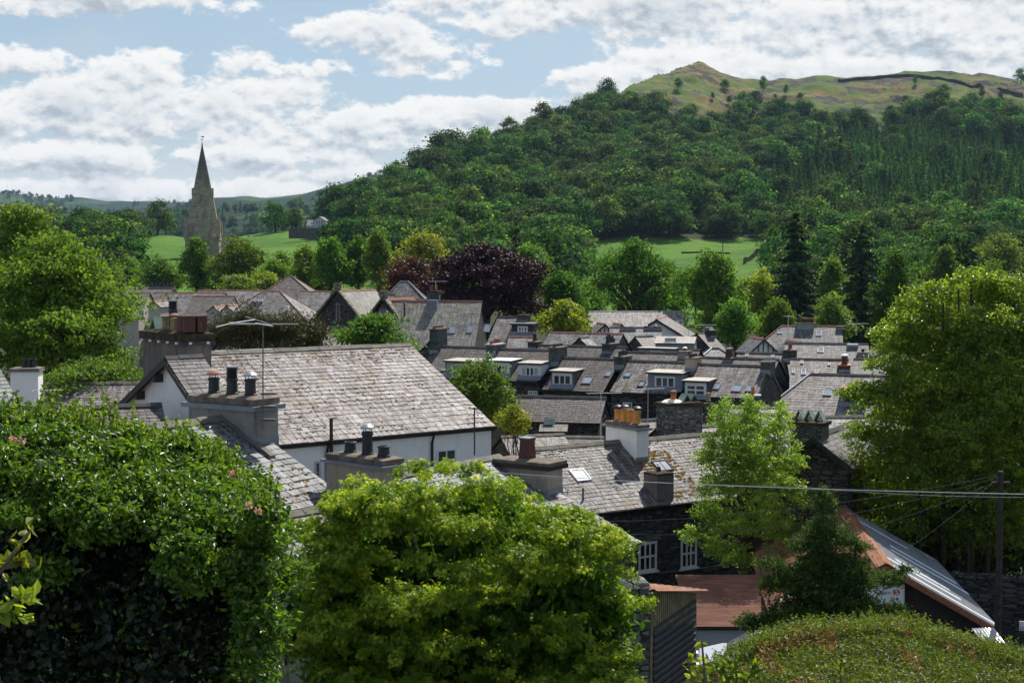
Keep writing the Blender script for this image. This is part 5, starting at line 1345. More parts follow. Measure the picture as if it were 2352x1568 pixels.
# ------------------------------------------------------------------ church spire
plain('spire_stone', (.4, .34, .25), .85, .2, .3, .6, .5, grime=((.09, .08, .065), .65))
def spire():
    P = at(467, 560, 420); zb = float(gz(P.x, P.y)); base = Vector((P.x, P.y, zb))
    e = empty('church_spire', base, R(8), 'tall tapering stone church spire with little gabled openings, above the round green trees', 'church')
    H = at(467, 333, 420).z - zb
    k = F / 420
    def z(y): return at(467, y, 420).z - zb
    def r(y): return 5.4 * (y - 333) / 227.0 + .12
    def oct_(mb, y0, y1, m, n=8):
        a = np.arange(n) * 2 * math.pi / n + math.pi / n
        V = [(r(y0) / math.cos(math.pi / n) * math.cos(t_), r(y0) / math.cos(math.pi / n) * math.sin(t_), z(y0)) for t_ in a] + [(r(y1) / math.cos(math.pi / n) * math.cos(t_), r(y1) / math.cos(math.pi / n) * math.sin(t_), z(y1)) for t_ in a]
        mb.add(V, [[i, (i + 1) % n, n + (i + 1) % n, n + i] for i in range(n)] + [list(range(n, 2 * n)), list(range(n))[::-1]], m)
    def fn(t):
        o = objco(t)
        b = t.add('ShaderNodeTexBrick', None, Vector=t.add('ShaderNodeCombineXYZ', None, X=t.math('ADD', t.add('ShaderNodeSeparateXYZ', None, Vector=o).outputs[0], t.add('ShaderNodeSeparateXYZ', None, Vector=o).outputs[1]), Y=t.add('ShaderNodeSeparateXYZ', None, Vector=o).outputs[2]).outputs[0],
                  Color1=(.5, .42, .3), Color2=(.36, .3, .21), Mortar=(.17, .14, .1), Scale=1.0)
        b.inputs['Mortar Size'].default_value = .03; b.inputs['Brick Width'].default_value = .9; b.inputs['Row Height'].default_value = .42
        hgt = t.add('ShaderNodeSeparateXYZ', None, Vector=o).outputs[2]
        n = t.noise(scaled(t, o, .5, .5, .15), 1.6, 5, .65)
        c = t.mix(t.math('MULTIPLY', t.step(n, .45, .7), .6), b.outputs[0], (.09, .08, .07))
        c = t.mix(t.math('MULTIPLY', t.step(t.math('ADD', hgt, t.math('MULTIPLY', n, 8)), H - 12, H - 1), .75), c, (.075, .07, .075))
        return principled(t, c, .85, .2, b.outputs[1], .4, .05)
    M['spire_block'] = mat('spire_block', fn)
    mb = MB(); oct_(mb, 545, 470, 'spire_block'); oct_(mb, 470, 412, 'spire_block'); oct_(mb, 412, 333, 'spire_block'); mb.build('spire', e)
    mb = MB(); w = r(545) * .93
    mb.box(-w, w, -w, w, 0, z(545) + .01, 'spire_block'); mb.box(-w - .25, w + .25, -w - .25, w + .25, z(552), z(545) + .15, 'spire_stone')
    mb.build('tower', e)
    for sx in (-1, 1):
        for sy in (-1, 1):
            mb = MB(); q = w * .98; mb.box(sx * q - .55, sx * q + .55, sy * q - .55, sy * q + .55, z(545), z(518), 'spire_stone'); mb.frustum(sx * q, sy * q, z(518), z(500), .6, .6, .04, .04, 'spire_stone'); mb.build('pinnacle', e)
    def lucarne(ang, y0, y1, ytip, hw, dep, m='spire_stone'):
        mb = MB(); r0 = r((y0 + y1) / 2)
        x0 = r(y0) - 1.2; x1 = r(y0) + dep
        mb.box(x0, x1, -hw, -hw * .55, z(y0), z(y1), m); mb.box(x0, x1, hw * .55, hw, z(y0), z(y1), m)
        mb.box(x0, x1 - .3, -hw * .55, hw * .55, z(y0), z(y1), 'black_paint_and_shade')  # black block stands for the shade inside the opening
        mb.prism([(-hw * 1.15, z(y1)), (hw * 1.15, z(y1)), (0, z(ytip))], 'x', x0 - .6, x1 + .08, m)
        mb.box(x0, x1 - .12, -.06, .06, z(y0), z(y1), m)
        o = mb.build('lucarne', e); o.rotation_euler = (0, 0, ang)
    for i in range(4):
        a = i * math.pi / 2 - math.pi / 2 
        lucarne(a, 470, 448, 432, .66, -.3); lucarne(a + math.pi / 4, 412, 400, 391, .36, -.22)
        lucarne(a, 545, 518, 502, .95, -.45)
    mb = MB(); mb.lathe(0, 0, [(.2, H - .3), (.3, H), (.1, H + .3), (.22, H + .5), (.05, H + .8)], 'spire_stone', 8)
    mb.tube([(0, 0, H + .7), (0, 0, H + 2.5)], .06, 'black_paint_and_shade', 5); mb.box(-.5, .5, -.04, .04, H + 1.5, H + 1.62, 'black_paint_and_shade'); mb.box(-.1, .55, -.03, .03, H + 2.2, H + 2.55, 'black_paint_and_shade')
    mb.build('weather_vane', e)
spire()

# ------------------------------------------------------------------ lone white house among the far trees, terrace, cars
P = at(729, 520, 560); zb = at(729, 519, 560).z
V = House('far_house', 'pale gabled house with big windows standing alone among distant trees', 706, 505, 575, 0, x1=748, w=4, pitch=32, roof='slate_far', wall='cream_render', ridge=None, ex=.6, wd=1.2, zg=at(729, 519, 575).z - 1)
V2 = House('gabled_wing', 'pale gable with white-framed glazing on the lone far house', 733, 497, 566, 84, L=8, w=2.6, pitch=34, roof='slate_far', wall='blue_wall', ridge=None, ex=.6, wd=1.2, zg=at(729, 520, 566).z - 1, gov=.3)
V2.window_at(V2.e, 'x', -1, .3, -1.5, 1.5, V2.H - 3.2, V2.H - 1.6, cols=3, fw=.16, sill=False)
V.window(714, 510, 724, 516, cols=3, fw=.16, sill=False)
mb = MB(); a0, a1 = at(664, 529, 556), at(750, 523, 556)
mb.box(a0.x, a1.x, a0.y - 1, a0.y, a0.z - 3.2, a0.z + .9, 'stone_grey'); tw = mb.build('garden_wall'); tag(tw, 'long pale retaining wall below the lone far house', 'wall')
def car(name, P, rz, paint, label, L_=4.0):
    e = empty(name, P, rz, label, 'car')
    body = [(-L_ / 2, .35), (-L_ / 2 + .05, .75), (-L_ / 2 + .5, .9), (-L_ / 2 + 1.0, .98), (L_ / 2 - .75, .95), (L_ / 2 - .1, .78), (L_ / 2, .55), (L_ / 2, .3), (-L_ / 2, .25)]
    mb = MB(); mb.prism(body, 'y', -.82, .82, paint); b = mb.build('body', e, bevel=.06)
    cab = [(-L_ / 2 + .35, .93), (-L_ / 2 + .75, 1.38), (-.1, 1.47), (.45, 1.4), (1.15, .95)]
    mb = MB(); mb.prism(cab, 'y', -.7, .7, paint); c = mb.build('cabin', e, bevel=.06)
    mb = MB(); gl = [(-L_ / 2 + .55, .99), (-L_ / 2 + .85, 1.32), (-.1, 1.4), (.4, 1.34), (.95, 1.0)]
    mb.prism(gl, 'y', -.712, -.702, 'glass'); mb.prism(gl, 'y', .702, .712, 'glass'); mb.build('side_window', e)
    for nm, (xa, za, xb, zb_) in (('windscreen', (1.12, 1.0, .5, 1.385)), ('rear_window', (-L_ / 2 + .4, 1.02, -L_ / 2 + .72, 1.36))):
        mb = MB(); s_ = .02 if xa > 0 else -.02
        mb.add([(xa + s_, -.6, za), (xa + s_, .6, za), (xb + s_, .55, zb_), (xb + s_, -.55, zb_), (xa + s_ * .2, -.6, za - .01), (xa + s_ * .2, .6, za - .01), (xb + s_ * .2, .55, zb_), (xb + s_ * .2, -.55, zb_)], [[0, 1, 2, 3], [4, 7, 6, 5], [0, 4, 5, 1], [1, 5, 6, 2], [2, 6, 7, 3], [3, 7, 4, 0]], 'glass'); mb.build(nm, e)
    for x in (-L_ / 2 + .7, L_ / 2 - .75):
        for y in (-.8, .8):
            mb = MB(); mb.lathe(0, 0, [(.27, -.1), (.31, -.07), (.31, .07), (.27, .1)], 'tyre', 18); w = mb.build('wheel', e); w.location = (x, y, .31); w.rotation_euler = (R(90), 0, 0)
            m2 = MB(); m2.lathe(0, 0, [(.18, -.108), (.18, .108)], 'steel', 12); m2.build('hub', w)
    for y in (-.6, .6):
        mb = MB(); mb.box(L_ / 2 - .06, L_ / 2 + .01, y - .15, y + .15, .58, .72, 'flat_white'); mb.build('headlight', e)
        mb = MB(); mb.box(-L_ / 2 - .005, -L_ / 2 + .06, y - .12, y + .12, .62, .8, 'red_paint'); mb.build('tail_light', e)
    return e
def on_ground(x, y, Y): 
    p = at(x, y, Y); return Vector((p.x, p.y, float(gz(p.x, p.y))))
for x, l in ((786, 'white'), (764, 'grey')):
    p = on_ground(x, 535, 600); 
car('parked_car', on_ground(785, 537, 560), .3, 'black_paint_and_shade', 'small dark car on the track below the lone far house')

# ------------------------------------------------------------------ fell: dry stone wall, field boundary, post
def ground_at(x, y, r0=420, r1=1400):
    """first point of the ground met by the ray through the view point"""
    d = ray(x, y); rs = np.linspace(r0, r1, 900); q = rs / d.y
    X, Y, Z = d.x * q, d.y * q, ZC + d.z * q
    k = np.argmax(gz(X, Y) > Z); return Vector((X[k], Y[k], float(gz(X[k], Y[k]))))
def ground_wall(pts, h, t_, m, name, label, n=60, lump=.3):
    P = [ground_at(x, y) for x, y in pts]
    mb = MB(); V = []; r_ = random.Random(4)
    seg = []
    for i in range(len(P) - 1):
        k = max(2, int((P[i + 1] - P[i]).length / 3))
        for j in range(k): seg.append(P[i].lerp(P[i + 1], j / k))
    for p in seg:
        z = float(gz(p.x, p.y)); hh = h * r_.uniform(1 - lump, 1 + lump * .3)
        V += [(p.x, p.y - t_, z - .5), (p.x, p.y - t_ * .6, z + hh), (p.x, p.y + t_ * .6, z + hh), (p.x, p.y + t_, z - .5)]
    nn = len(seg); fcs = []
    for i in range(nn - 1):
        for j in range(4): fcs.append([i * 4 + j, i * 4 + (j + 1) % 4, (i + 1) * 4 + (j + 1) % 4, (i + 1) * 4 + j])
    mb.add(V, fcs, m); tag(mb.build(name), label, 'wall')
ground_wall([(1925, 188), (1990, 184), (2050, 178), (2120, 181), (2190, 189), (2250, 199), (2300, 209), (2360, 222)], 2.3, .7, 'stone_dark', 'field_wall', 'dark dry stone wall climbing over the bare fell at the right')
ground_wall([(1755, 576), (1735, 588), (1715, 602), (1705, 610)], 2.0, 1.5, 'leaf_ivy', 'hedgerow', 'short dark hedgerow dividing the bright field')
ground_wall([(1565, 582), (1640, 582), (1695, 585)], .7, .25, 'pole_wood', 'field_fence', 'thin wooden fence across the bright field')
p = ground_at(1660, 578); e = empty('power_pole', p, 0, 'lone power pole standing in the bright field', 'pole'); mb = MB(); mb.tube([(0, 0, 0), (0, 0, 6.6)], .16, 'pole_wood', 6); mb.box(-.9, .9, -.08, .08, 6.0, 6.2, 'pole_wood'); mb.build('post', e)

# lone trees on the open fell
FT = [(1665, 208, 22, 'round'), (1753, 212, 20, 'tall'), (1805, 218, 13, 'tall'), (1675, 240, 22, 'round'), (1558, 208, 22, 'round'), (1637, 230, 9, 'tall'), (2102, 197, 12, 'tall'), (2168, 214, 20, 'round'), (2255, 228, 15, 'tall'), (2297, 228, 13, 'round'), (1450, 243, 28, 'round'), (1395, 235, 50, 'round'), (1505, 268, 56, 'round'), (1735, 250, 46, 'round'), (1708, 268, 44, 'round'), (1838, 230, 14, 'round'), (1590, 282, 40, 'round'), (2080, 235, 14, 'round'), (1780, 228, 12, 'round'), (2345, 195, 30, 'round')]
words = ['left of the peak foot', 'upright', 'slim', 'round', 'dark scrubby', 'tiny thin', 'wind-bent', 'compact', 'thin-crowned', 'smallest round']
wh = ['on the green slope below the summit', 'standing up on the skyline side of the fell', 'beside the rocky knoll', 'low on the green slope', 'on the crag side under the summit', 'alone on the brown bracken patch', 'just under the dark stone wall', 'in the open grass under the wall', 'near the right end of the fell', 'at the far right of the fell',
      'at the left edge of the fell grass', 'crowning the wood at the left end of the fell', 'at the top of the wood below the bracken', 'in the pair at the wood edge, right one', 'in the pair at the wood edge, left one', 'below the rocky knoll', 'in the notch of the fell grass', 'in the bracken right of the thin path', 'right beside the slim upright one', 'at the right skyline']
for i, (x, y, w, k) in enumerate(FT):
    g_ = ground_at(x, y); s = w / F * g_.y
    src = pb[i % 5] if k == 'round' else pb[4]
    o = bpy.data.objects.new('fell_tree', src); COL.objects.link(o); o.location = g_; o.rotation_euler = (0, 0, i * 1.3)
    o.scale = (s / 11, s / 11, s / 11 * (1.0 if k == 'round' else 1.45)); tag(o, 'dark green tree ' + wh[i], 'tree', 'lone trees on the fell')

# ------------------------------------------------------------------ yard: corrugated sheds
def corr(mb, O, u, v, lu, lv, m, per=.16, amp=.018, seg=4):
    O = np.array(O, float); u = np.array(u, float); v = np.array(v, float); nr = np.cross(u, v); nr /= np.linalg.norm(nr)
    n = int(lu / per * seg); x = np.linspace(0, lu, n + 1); h = np.sin(x / per * 2 * math.pi) * amp
    top = O + x[:, None] * u + h[:, None] * nr; t2 = top + v * lv
    V = np.concatenate([top, t2, top - nr * .006, t2 - nr * .006]); i = np.arange(n)[:, None]; N = n + 1
    mb.add(V, np.concatenate([i + np.array([[0, 1, N + 1, N]]), i + np.array([[2 * N, 3 * N, 3 * N + 1, 2 * N + 1]]), i + np.array([[0, 2 * N, 2 * N + 1, 1]])]), m)
def rusty(name, a, b, grey):
    def fn(t):
        o = objco(t)
        n = t.noise(scaled(t, o, .6, 1, 1), 1.3, 5, .65); n2 = t.noise(scaled(t, o, .4, 6, 6), 2.5, 4, .6)
        c = t.mix(t.step(n2, .3, .7), a, b); c = t.mix(t.math('MULTIPLY', t.step(n, .5, .62), grey[1]), c, grey[0])
        return principled(t, c, .75, .3, n2, .3, .02)
    M[name] = mat(name, fn)
rusty('rust', (.17, .06, .03), (.36, .15, .075), ((.2, .18, .16), .45))
rusty('rust_brown', (.2, .085, .05), (.38, .18, .11), ((.13, .065, .04), .6))
rusty('tin_grey', (.15, .16, .165), (.24, .25, .255), ((.1, .1, .1), .4))
plain('clear_sheet', (.72, .76, .8), .35, .5, .06, 3, .05)
plain('fascia_wood', (.27, .23, .14), .8, .2, .4, 5, .3, grime=((.12, .09, .05), .6))
plain('roller', (.035, .037, .042), .5, .4, .2, 3, .1)
SH = House('corrugated_shed', 'large open corrugated shed, rusty on one slope and grey with pale strips on the other', 2035, 1295, 40, 84, L=9.6, w=3.2, drop=1.8, roof='tin_grey', wall='timber_dark', ridge=None, do_roof=False, over=.3, gov=.35, cat='shed')
for side in (1, -1):
    sl = math.hypot(SH.w, SH.drop)
    mb = MB()
    if side == 1: O = (0, -SH.w, SH.H - SH.drop); u = (1, 0, 0); v = (0, SH.w / sl, SH.drop / sl)
    else: O = (SH.L, SH.w, SH.H - SH.drop); u = (-1, 0, 0); v = (0, -SH.w / sl, SH.drop / sl)
    corr(mb, O, u, v, SH.L, sl, 'tin_grey' if side == 1 else 'rust')
    mb.build('roof', SH.e, label='grey sheeted slope with pale strips' if side == 1 else 'rusty red sheeted slope')
    strips = ((.35, .2, 0, 1), (1.5, .22, .25, .95), (2.3, .2, .3, .8), (4.2, .25, 0, .75), (5.3, .2, .05, .7), (7.4, .3, .42, .95)) if side == 1 else ((7.6, .3, .1, .8),)
    for a, w, f0, f1 in strips:
        mb = MB(); nr = np.cross(u, v); oo = np.array(O) + np.array(u) * a + np.array(v) * sl * f0 + nr * .016
        corr(mb, oo, u, v, w, sl * (f1 - f0), 'clear_sheet'); mb.build('roof_light', SH.e)
mb = MB()
for sg, ww in ((-1, SH.w), (1, SH.w)): mb.add([(-.02, 0, SH.H + .05), (SH.L, 0, SH.H + .05), (SH.L, sg * .26, SH.H + .05 - .26 * SH.drop / SH.w), (-.02, sg * .26, SH.H + .05 - .26 * SH.drop / SH.w), (-.02, 0, SH.H + .02), (SH.L, 0, SH.H + .02), (SH.L, sg * .26, SH.H + .02 - .26 * SH.drop / SH.w), (-.02, sg * .26, SH.H + .02 - .26 * SH.drop / SH.w)], [[0, 1, 2, 3], [4, 7, 6, 5], [2, 6, 7, 3], [0, 3, 7, 4], [1, 5, 6, 2]], 'rust')
mb.build('ridge_flashing', SH.e)
for sg in (-1, 1):
    mb = MB(); mb.prism([(0, SH.H - .03), (0, SH.H - .2), (sg * SH.w, SH.H - SH.drop - .2), (sg * SH.w, SH.H - SH.drop - .03)], 'x', -.05, .0, 'rust'); mb.build('bargeboard', SH.e)
mb = MB(); mb.box(.345, .349, -2.2, 2.6, 0, SH.H - SH.drop - .35, 'black_paint_and_shade'); mb.build('doorway_shade', SH.e)  # black sheet on the wall stands for the shade inside the open shed
# sign on the shed's gable
def text(s_, size, loc, parent, m, rot=(R(90), 0, 0)):
    c = bpy.data.curves.new('lettering', 'FONT'); c.body = s_; c.size = size; c.extrude = .002; c.materials.append(M[m])
    o = bpy.data.objects.new('lettering', c); COL.objects.link(o); bpy.context.view_layer.update(); m_ = bpy.data.meshes.new_from_object(o.evaluated_get(bpy.context.evaluated_depsgraph_get())); bpy.data.objects.remove(o); o = bpy.data.objects.new('lettering', m_); COL.objects.link(o); o.parent = parent; o.location = loc; o.rotation_euler = rot; return o
q = SH.on_gable(2073, 1383, .35); wp = SH.base + SH.u * .2 - SH.n * q.y + Vector((0, 0, q.z))
sg_ = empty('workshop_sign', wp, SH.a - R(90), 'white workshop sign with a red spanner emblem on the dark shed gable', 'sign')
mb = MB(); mb.box(-1.55, 0, 0, .04, 0, .53, 'white_paint'); mb.build('board', sg_)
mb = MB(); mb.box(-1.58, .02, -.012, .05, -.03, 0, 'dull_paint'); mb.box(-1.58, .02, -.012, .05, .53, .56, 'dull_paint'); mb.box(0, .03, -.01, .048, 0, .53, 'dull_paint'); mb.build('sign_frame', sg_)
text('service', .075, (-.6, -.002, .42), sg_, 'ink'); text('Auto', .16, (-.68, -.002, .27), sg_, 'ink')
mb = MB(); mb.prism([(-.3, .4), (-.28, .25), (-.14, .25), (-.1, .3), (-.13, .4)], 'y', -.006, -.001, 'red_paint')
mb.build('emblem', sg_)
mb = MB(); a_ = [(-.215 + .055 * math.cos(t_), .325 + .055 * math.sin(t_)) for t_ in np.linspace(-2.3, 2.3, 12)] + [(-.215 + .028 * math.cos(t_), .325 + .028 * math.sin(t_)) for t_ in np.linspace(2.3, -2.3, 12)]
for k in range(11): mb.prism([a_[k], a_[k + 1], a_[22 - k], a_[23 - k]], 'y', -.01, -.0065, 'white_paint')
mb.prism([(-.18, .29), (-.16, .31), (-.11, .262), (-.13, .25)], 'y', -.01, -.0065, 'white_paint'); mb.build('spanner', sg_)
mb = MB()
for i in range(3):
    for j in range(3): mb.box(-.36 + i * .032, -.34 + i * .032, -.004, -.001, .09 + j * .034, .115 + j * .034, 'ink')
mb.build('keypad_mark', sg_)
mb = MB(); mb.prism([(-.18 + .045 * math.cos(t_), .135 + .045 * math.sin(t_)) for t_ in np.linspace(0, 6.283, 17)[:-1]], 'y', -.004, -.001, 'ink_grey'); mb.build('round_mark', sg_)

# brown sheeted lean-to over the pale wall
a = at(1595, 1439, 42); zf = a.z; b = at(1760, 1436, 42)
bk = at(1553, 1319, 46); zk = bk.z
e = empty('sheeted_garage', (a.x, a.y, float(gz(a.x, a.y)) - .3), 0, 'low garage with a broad rusty brown sheeted roof above a pale blue wall', 'garage')
z0 = e.location.z
mb = MB(); vv = np.array([0, 4.0, zk - zf]); vl = np.linalg.norm(vv); vv /= vl
nrm_ = np.cross((1, 0, 0), vv)
# ribs run along the building
n = 46; ys = np.linspace(0, vl, n * 4 + 1); hh = np.sin(ys / vl * n * 2 * math.pi) * .012
W_ = b.x - a.x + 1.2
V_ = []
for x_ in (-.12, W_): V_ += [tuple(np.array([x_, 0, zf - z0]) + vv * s + nrm_ * h) for s, h in zip(ys, hh)]
N_ = len(ys); mb.add(V_, [[i, N_ + i, N_ + i + 1, i + 1] for i in range(N_ - 1)], 'rust_brown'); 
mb.add([(-.12, 0, zf - z0 - .05), (W_, 0, zf - z0 - .05), (W_, 4, zk - z0 - .05), (-.12, 4, zk - z0 - .05)], [[0, 1, 2, 3]], 'timber_dark'); mb.box(-.12, W_, -.02, .0, zf - z0 - .1, zf - z0 + .02, 'timber_dark'); mb.box(-.16, -.12, 0, 4, zf - z0 - .1, zf - z0 - .02, 'timber_dark')
mb.build('roof', e)
mb = MB(); mb.box(0, W_, .15, .35, 0, zf - z0 - .06, 'blue_wall'); mb.box(0, .2, .35, 3.9, 0, zf - z0 - .06, 'blue_wall'); mb.build('wall', e)
# garage with the dark roller door
P = at(1491, 1349, 24); e = empty('roller_garage', (P.x, P.y, float(gz(P.x, P.y)) - .2), R(64), 'narrow timber-faced garage with a dark roller door beside the stone pillar', 'garage')
zt = P.z - e.location.z; Lg = 2.45; zr_ = at(1597, 1358, P.y + Lg * .9).z - e.location.z
mb = MB(); mb.box(0, .12, -.03, .0, 0, zt - .75, 'fascia_wood'); mb.box(Lg - .12, Lg, -.03, 0, 0, zr_ - .55, 'fascia_wood')
mb.prism([(0, zt - .75), (Lg, zr_ - .55), (Lg, zr_ - .02), (0, zt - .02)], 'y', -.03, .02, 'fascia_wood')
for i in range(24): x_ = i * Lg / 24; f = x_ / Lg; mb.box(x_, x_ + .05, -.045, -.031, (zt - .75) * (1 - f) + (zr_ - .55) * f, (zt - .03) * (1 - f) + (zr_ - .03) * f - .02, 'fascia_wood')
mb.build('timber_front', e)
mb = MB()
for i in range(60):
    z_ = i * .125
    if z_ + .1 < zt - .62: mb.prism([(.0, z_), (-.06, z_ + .03), (-.06, z_ + .085), (0, z_ + .122)], 'x', .12, Lg - .12, 'roller')
mb.box(.12, Lg - .12, .001, .03, 0, zt - .6, 'roller'); mb.build('roller_door', e)
mb = MB(); mb.box(0, .1, .02, 1.4, 0, zt - .1, 'timber_dark'); mb.box(Lg - .1, Lg, .02, 1.4, 0, zr_ - .1, 'timber_dark'); mb.build('side_wall', e)
mb = MB(); dv = np.array([Lg + .35, 0, (zr_ - zt)]); dl = np.linalg.norm(dv)
corr(mb, (-.1, 1.6, zt + .0), (0, -1, 0), dv / dl, 1.8, dl, 'rust', .14, .016); mb.build('roof', e)
# rough stone pillar and wall
def rubble(P, rz, w, d, h, label, name='stone_wall', cap=True, m='stone_grey', cat='wall', seed=1):
    e = empty(name, P, rz, label, cat); mb = MB(); mb.box(0, w, 0, d, 0, h, m); mb.build('stonework', e)
    if cap:
        r_ = random.Random(seed); mb = MB(); x = -.05
        while x < w:
            l = r_.uniform(.18, .4); t_ = r_.uniform(.05, .13); 
            mb.frustum(x + l / 2, d / 2 + r_.uniform(-.03, .03), h + .001, h + t_, l / 2, d / 2 + .06, l / 2 * .9, d / 2 * r_.uniform(.7, 1), m); x += l + .01
        mb.build('coping', e)
    return e
P = at(1432, 1352, 23.6); z = float(gz(P.x, P.y)) - .2
rubble((P.x, P.y, z), R(8), .44, .5, P.z - z, 'rough stone pillar with loose flat capstones at the edge of the maple', 'stone_pillar', cat='pillar')
P = at(2188, 1322, 47); z = float(gz(P.x, P.y)) - .3
rubble((P.x, P.y, z), R(-22), 9, .5, P.z - z, 'dark dry stone wall at the right edge behind the telegraph pole', seed=3, m='stone_dark')
P = at(2341, 1447, 42.0)
s2 = empty('road_sign', P, R(-12), 'small white sign cut by the right edge, in front of the dark wall', 'sign'); mb = MB(); mb.box(0, .9, 0, .03, 0, .28, 'white_paint'); mb.build('board', s2); text('LO', .13, (.02, -.004, .03), s2, 'ink')
mb = MB(); mb.tube([(.45, .06, .2), (.45, .06, -2.5)], .03, 'steel', 6); mb.build('post', s2)
# little tin store
P = at(2262, 1478, 36.5); z = float(gz(P.x, P.y)) - .1
e = empty('tin_store', (P.x, P.y, z), R(8), 'tiny blue-grey corrugated store under the shed eaves corner', 'shed')
h = P.z - z; mb = MB(); corr(mb, (-.1, -.15, h), (1, 0, 0), (0, .93, .37), .62, .75, 'steel', .09, .014); mb.build('roof', e)
mb = MB(); mb.box(0, .44, 0, .5, 0, h - .02, 'ink_grey'); mb.build('wall', e)
# pole and wires
P = at(2299, 1082, 38); z = float(gz(P.x, P.y)); e = empty('telegraph_pole', (P.x, P.y, z), 0, 'dark wooden telegraph pole at the right edge', 'pole')
mb = MB(); mb.tube([(0, 0, 0), (0, 0, P.z - z)], [.1, .075], 'pole_wood', 10); mb.build('post', e)
mb = MB(); mb.box(-.25, .25, -.04, .04, P.z - z - .35, P.z - z - .28, 'pole_wood'); mb.build('crossarm', e)
def wire(pts, r, m, label, sag=.15):
    P = [at(*p) for p in pts]; out = []
    for i in range(len(P) - 1):
        for k in range(12):
            f = k / 12; out.append(P[i].lerp(P[i + 1], f) - Vector((0, 0, sag * 4 * f * (1 - f))))
    out.append(P[-1]); mb = MB(); mb.tube(out, r, m, 5); o = mb.build('overhead_wire'); tag(o, label, 'wire', 'overhead wires'); return o
wire([(1000, 1072, 34), (2440, 1136, 17)], .006, 'wire_bright', 'bright thick wire crossing in front of the right trees', .1)
wire([(1000, 1082, 34.3), (1850, 1118, 26), (2440, 1142, 17)], .0015, 'wire_bright', 'thinner wire running just under the bright one', .05)
wire([(600, 1072, 36), (1450, 1120, 50)], .006, 'wire_dark', 'thin wire in front of the white wall, upper one', .15)
wire([(600, 1090, 36), (1450, 1135, 50)], .006, 'wire_dark', 'thin wire in front of the white wall, lower one', .15)
wire([(1400, 1196, 52), (2299, 1090, 38)], .006, 'wire_dark', 'thin wire from the long middle house to the telegraph pole', .3)
wire([(1440, 1226, 52), (2299, 1094, 38)], .006, 'wire_dark', 'lower thin wire from the middle house to the telegraph pole', .5)
wire([(1430, 1318, 52), (2299, 1102, 38)], .006, 'wire_dark', 'lowest thin wire rising to the telegraph pole', .6)
wire([(2299, 1092, 38), (2010, 1310, 36)], .0015, 'wire_dark', 'thin wire dropping from the telegraph pole behind the juniper', .1)
wire([(1131, 886, 89), (1480, 925, 74)], .008, 'wire_dark', 'thin wire across the walls below the dormers', .4)
# parked car by the pale wall
P = at(1768, 1500, 38.5); car('parked_car', (P.x, P.y, at(1690, 1483, 38.5).z - 1.1), R(174), 'car_paint', 'silver car parked against the pale blue wall, mostly behind the juniper')
# road
a, b = at(2230, 1500, 36), at(2600, 1500, 36)
mb = MB(); xs = np.linspace(11, 22, 12); ysr = np.linspace(30, 48, 16); XX, YY = np.meshgrid(xs, ysr, indexing='ij'); i_ = np.arange(XX.size).reshape(XX.shape)
mb.add(np.stack([XX.ravel(), YY.ravel(), gz(XX, YY).ravel() + .03], 1), np.stack([i_[:-1, :-1], i_[1:, :-1], i_[1:, 1:], i_[:-1, 1:]], -1).reshape(-1, 4), 'asphalt'); tag(mb.build('road'), kind='structure')

# ------------------------------------------------------------------ aerials
bigA = empty('tv_aerial', at(604, 985, 33.6), 0, 'tall mast with a wide spidery television aerial above the three black pots', 'aerial')
def rel(x, y, Y): return at(x, y, Y) - bigA.location
mb = MB(); mb.tube([(0, 0, 0), rel(604, 743, 33.6)], .017, 'ridge_grey', 6); mb.build('mast', bigA)
mb = MB()
for a_, b_ in (((496, 751, 33.0), (537, 741, 33.4)), ((525, 740, 33.5), (624, 746, 33.7)), ((530, 744, 33.3), (600, 744, 33.6)), ((564, 727, 34.3), (624, 745, 33.6)), ((624, 744, 33.6), (686, 744, 33.8)), ((538, 741, 33.5), (586, 734, 34.0)), ((586, 742, 33.2), (628, 749, 33.6))):
    mb.tube([rel(*a_), rel(*b_)], .014, 'aerial_metal', 5)
mb.build('rods', bigA)
mb = MB()
for yy in (905, 935, 965): p = rel(604, yy, 33.6); mb.box(-.05, .3, 0, .25, p.z - .02, p.z + .02, 'ridge_dark')
mb.build('bracket', bigA)
def aer(x, ytop, ybot, Y, label, **k):
    P = at(x, ybot, Y); h = at(x, ytop, Y).z - P.z; tv_aerial(P, h, label, **k)
aer(1090, 935, 1045, 48, 'thin dark mast rising in front of the white house wall', r=.025, m='ridge_dark', n=3, boom=.2)
aer(1380, 900, 1015, 62, 'tall thin aerial mast left of the yellow pots, white head', az=.2, boom=1.5, n=9)
aer(1488, 890, 995, 68, 'tall thin aerial mast left of the big rough stone stack', az=.3, boom=1.4, n=9)
aer(1001, 645, 664, 137, 'aerial above the tall red-potted chimney', az=0, boom=1.8, n=8, r=.03)
aer(1582, 725, 770, 130, 'thin pole aerial against the dark trees', az=1, boom=.8, n=4, r=.03)
aer(1810, 725, 780, 130, 'thin pole aerial left of the red pots', az=.4, boom=.8, n=4, r=.03)
aer(1617, 745, 770, 126, 'wide aerial above the plain stone gable', az=.1, boom=1.8, n=7, r=.028)
aer(1966, 742, 770, 125, 'aerial right of the timbered house in front of the trees', az=.1, boom=1.8, n=7, r=.028)
aer(102, 893, 935, 57, 'small aerial on a short mast right of the white chimney', az=.1, boom=1.0, n=7, r=.018)
aer(560, 800, 820, 52.5, 'low comb-like aerial behind the mossy roof ridge', az=.64, boom=3.0, n=14, r=.014)
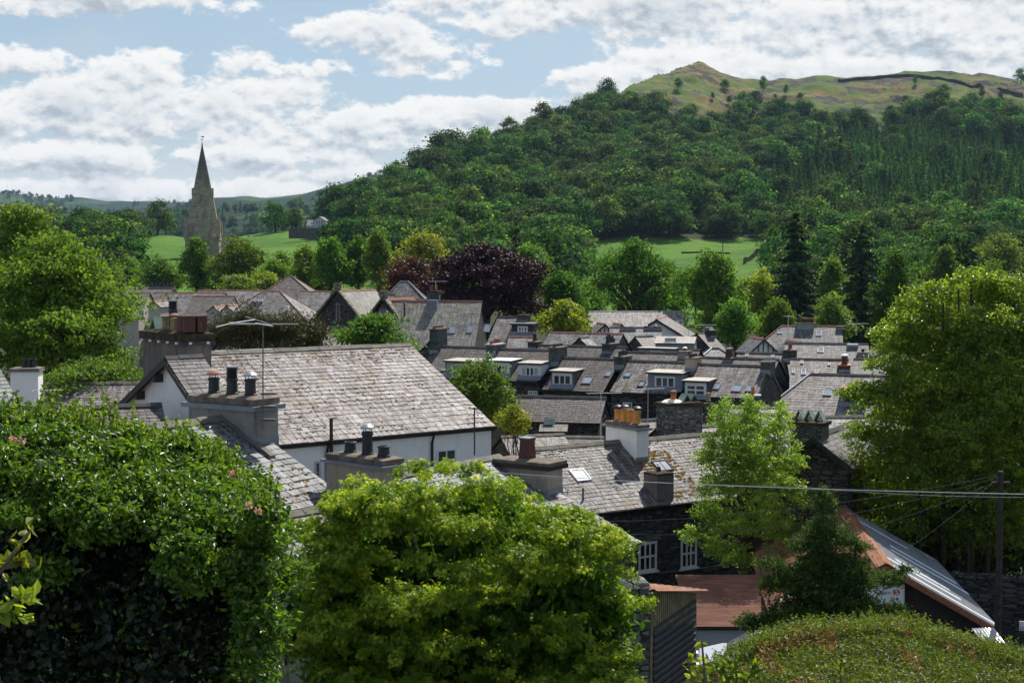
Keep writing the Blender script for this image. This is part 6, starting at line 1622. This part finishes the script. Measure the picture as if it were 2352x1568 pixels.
# ------------------------------------------------------------------ trees in and behind the town
T = tree
T(405, 548, 497, 665, 215, 'leaf_green', 'dark rounded tree in front of the spire, left of the pair', 5000, .42)
T(486, 545, 608, 668, 210, 'leaf_green', 'broad rounded tree right of the spire foot', 6000, .42)
T(312, 596, 425, 668, 230, 'leaf_green', 'low spreading tree left of the spire', 4500, .42)
T(512, 634, 584, 672, 190, 'leaf_bright', 'low bright green bush behind the school ridge', 2500, .35, name='bush', cat='bush', k=6)
T(570, 626, 640, 668, 200, 'leaf_lime', 'pale yellow-green bush left of the pyramid roof', 2500, .35, name='bush', cat='bush', k=6)
T(664, 563, 738, 668, 205, 'leaf_bright', 'fresh green tree right of the pyramid roof', 4500, .38)
T(712, 548, 806, 672, 200, 'leaf_green', 'deep green tree behind the school, second of the row', 5500, .4)
T(785, 545, 858, 672, 203, 'leaf_green', 'dense green tree behind the red chimney, third of the row', 5000, .4)
T(838, 530, 898, 676, 196, 'leaf_bright', 'tall narrow green tree left of the pale lime tree', 4500, .38, k=9)
T(893, 536, 1048, 668, 240, 'leaf_lime', 'pale yellow-green tree behind the copper beech', 7000, .42)
T(878, 595, 1012, 700, 178, 'leaf_copper', 'rusty red-brown tree left of the dark purple beech', 7000, .36, k=12)
T(984, 566, 1250, 735, 155, 'leaf_purple', 'huge dark purple copper beech behind the lichened hall roof', 30000, .32, k=24, round_=.45, wild=.08)
T(1165, 560, 1272, 668, 215, 'leaf_bright', 'bright green tree peeping over the right side of the purple beech', 5500, .4)
T(1205, 626, 1380, 772, 160, 'leaf_green', 'broad dark green tree right of the purple beech', 9000, .36, k=14)
T(1232, 688, 1362, 790, 140, 'leaf_lime', 'feathery yellow-green young tree in front of the dark one', 4500, .3, per=18)
T(1362, 552, 1560, 735, 180, 'leaf_green', 'big spreading oak with a thick dark trunk behind the bright roof', 12000, .38, k=16, trunk_r=1.1)
T(1550, 580, 1742, 800, 172, 'leaf_green', 'large dense dark green tree right of the spreading oak', 13000, .38, k=16)
T(1706, 618, 1792, 740, 205, 'leaf_lime', 'yellowish tree between the dense tree and the tall fir', 4500, .38)
T(1725, 690, 1850, 810, 165, 'leaf_green', 'dark bushy tree at the foot of the tall fir', 6000, .34)
T(1872, 594, 1950, 760, 200, 'leaf_bright', 'bright green tree between the two tall firs', 5000, .38)
T(1860, 680, 1965, 800, 160, 'leaf_bright', 'fresh green tree low between the firs', 5000, .33)
T(1990, 578, 2125, 800, 182, 'leaf_green', 'tall dark green tree right of the second fir', 10000, .38, k=14)
T(2125, 563, 2218, 690, 235, 'leaf_green', 'separate rounded tree above the yellow-green birch', 5000, .42)
T(2195, 600, 2360, 760, 240, 'leaf_green', 'dark tree mass behind the top of the birch, right edge', 6500, .42)
T(2240, 536, 2352, 640, 270, 'leaf_bright', 'rounded bright tree at the right edge under the hillside', 4500, .45)
T(1320, 650, 1385, 740, 230, 'leaf_green', 'small green tree between the dark tree and the oak', 3000, .42)
T(1000, 600, 1100, 700, 250, 'leaf_green', 'green tree hidden behind the purple beech', 2500, .42)
T(1640, 690, 1740, 800, 150, 'leaf_green', 'bushy green tree behind the row of roofs', 5000, .32)
T(240, 590, 330, 672, 260, 'leaf_green', 'dark tree behind the flat lead roofs', 4000, .45)
T(610, 580, 680, 650, 260, 'leaf_green', 'dark low tree in the field dip beside the pyramid roof', 3000, .45)
for q in ((1470, 655, 1610, 775, 205, 'between the oak and the dense tree'), (1290, 665, 1400, 775, 196, 'filling the gap left of the oak'), (1600, 700, 1700, 800, 215, 'low behind the dense tree'), (1395, 690, 1480, 770, 200, 'under the oak boughs'), (1330, 640, 1400, 700, 260, 'at the left corner of the bright field'), (1680, 640, 1760, 720, 250, 'at the right corner of the bright field'), (590, 600, 670, 676, 235, 'behind the pale bush by the pyramid roof'), (330, 615, 410, 676, 245, 'low left of the spire trees'),
          (455, 600, 520, 672, 240, 'in the gap between the spire trees'), (1900, 640, 1990, 790, 210, 'behind the second fir'), (2060, 640, 2150, 800, 215, 'behind the right edge of the slate houses'), (1560, 610, 1640, 700, 250, 'at the foot of the bright field'), (690, 600, 770, 676, 240, 'behind the school trees'), (860, 610, 920, 690, 240, 'behind the narrow tree')):
    T(q[0], q[1], q[2], q[3], q[4], 'leaf_green', 'background green tree ' + q[5], 3800, .42)
def conifer(xl, yt, xr, yb, Y, lm, label, n, leaf, cat='fir tree', name='fir_tree', sparse=.12, seed=3, z0=.08):
    P = at((xl + xr) / 2, yt, Y); zg = float(gz(P.x, P.y)); h = P.z - zg; w = (xr - xl) / F * Y
    e = empty(name, (P.x, P.y, zg), 0, label, cat)
    mb, _ = proto_conifer(seed, w, h, n, leaf, lm, z0, sparse, .62, 2); mb.build('crown', e)
    tb = MB(); tb.tube([(0, 0, -.2), (0, 0, h * .5), (0, 0, h * .98)], [w * .045, w * .03, .02], 'bark', 8); tb.build('trunk', e, smooth=True)
    return e
conifer(1738, 484, 1916, 790, 182, 'leaf_fir', 'tallest dark fir with a pointed top, left of the two', 34000, .42, seed=5)
conifer(1888, 515, 2070, 790, 188, 'leaf_fir', 'second tall dark fir with drooping open branches', 32000, .42, seed=6, sparse=.22)
conifer(1153, 502, 1218, 620, 240, 'leaf_yew', 'brownish pointed conifer rising behind the purple beech', 5000, .5, seed=7)
# near left tree
T(-70, 545, 328, 890, 68, 'leaf_green', 'big leafy tree filling the left edge', 46000, .2, per=20, k=22, seed=21, cat='tree')
T(-40, 468, 135, 700, 74, 'leaf_bright', 'feathery light green tree top rising at the left edge', 11000, .17, per=18, k=11, seed=5)
T(100, 832, 330, 900, 62, 'leaf_bright', 'bright green shrub top between the low roof and the big tree', 9000, .14, name='shrub', cat='shrub', k=12)
T(752, 722, 955, 850, 80, 'leaf_bright', 'leafy green tree top behind the mossy ridge of the white house', 16000, .17, per=18, k=16)
T(1016, 828, 1178, 985, 72, 'leaf_bright', 'small bright green tree in front of the first dormers', 12000, .15, per=16, k=12)
T(1140, 926, 1222, 1010, 61, 'leaf_lime', 'thin sunlit sapling beside the brown chimney with one yellow pot', 2600, .12, per=12, k=8)
# yew hedge behind the big roof
def mass(name, label, cat, lobes, Y0, lm, n, leaf, per, sig, seed, parts='crown', up=0.0, aspect=2, nb=.7, shell=.4, trunk=True, extra=None, kind=None, star=False, bias=(0, 0, .5), droop=.2, rz=0, tint=None):
    """lobes given in view units: x, y, half width, half height, distance offset"""
    c0 = at(lobes[0][0], lobes[0][1], Y0); zg = float(gz(c0.x, c0.y)); e = empty(name, (c0.x, c0.y, zg), rz, label, cat)
    A = []
    for (x, y, rx, ry, dy) in lobes:
        p = at(x, y, Y0 + dy) - e.location; s = (Y0 + dy) / F
        A.append((p.x, p.y, p.z, rx * s, (rx * s + ry * s) * .5, ry * s))
    A = np.array(A)
    C, N, tn = crown_pts(A, n, per, sig, seed, shell, rag=.05)
    if up:
        r = np.random.default_rng(seed); C[:, 2] += np.abs(r.normal(size=len(C))) * up * (np.repeat(r.random(len(C) // per), per)) ** 2
    mb = MB(); N = N + np.array(bias); leaves(mb, C, leaf, lm, tn if tint is None else tint(tn), N, nb, aspect, star, droop); mb.build(parts, e)
    if trunk:
        tb = MB(); zmax = A[:, 2].max()
        tb.tube([(0, 0, -.1), (0, 0, max(.3, zmax * .6))], [.08 * leaf * 12, .03], 'bark', 7)
        for a_ in A[:min(len(A), 26)]:
            if a_[2] > zmax * .5: tb.tube([(0, 0, zmax * .42), (a_[0] * .35, a_[1] * .35, zmax * .25 + a_[2] * .45), (a_[0], a_[1], a_[2])], [leaf * .3, leaf * .2, leaf * .06], 'bark', 5)
        tb.build('trunk', e, smooth=True)
    return e, A
r_ = random.Random(5)
mass('yew_hedge', 'olive-brown feathery yew hedge behind the big pale roof', 'hedge', [(490 + i * 13, 782 + (i - 9) ** 2 * .12 + r_.uniform(-8, 8) - (22 if 4 < i < 8 else 0), 20, 46, r_.uniform(-1, 2)) for i in range(20)], 76, 'leaf_yew', 26000, .2, 16, .16, 8, aspect=4, nb=.2, up=.5, bias=(0, 0, -.3))
# green tree in the middle right
lob = [(1720, 1120, 100, 150, 0), (1700, 1000, 45, 70, 0), (1735, 965, 30, 50, .3), (1655, 985, 28, 62, -.4), (1625, 1060, 32, 60, -.5), (1770, 1020, 34, 70, 0), (1800, 985, 24, 50, .4), (1815, 1080, 36, 70, .2), (1830, 1150, 28, 45, 0), (1650, 1130, 48, 55, -.6), (1620, 1185, 34, 30, -.5),
       (1740, 1090, 60, 80, -.9), (1680, 1220, 60, 60, -.7), (1770, 1210, 50, 60, -.6), (1640, 1270, 42, 34, -.7), (1700, 1290, 40, 30, -.4), (1590, 1235, 22, 28, -.3), (1690, 1060, 40, 60, -.7), (1810, 1240, 30, 50, .5), (1722, 930, 12, 24, .2), (1665, 930, 11, 26, -.2), (1795, 945, 10, 26, .3)]
mass('broadleaf_tree', 'light green upright tree in front of the long middle house', 'tree', lob, 48.5, 'leaf_fresh', 40000, .105, 22, .085, 31, aspect=2.4, nb=.4, shell=.7)
# birch at the right
def blob(cx, cy, rx, ry, n, sx, sy, seed, dmax=2.5, shape=1.0):
    r = random.Random(seed); out = [(cx, cy, rx * .5, ry * .6, 0)]
    for i in range(n):
        a = i * 2.39996; d = math.sqrt((i + .5) / n)
        out.append((cx + math.cos(a) * d * rx * .86, cy + math.sin(a) * d * ry * .9, sx * r.uniform(.7, 1.3), sy * r.uniform(.7, 1.3), (1 - d) * -dmax + r.uniform(-.3, dmax * .7)))
    return out
bl = blob(2230, 960, 270, 330, 46, 62, 54, 3)
bl = [b for b in bl if b[0] > 1960 + max(0, (1000 - b[1])) * .45 * (1 if b[0] < 2200 else 0)] + [(2230, 650, 46, 36, 0), (2150, 680, 44, 30, .3), (2275, 668, 46, 40, .2), (2330, 720, 50, 50, .4), (2090, 745, 46, 34, 0), (2040, 775, 38, 26, -.3), (2010, 840, 30, 22, -.4), (1985, 900, 40, 20, -.5), (1950, 905, 28, 12, -.5), (1975, 1010, 40, 40, 0), (1970, 1085, 40, 50, .2), (2010, 1160, 50, 50, .4), (2060, 1220, 60, 60, .6), (2360, 800, 60, 80, .5), (2390, 950, 70, 100, .6)]
bt, _ = mass('birch_tree', 'very large yellow-green birch filling the right edge', 'tree', bl, 50, 'leaf_birch', 160000, .11, 20, .13, 41, aspect=1.5, nb=.5, shell=.6, tint=lambda q: q * .8)
tb = MB()
for x, y0, y1, rr_ in ((2160, 1330, 700, .14), (2196, 1330, 660, .12), (2225, 1320, 640, .16), (2105, 1320, 860, .1), (2262, 1330, 720, .13)):
    p0 = at(x, y0, 50.5) - bt.location; p1 = at(x + 6, y1, 50) - bt.location; p0.z = 0
    tb.tube([p0, p0.lerp(p1, .4) + Vector((.12, 0, 0)), p1], [rr_, rr_ * .75, rr_ * .25], 'bark', 8)
tb.build('stems', bt, smooth=True)
mass('dark_fill_tree', 'dark shaded tree standing low behind the telegraph pole', 'tree', blob(2250, 1170, 240, 210, 44, 60, 55, 9, 2), 53.5, 'leaf_fir', 70000, .17, 14, .2, 43, aspect=1.5)  # added dark-leaved masses stand for the shade under the birch canopy
mass('dark_fill_tree', 'added dark tree mass for the shade between the stone gable house and the grey trunks', 'tree', blob(2050, 1160, 110, 130, 14, 44, 44, 10, 2), 55, 'leaf_green', 9000, .13, 14, .18, 44, aspect=1.5)
mass('dark_fill_tree', 'added dark tree mass for the shade, filling the gap below the birch stems', 'tree', blob(2150, 1255, 120, 90, 16, 50, 40, 14, 1.5), 52.5, 'leaf_fir', 20000, .14, 14, .18, 45, aspect=1.5)
# juniper-like conifer
jl = [(1893, 1165, 24, 42, 0), (1890, 1230, 44, 44, 0), (1925, 1250, 50, 30, -.2), (1850, 1260, 46, 32, -.2), (1885, 1310, 66, 44, 0), (1945, 1300, 50, 28, -.3), (1975, 1262, 26, 15, -.2), (1830, 1330, 60, 34, -.2), (1770, 1300, 30, 20, -.1), (1790, 1350, 50, 30, -.3), (1900, 1370, 90, 50, -.2), (1990, 1340, 70, 22, -.4), (2045, 1325, 32, 14, -.5), (2080, 1308, 14, 10, -.5), (1960, 1400, 70, 36, -.5), (1840, 1410, 80, 36, -.4), (1760, 1440, 46, 28, -.5), (1715, 1430, 26, 20, -.5), (1895, 1440, 90, 34, -.6), (2010, 1440, 60, 22, -.6), (2060, 1400, 26, 16, -.5), (1890, 1140, 12, 22, 0), (1960, 1325, 60, 26, .3), (1810, 1440, 50, 30, .2)]
mass('juniper', 'dark blue-green bushy conifer in front of the corrugated shed', 'conifer', jl, 29, 'leaf_juniper', 60000, .07, 18, .055, 51, aspect=2.8, nb=.3, shell=.7, bias=(0, 0, .3))
# the maple
r_ = random.Random(12); ml = [(1060, 1480, 300, 300, .6)]
for i in range(78):
    th = r_.uniform(-1, 1) * 1.5; ph = r_.uniform(-.35, 1.35)
    x = 1060 + 368 * math.sin(th) * math.cos(max(0, ph) * .75) ; y = 1480 - 400 * math.sin(max(ph, -.3)) * (1 - .12 * abs(math.sin(th)))
    dy = -2.0 * math.cos(th) * math.cos(ph) * .95 + r_.uniform(-.2, .3)
    lim = 1055 + (max(0, x - 1080) / 400) ** 1.1 * 236 + (max(0, 900 - x) / 250) ** 1.2 * 190
    ry = r_.uniform(20, 34); y = max(y, lim + ry)
    dy = -math.cos(th) * 1.55 * (.6 * math.cos(ph) + (.42 if ph > .4 else .18)) + r_.uniform(-.2, .3)
    ml.append((x, y, r_.uniform(58, 100), ry, dy))
ml += [(830, 1118, 55, 26, .3), (780, 1150, 45, 24, .2), (960, 1085, 60, 26, .4), (1060, 1078, 62, 22, .5), (1150, 1118, 50, 22, .3), (1290, 1195, 56, 24, -.3), (1380, 1262, 50, 22, -.5), (1425, 1318, 42, 22, -.4), (700, 1215, 52, 24, 0), (1420, 1500, 60, 34, -.6), (1380, 1560, 90, 40, -.7), (690, 1330, 50, 30, -.2), (760, 1240, 70, 30, -.5)]
mass('maple_tree', 'bright yellow-green feathery maple in the middle foreground', 'maple', ml, 17, 'leaf_maple', 105000, .07, 26, .045, 61, star=True, nb=1.0, shell=.7, bias=(0, -.1, .8), droop=.45)
mm = [o for o in bpy.data.objects if o.name.startswith('maple_tree')][0]
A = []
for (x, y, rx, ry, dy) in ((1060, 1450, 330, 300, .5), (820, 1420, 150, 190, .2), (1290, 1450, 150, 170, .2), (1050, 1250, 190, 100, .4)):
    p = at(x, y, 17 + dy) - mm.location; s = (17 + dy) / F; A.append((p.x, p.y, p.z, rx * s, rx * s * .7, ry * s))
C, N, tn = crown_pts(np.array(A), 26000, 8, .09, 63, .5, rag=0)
mb = MB(); leaves(mb, C, .13, 'leaf_green', tn * .6, N, .8, 1.3, droop=.5); mb.build('inner_leaves', mm, label='leaves inside the crown, darkened in colour for shade')  # inner leaf tint lowered to paint the shade inside the crown
# dark shrub depth under and behind the maple
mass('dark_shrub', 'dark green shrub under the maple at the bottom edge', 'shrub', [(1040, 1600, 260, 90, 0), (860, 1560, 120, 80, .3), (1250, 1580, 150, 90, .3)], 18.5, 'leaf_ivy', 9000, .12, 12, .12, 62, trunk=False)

# the glossy hedge at the left
r_ = random.Random(3); hl = [(230, 1500, 350, 380, .9), (60, 1380, 260, 320, .6), (420, 1450, 200, 300, .6)]
prof_ = (1.15, .8, .5, .24, .05, -.06, -.12, -.14, -.14)
for i in range(171):
    f = (i % 19) / 18; row = i // 19; x = -20 + 650 * f + r_.uniform(-14, 14)
    top = float(lerp([(-30, 975), (100, 982), (300, 1015), (430, 1045), (500, 1078), (560, 1125), (600, 1165), (640, 1270)])(x))
    y = top + 26 * (float(vnoise(x, 0, 70, 9)) - .5) + row * 44 + r_.uniform(-12, 12)
    if x > 560 and row > 2: continue
    if row > 3 and r_.random() < (.5, .68, .78, .82, .85)[row - 4]: continue  # bright leaves thinned lower down so the dark ivy reads as shade
    hl.append((x, y, r_.uniform(38, 58), r_.uniform(26, 40), prof_[row] + (.0 if x < 480 else (x - 480) / 160 * .45) + r_.uniform(-.14, .14)))
for y in (1200, 1260, 1320, 1380, 1440, 1500, 1560): hl.append((590 + r_.uniform(-14, 14), y, 50, 44, r_.uniform(-.2, .4)))
he, HA = mass('glossy_hedge', 'thick glossy-leaved hedge with a few pink blossoms filling the lower left', 'hedge', hl[3:], 9, 'leaf_glossy', 82000, .044, 12, .04, 71, nb=.6, shell=.5, star='oval', parts='foliage', trunk=False, aspect=1.9, up=.05)
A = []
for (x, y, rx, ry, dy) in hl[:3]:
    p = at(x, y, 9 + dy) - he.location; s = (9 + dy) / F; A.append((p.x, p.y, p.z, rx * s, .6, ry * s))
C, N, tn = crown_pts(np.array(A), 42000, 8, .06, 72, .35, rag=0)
mb = MB(); leaves(mb, C, .06, 'leaf_ivy', tn, N, .8, 1.25, droop=.6); leaves(mb, *(lambda c: (c[0], .044, 'leaf_glossy', c[2], c[1]))(crown_pts(np.array(A), 9000, 6, .05, 73, .2, rag=0)), .6, 1.9); mb.build('ivy', he, label='dark ivy leaves on the lower part, darkened to stand for shade')  # ivy coloured near-black to stand for the shade inside the hedge
# shoots standing up from the hedge
C = []; N = []; st = MB()
for i in range(110):
    x = r_.uniform(0, 640); y = float(lerp([(0, 955), (100, 945), (300, 975), (430, 1010), (520, 1065), (600, 1125), (660, 1180)])(x))
    p = at(x, y + 15, 9 + r_.uniform(-.3, .3)) - he.location; h = r_.choice([.05, .07, .09, .12, .15, .19]) * (1.5 if i % 9 == 0 else 1); lean = Vector((r_.uniform(-.2, .3), r_.uniform(-.2, .2), 1)) * h
    st.tube([p, p + lean * .6, p + lean], [.003, .002, .001], 'leaf_glossy', 4)
    for k in range(int(h * 190)): C.append(p + lean * r_.random() + Vector((r_.uniform(-1, 1), r_.uniform(-1, 1), r_.uniform(-.3, .6))) * .014)
C = np.array([tuple(c) for c in C]); leaves(st, C, .03, 'leaf_bright', rng.random(len(C)), None, 0, 1.9, 'oval'); st.build('shoots', he)
mb = MB()
for x, y in ((50, 1012), (28, 1008), (535, 1088), (570, 1160), (592, 1172)):
    p = at(x, y, 8.75) - he.location; C = np.array([tuple(p + Vector((r_.uniform(-1, 1), r_.uniform(-1, 1), r_.uniform(-1, 1))) * .02) for _ in range(26)]); leaves(mb, C, .02, 'petal', rng.random(26), None, 0, 1.2)
mb.build('blossoms', he)
def sprig(name, label, spots, Y, lm, leaf, cat='branch', n=16):
    c0 = at(spots[0][0][0], spots[0][0][1], Y); e = empty(name, c0, 0, label, cat); mb = MB(); lb = MB()
    for pts in spots:
        P = [at(x, y, Y + (dz if len(q) > 2 else 0)) - c0 for q in pts for (x, y, *d_) in [q] for dz in [d_[0] if d_ else 0]]
        mb.tube(P, [.006 * (1 - i / len(P)) + .002 for i in range(len(P))], 'pale_bark', 5)
        C = []; 
        for i in range(len(P) - 1):
            for k in range(n): 
                f = r_.random(); C.append(tuple(P[i].lerp(P[i + 1], f) + Vector((r_.uniform(-1, 1), r_.uniform(-1, 1), r_.uniform(-.6, .8))) * leaf * .45))
        C = np.array(C); leaves(lb, C, leaf * .8, lm, rng.random(len(C)), None, 0, 1.9, 'oval', .2)
    mb.build('stem', e); lb.build('leaves', e); return e
sprig('leafy_branch', 'yellow-green leafy twig poking in at the left edge, upper one', [[(-60, 1370), (10, 1300), (50, 1245), (72, 1215)], [(10, 1300), (60, 1290), (84, 1300)]], 3.4, 'leaf_lime', .05, n=9)
sprig('leafy_branch', 'yellow-green leafy twig poking in at the left edge, lower one', [[(-60, 1430), (0, 1395), (50, 1370), (85, 1355)], [(0, 1400), (40, 1410), (62, 1430)]], 3.3, 'leaf_lime', .05, n=10)
sprig('leafy_branch', 'pair of larger leaves reaching out beside the pale roof', [[(640, 1190), (632, 1130), (640, 1098)], [(632, 1140), (660, 1150)]], 8.6, 'leaf_bright', .085, n=2)
sprig('garden_shoot', 'yellow-green budding shoots at the bottom, left of the clipped mound', [[(1625, 1640), (1618, 1540), (1612, 1470)], [(1600, 1640), (1590, 1560), (1580, 1510)]], 6.2, 'leaf_lime', .05, 'shoot', 12)
sprig('garden_shoot', 'large yellow-green shoot at the bottom with a rosette of leaves', [[(1690, 1640), (1692, 1560), (1690, 1500)], [(1692, 1580), (1730, 1545), (1745, 1525)], [(1690, 1600), (1665, 1550), (1660, 1520)]], 6, 'leaf_lime', .06, 'shoot', 13)
sprig('garden_shoot', 'single yellow-green shoot at the bottom centre of the mound', [[(1935, 1640), (1932, 1560), (1930, 1520)], [(1935, 1600), (1915, 1560)]], 6, 'leaf_lime', .05, 'shoot', 9)
sprig('garden_shoot', 'low yellow-green leaves at the bottom edge of the mound', [[(1860, 1650), (1858, 1590), (1856, 1555)], [(1820, 1650), (1830, 1600), (1840, 1570)]], 6, 'leaf_lime', .05, 'shoot', 8)
# clipped cypress mound
P = at(1960, 1470, 14.5); zg = float(gz(P.x, P.y)); e = empty('clipped_cypress', (P.x, P.y, zg), 0, 'broad clipped cypress mound with brown patches at the lower right', 'hedge')
topz = lerp([(1500, 1620), (1600, 1560), (1680, 1502), (1750, 1468), (1850, 1442), (1900, 1434), (2000, 1428), (2100, 1440), (2200, 1462), (2300, 1490), (2400, 1520), (2600, 1560)])
nx_, ny_ = 90, 40; V_ = []; NN = []
for i in range(nx_):
    for j in range(ny_):
        x = 1520 + (2640 - 1520) * i / (nx_ - 1); f = j / (ny_ - 1)
        Yk = 15.6 - 4.0 * f
        zt_ = at(x, float(topz(x)), 15.6).z
        z = zt_ - .12 * f + .1 * math.sin(f * 3.1) - (.9 * max(0, f - .86) / .14) + float(vnoise(x, Yk * 100, 60, 2) - .5) * .1 - .5 * max(0, (1640 - x) / 120) ** 2 * .3
        p = at(x, 1500, Yk); V_.append((p.x - P.x, p.y - P.y, z - zg))
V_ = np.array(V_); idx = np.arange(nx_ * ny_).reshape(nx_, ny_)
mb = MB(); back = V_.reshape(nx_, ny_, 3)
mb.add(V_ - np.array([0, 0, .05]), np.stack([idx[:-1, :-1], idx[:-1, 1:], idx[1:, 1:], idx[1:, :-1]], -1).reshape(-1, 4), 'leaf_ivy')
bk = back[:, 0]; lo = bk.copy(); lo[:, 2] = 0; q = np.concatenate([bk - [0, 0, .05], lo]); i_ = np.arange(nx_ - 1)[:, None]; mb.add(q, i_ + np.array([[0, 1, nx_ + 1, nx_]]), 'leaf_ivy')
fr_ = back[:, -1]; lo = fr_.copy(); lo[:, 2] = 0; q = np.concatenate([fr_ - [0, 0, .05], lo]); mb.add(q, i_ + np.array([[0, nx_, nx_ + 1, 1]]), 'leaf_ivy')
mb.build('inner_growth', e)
r2 = np.random.default_rng(77); n = 95000
ii = r2.uniform(0, nx_ - 1.001, n); jj = r2.random(n) ** 1.25 * (ny_ - 1.001); a0 = ii.astype(int); b0 = jj.astype(int); fa = (ii - a0)[:, None]; fb = (jj - b0)[:, None]
C = (back[a0, b0] * (1 - fa) + back[a0 + 1, b0] * fa) * (1 - fb) + (back[a0, b0 + 1] * (1 - fa) + back[a0 + 1, b0 + 1] * fa) * fb
C = C + r2.normal(size=C.shape) * np.array([.02, .02, .022])
dead = (vnoise(C[:, 0] * 100, C[:, 1] * 60, 22, 5) > .72) & (r2.random(n) < .5)
edge = jj < 7; C[edge, 2] += np.abs(r2.normal(size=edge.sum())) * .05
mb = MB(); upn = np.tile([.3, -.2, .7], (n, 1))
tnv = np.clip(r2.random(n) * .7 + vnoise(C[:, 0] * 100, C[:, 1] * 100, 14, 3) * .4, 0, 1)
leaves(mb, C[~dead], .05, 'leaf_cypress', tnv[~dead], upn[~dead], .5, 3.2); leaves(mb, C[dead], .06, 'leaf_dead', tnv[dead], upn[dead], .5, 3.5)
mb.build('foliage', e)
# long soft sprays at its far edge
C = []; 
for i in range(520):
    x = r_.uniform(1600, 2420); p = at(x, float(topz(x)) + r_.uniform(-6, 22), 15.3 + r_.uniform(-.5, .3)) - e.location
    d = Vector((r_.uniform(-1, 1), r_.uniform(-.6, .6), r_.uniform(.2, 1))).normalized() * r_.uniform(.06, .2)
    for k in range(12): f = r_.random(); C.append(tuple(p + d * f + Vector((r_.uniform(-1, 1), r_.uniform(-1, 1), r_.uniform(-1, 1))) * .018 * (1 - f)))
C = np.array(C); mb = MB(); leaves(mb, C, .045, 'leaf_cypress', np.clip(rng.random(len(C)) * .5 + .5, 0, 1), None, 0, 4); mb.build('sprays', e)
HAZE = .00005
# ------------------------------------------------------------------ the air
def haze_fn(): pass
hm = bpy.data.materials.new('haze'); hm.use_nodes = True; hm.node_tree.nodes.clear()
t = NT(hm.node_tree)
pv = t.add('ShaderNodeVolumePrincipled', None, Color=(.5, .7, 1.0), Density=HAZE)
ho = t.n.new('ShaderNodeOutputMaterial'); t.l.new(pv.outputs[0], ho.inputs['Volume'])
M['haze'] = hm
mb = MB(); mb.box(-6000, 6000, -60, 9500, -14, 235, 'haze')
tag(mb.build('haze'), kind='stuff')
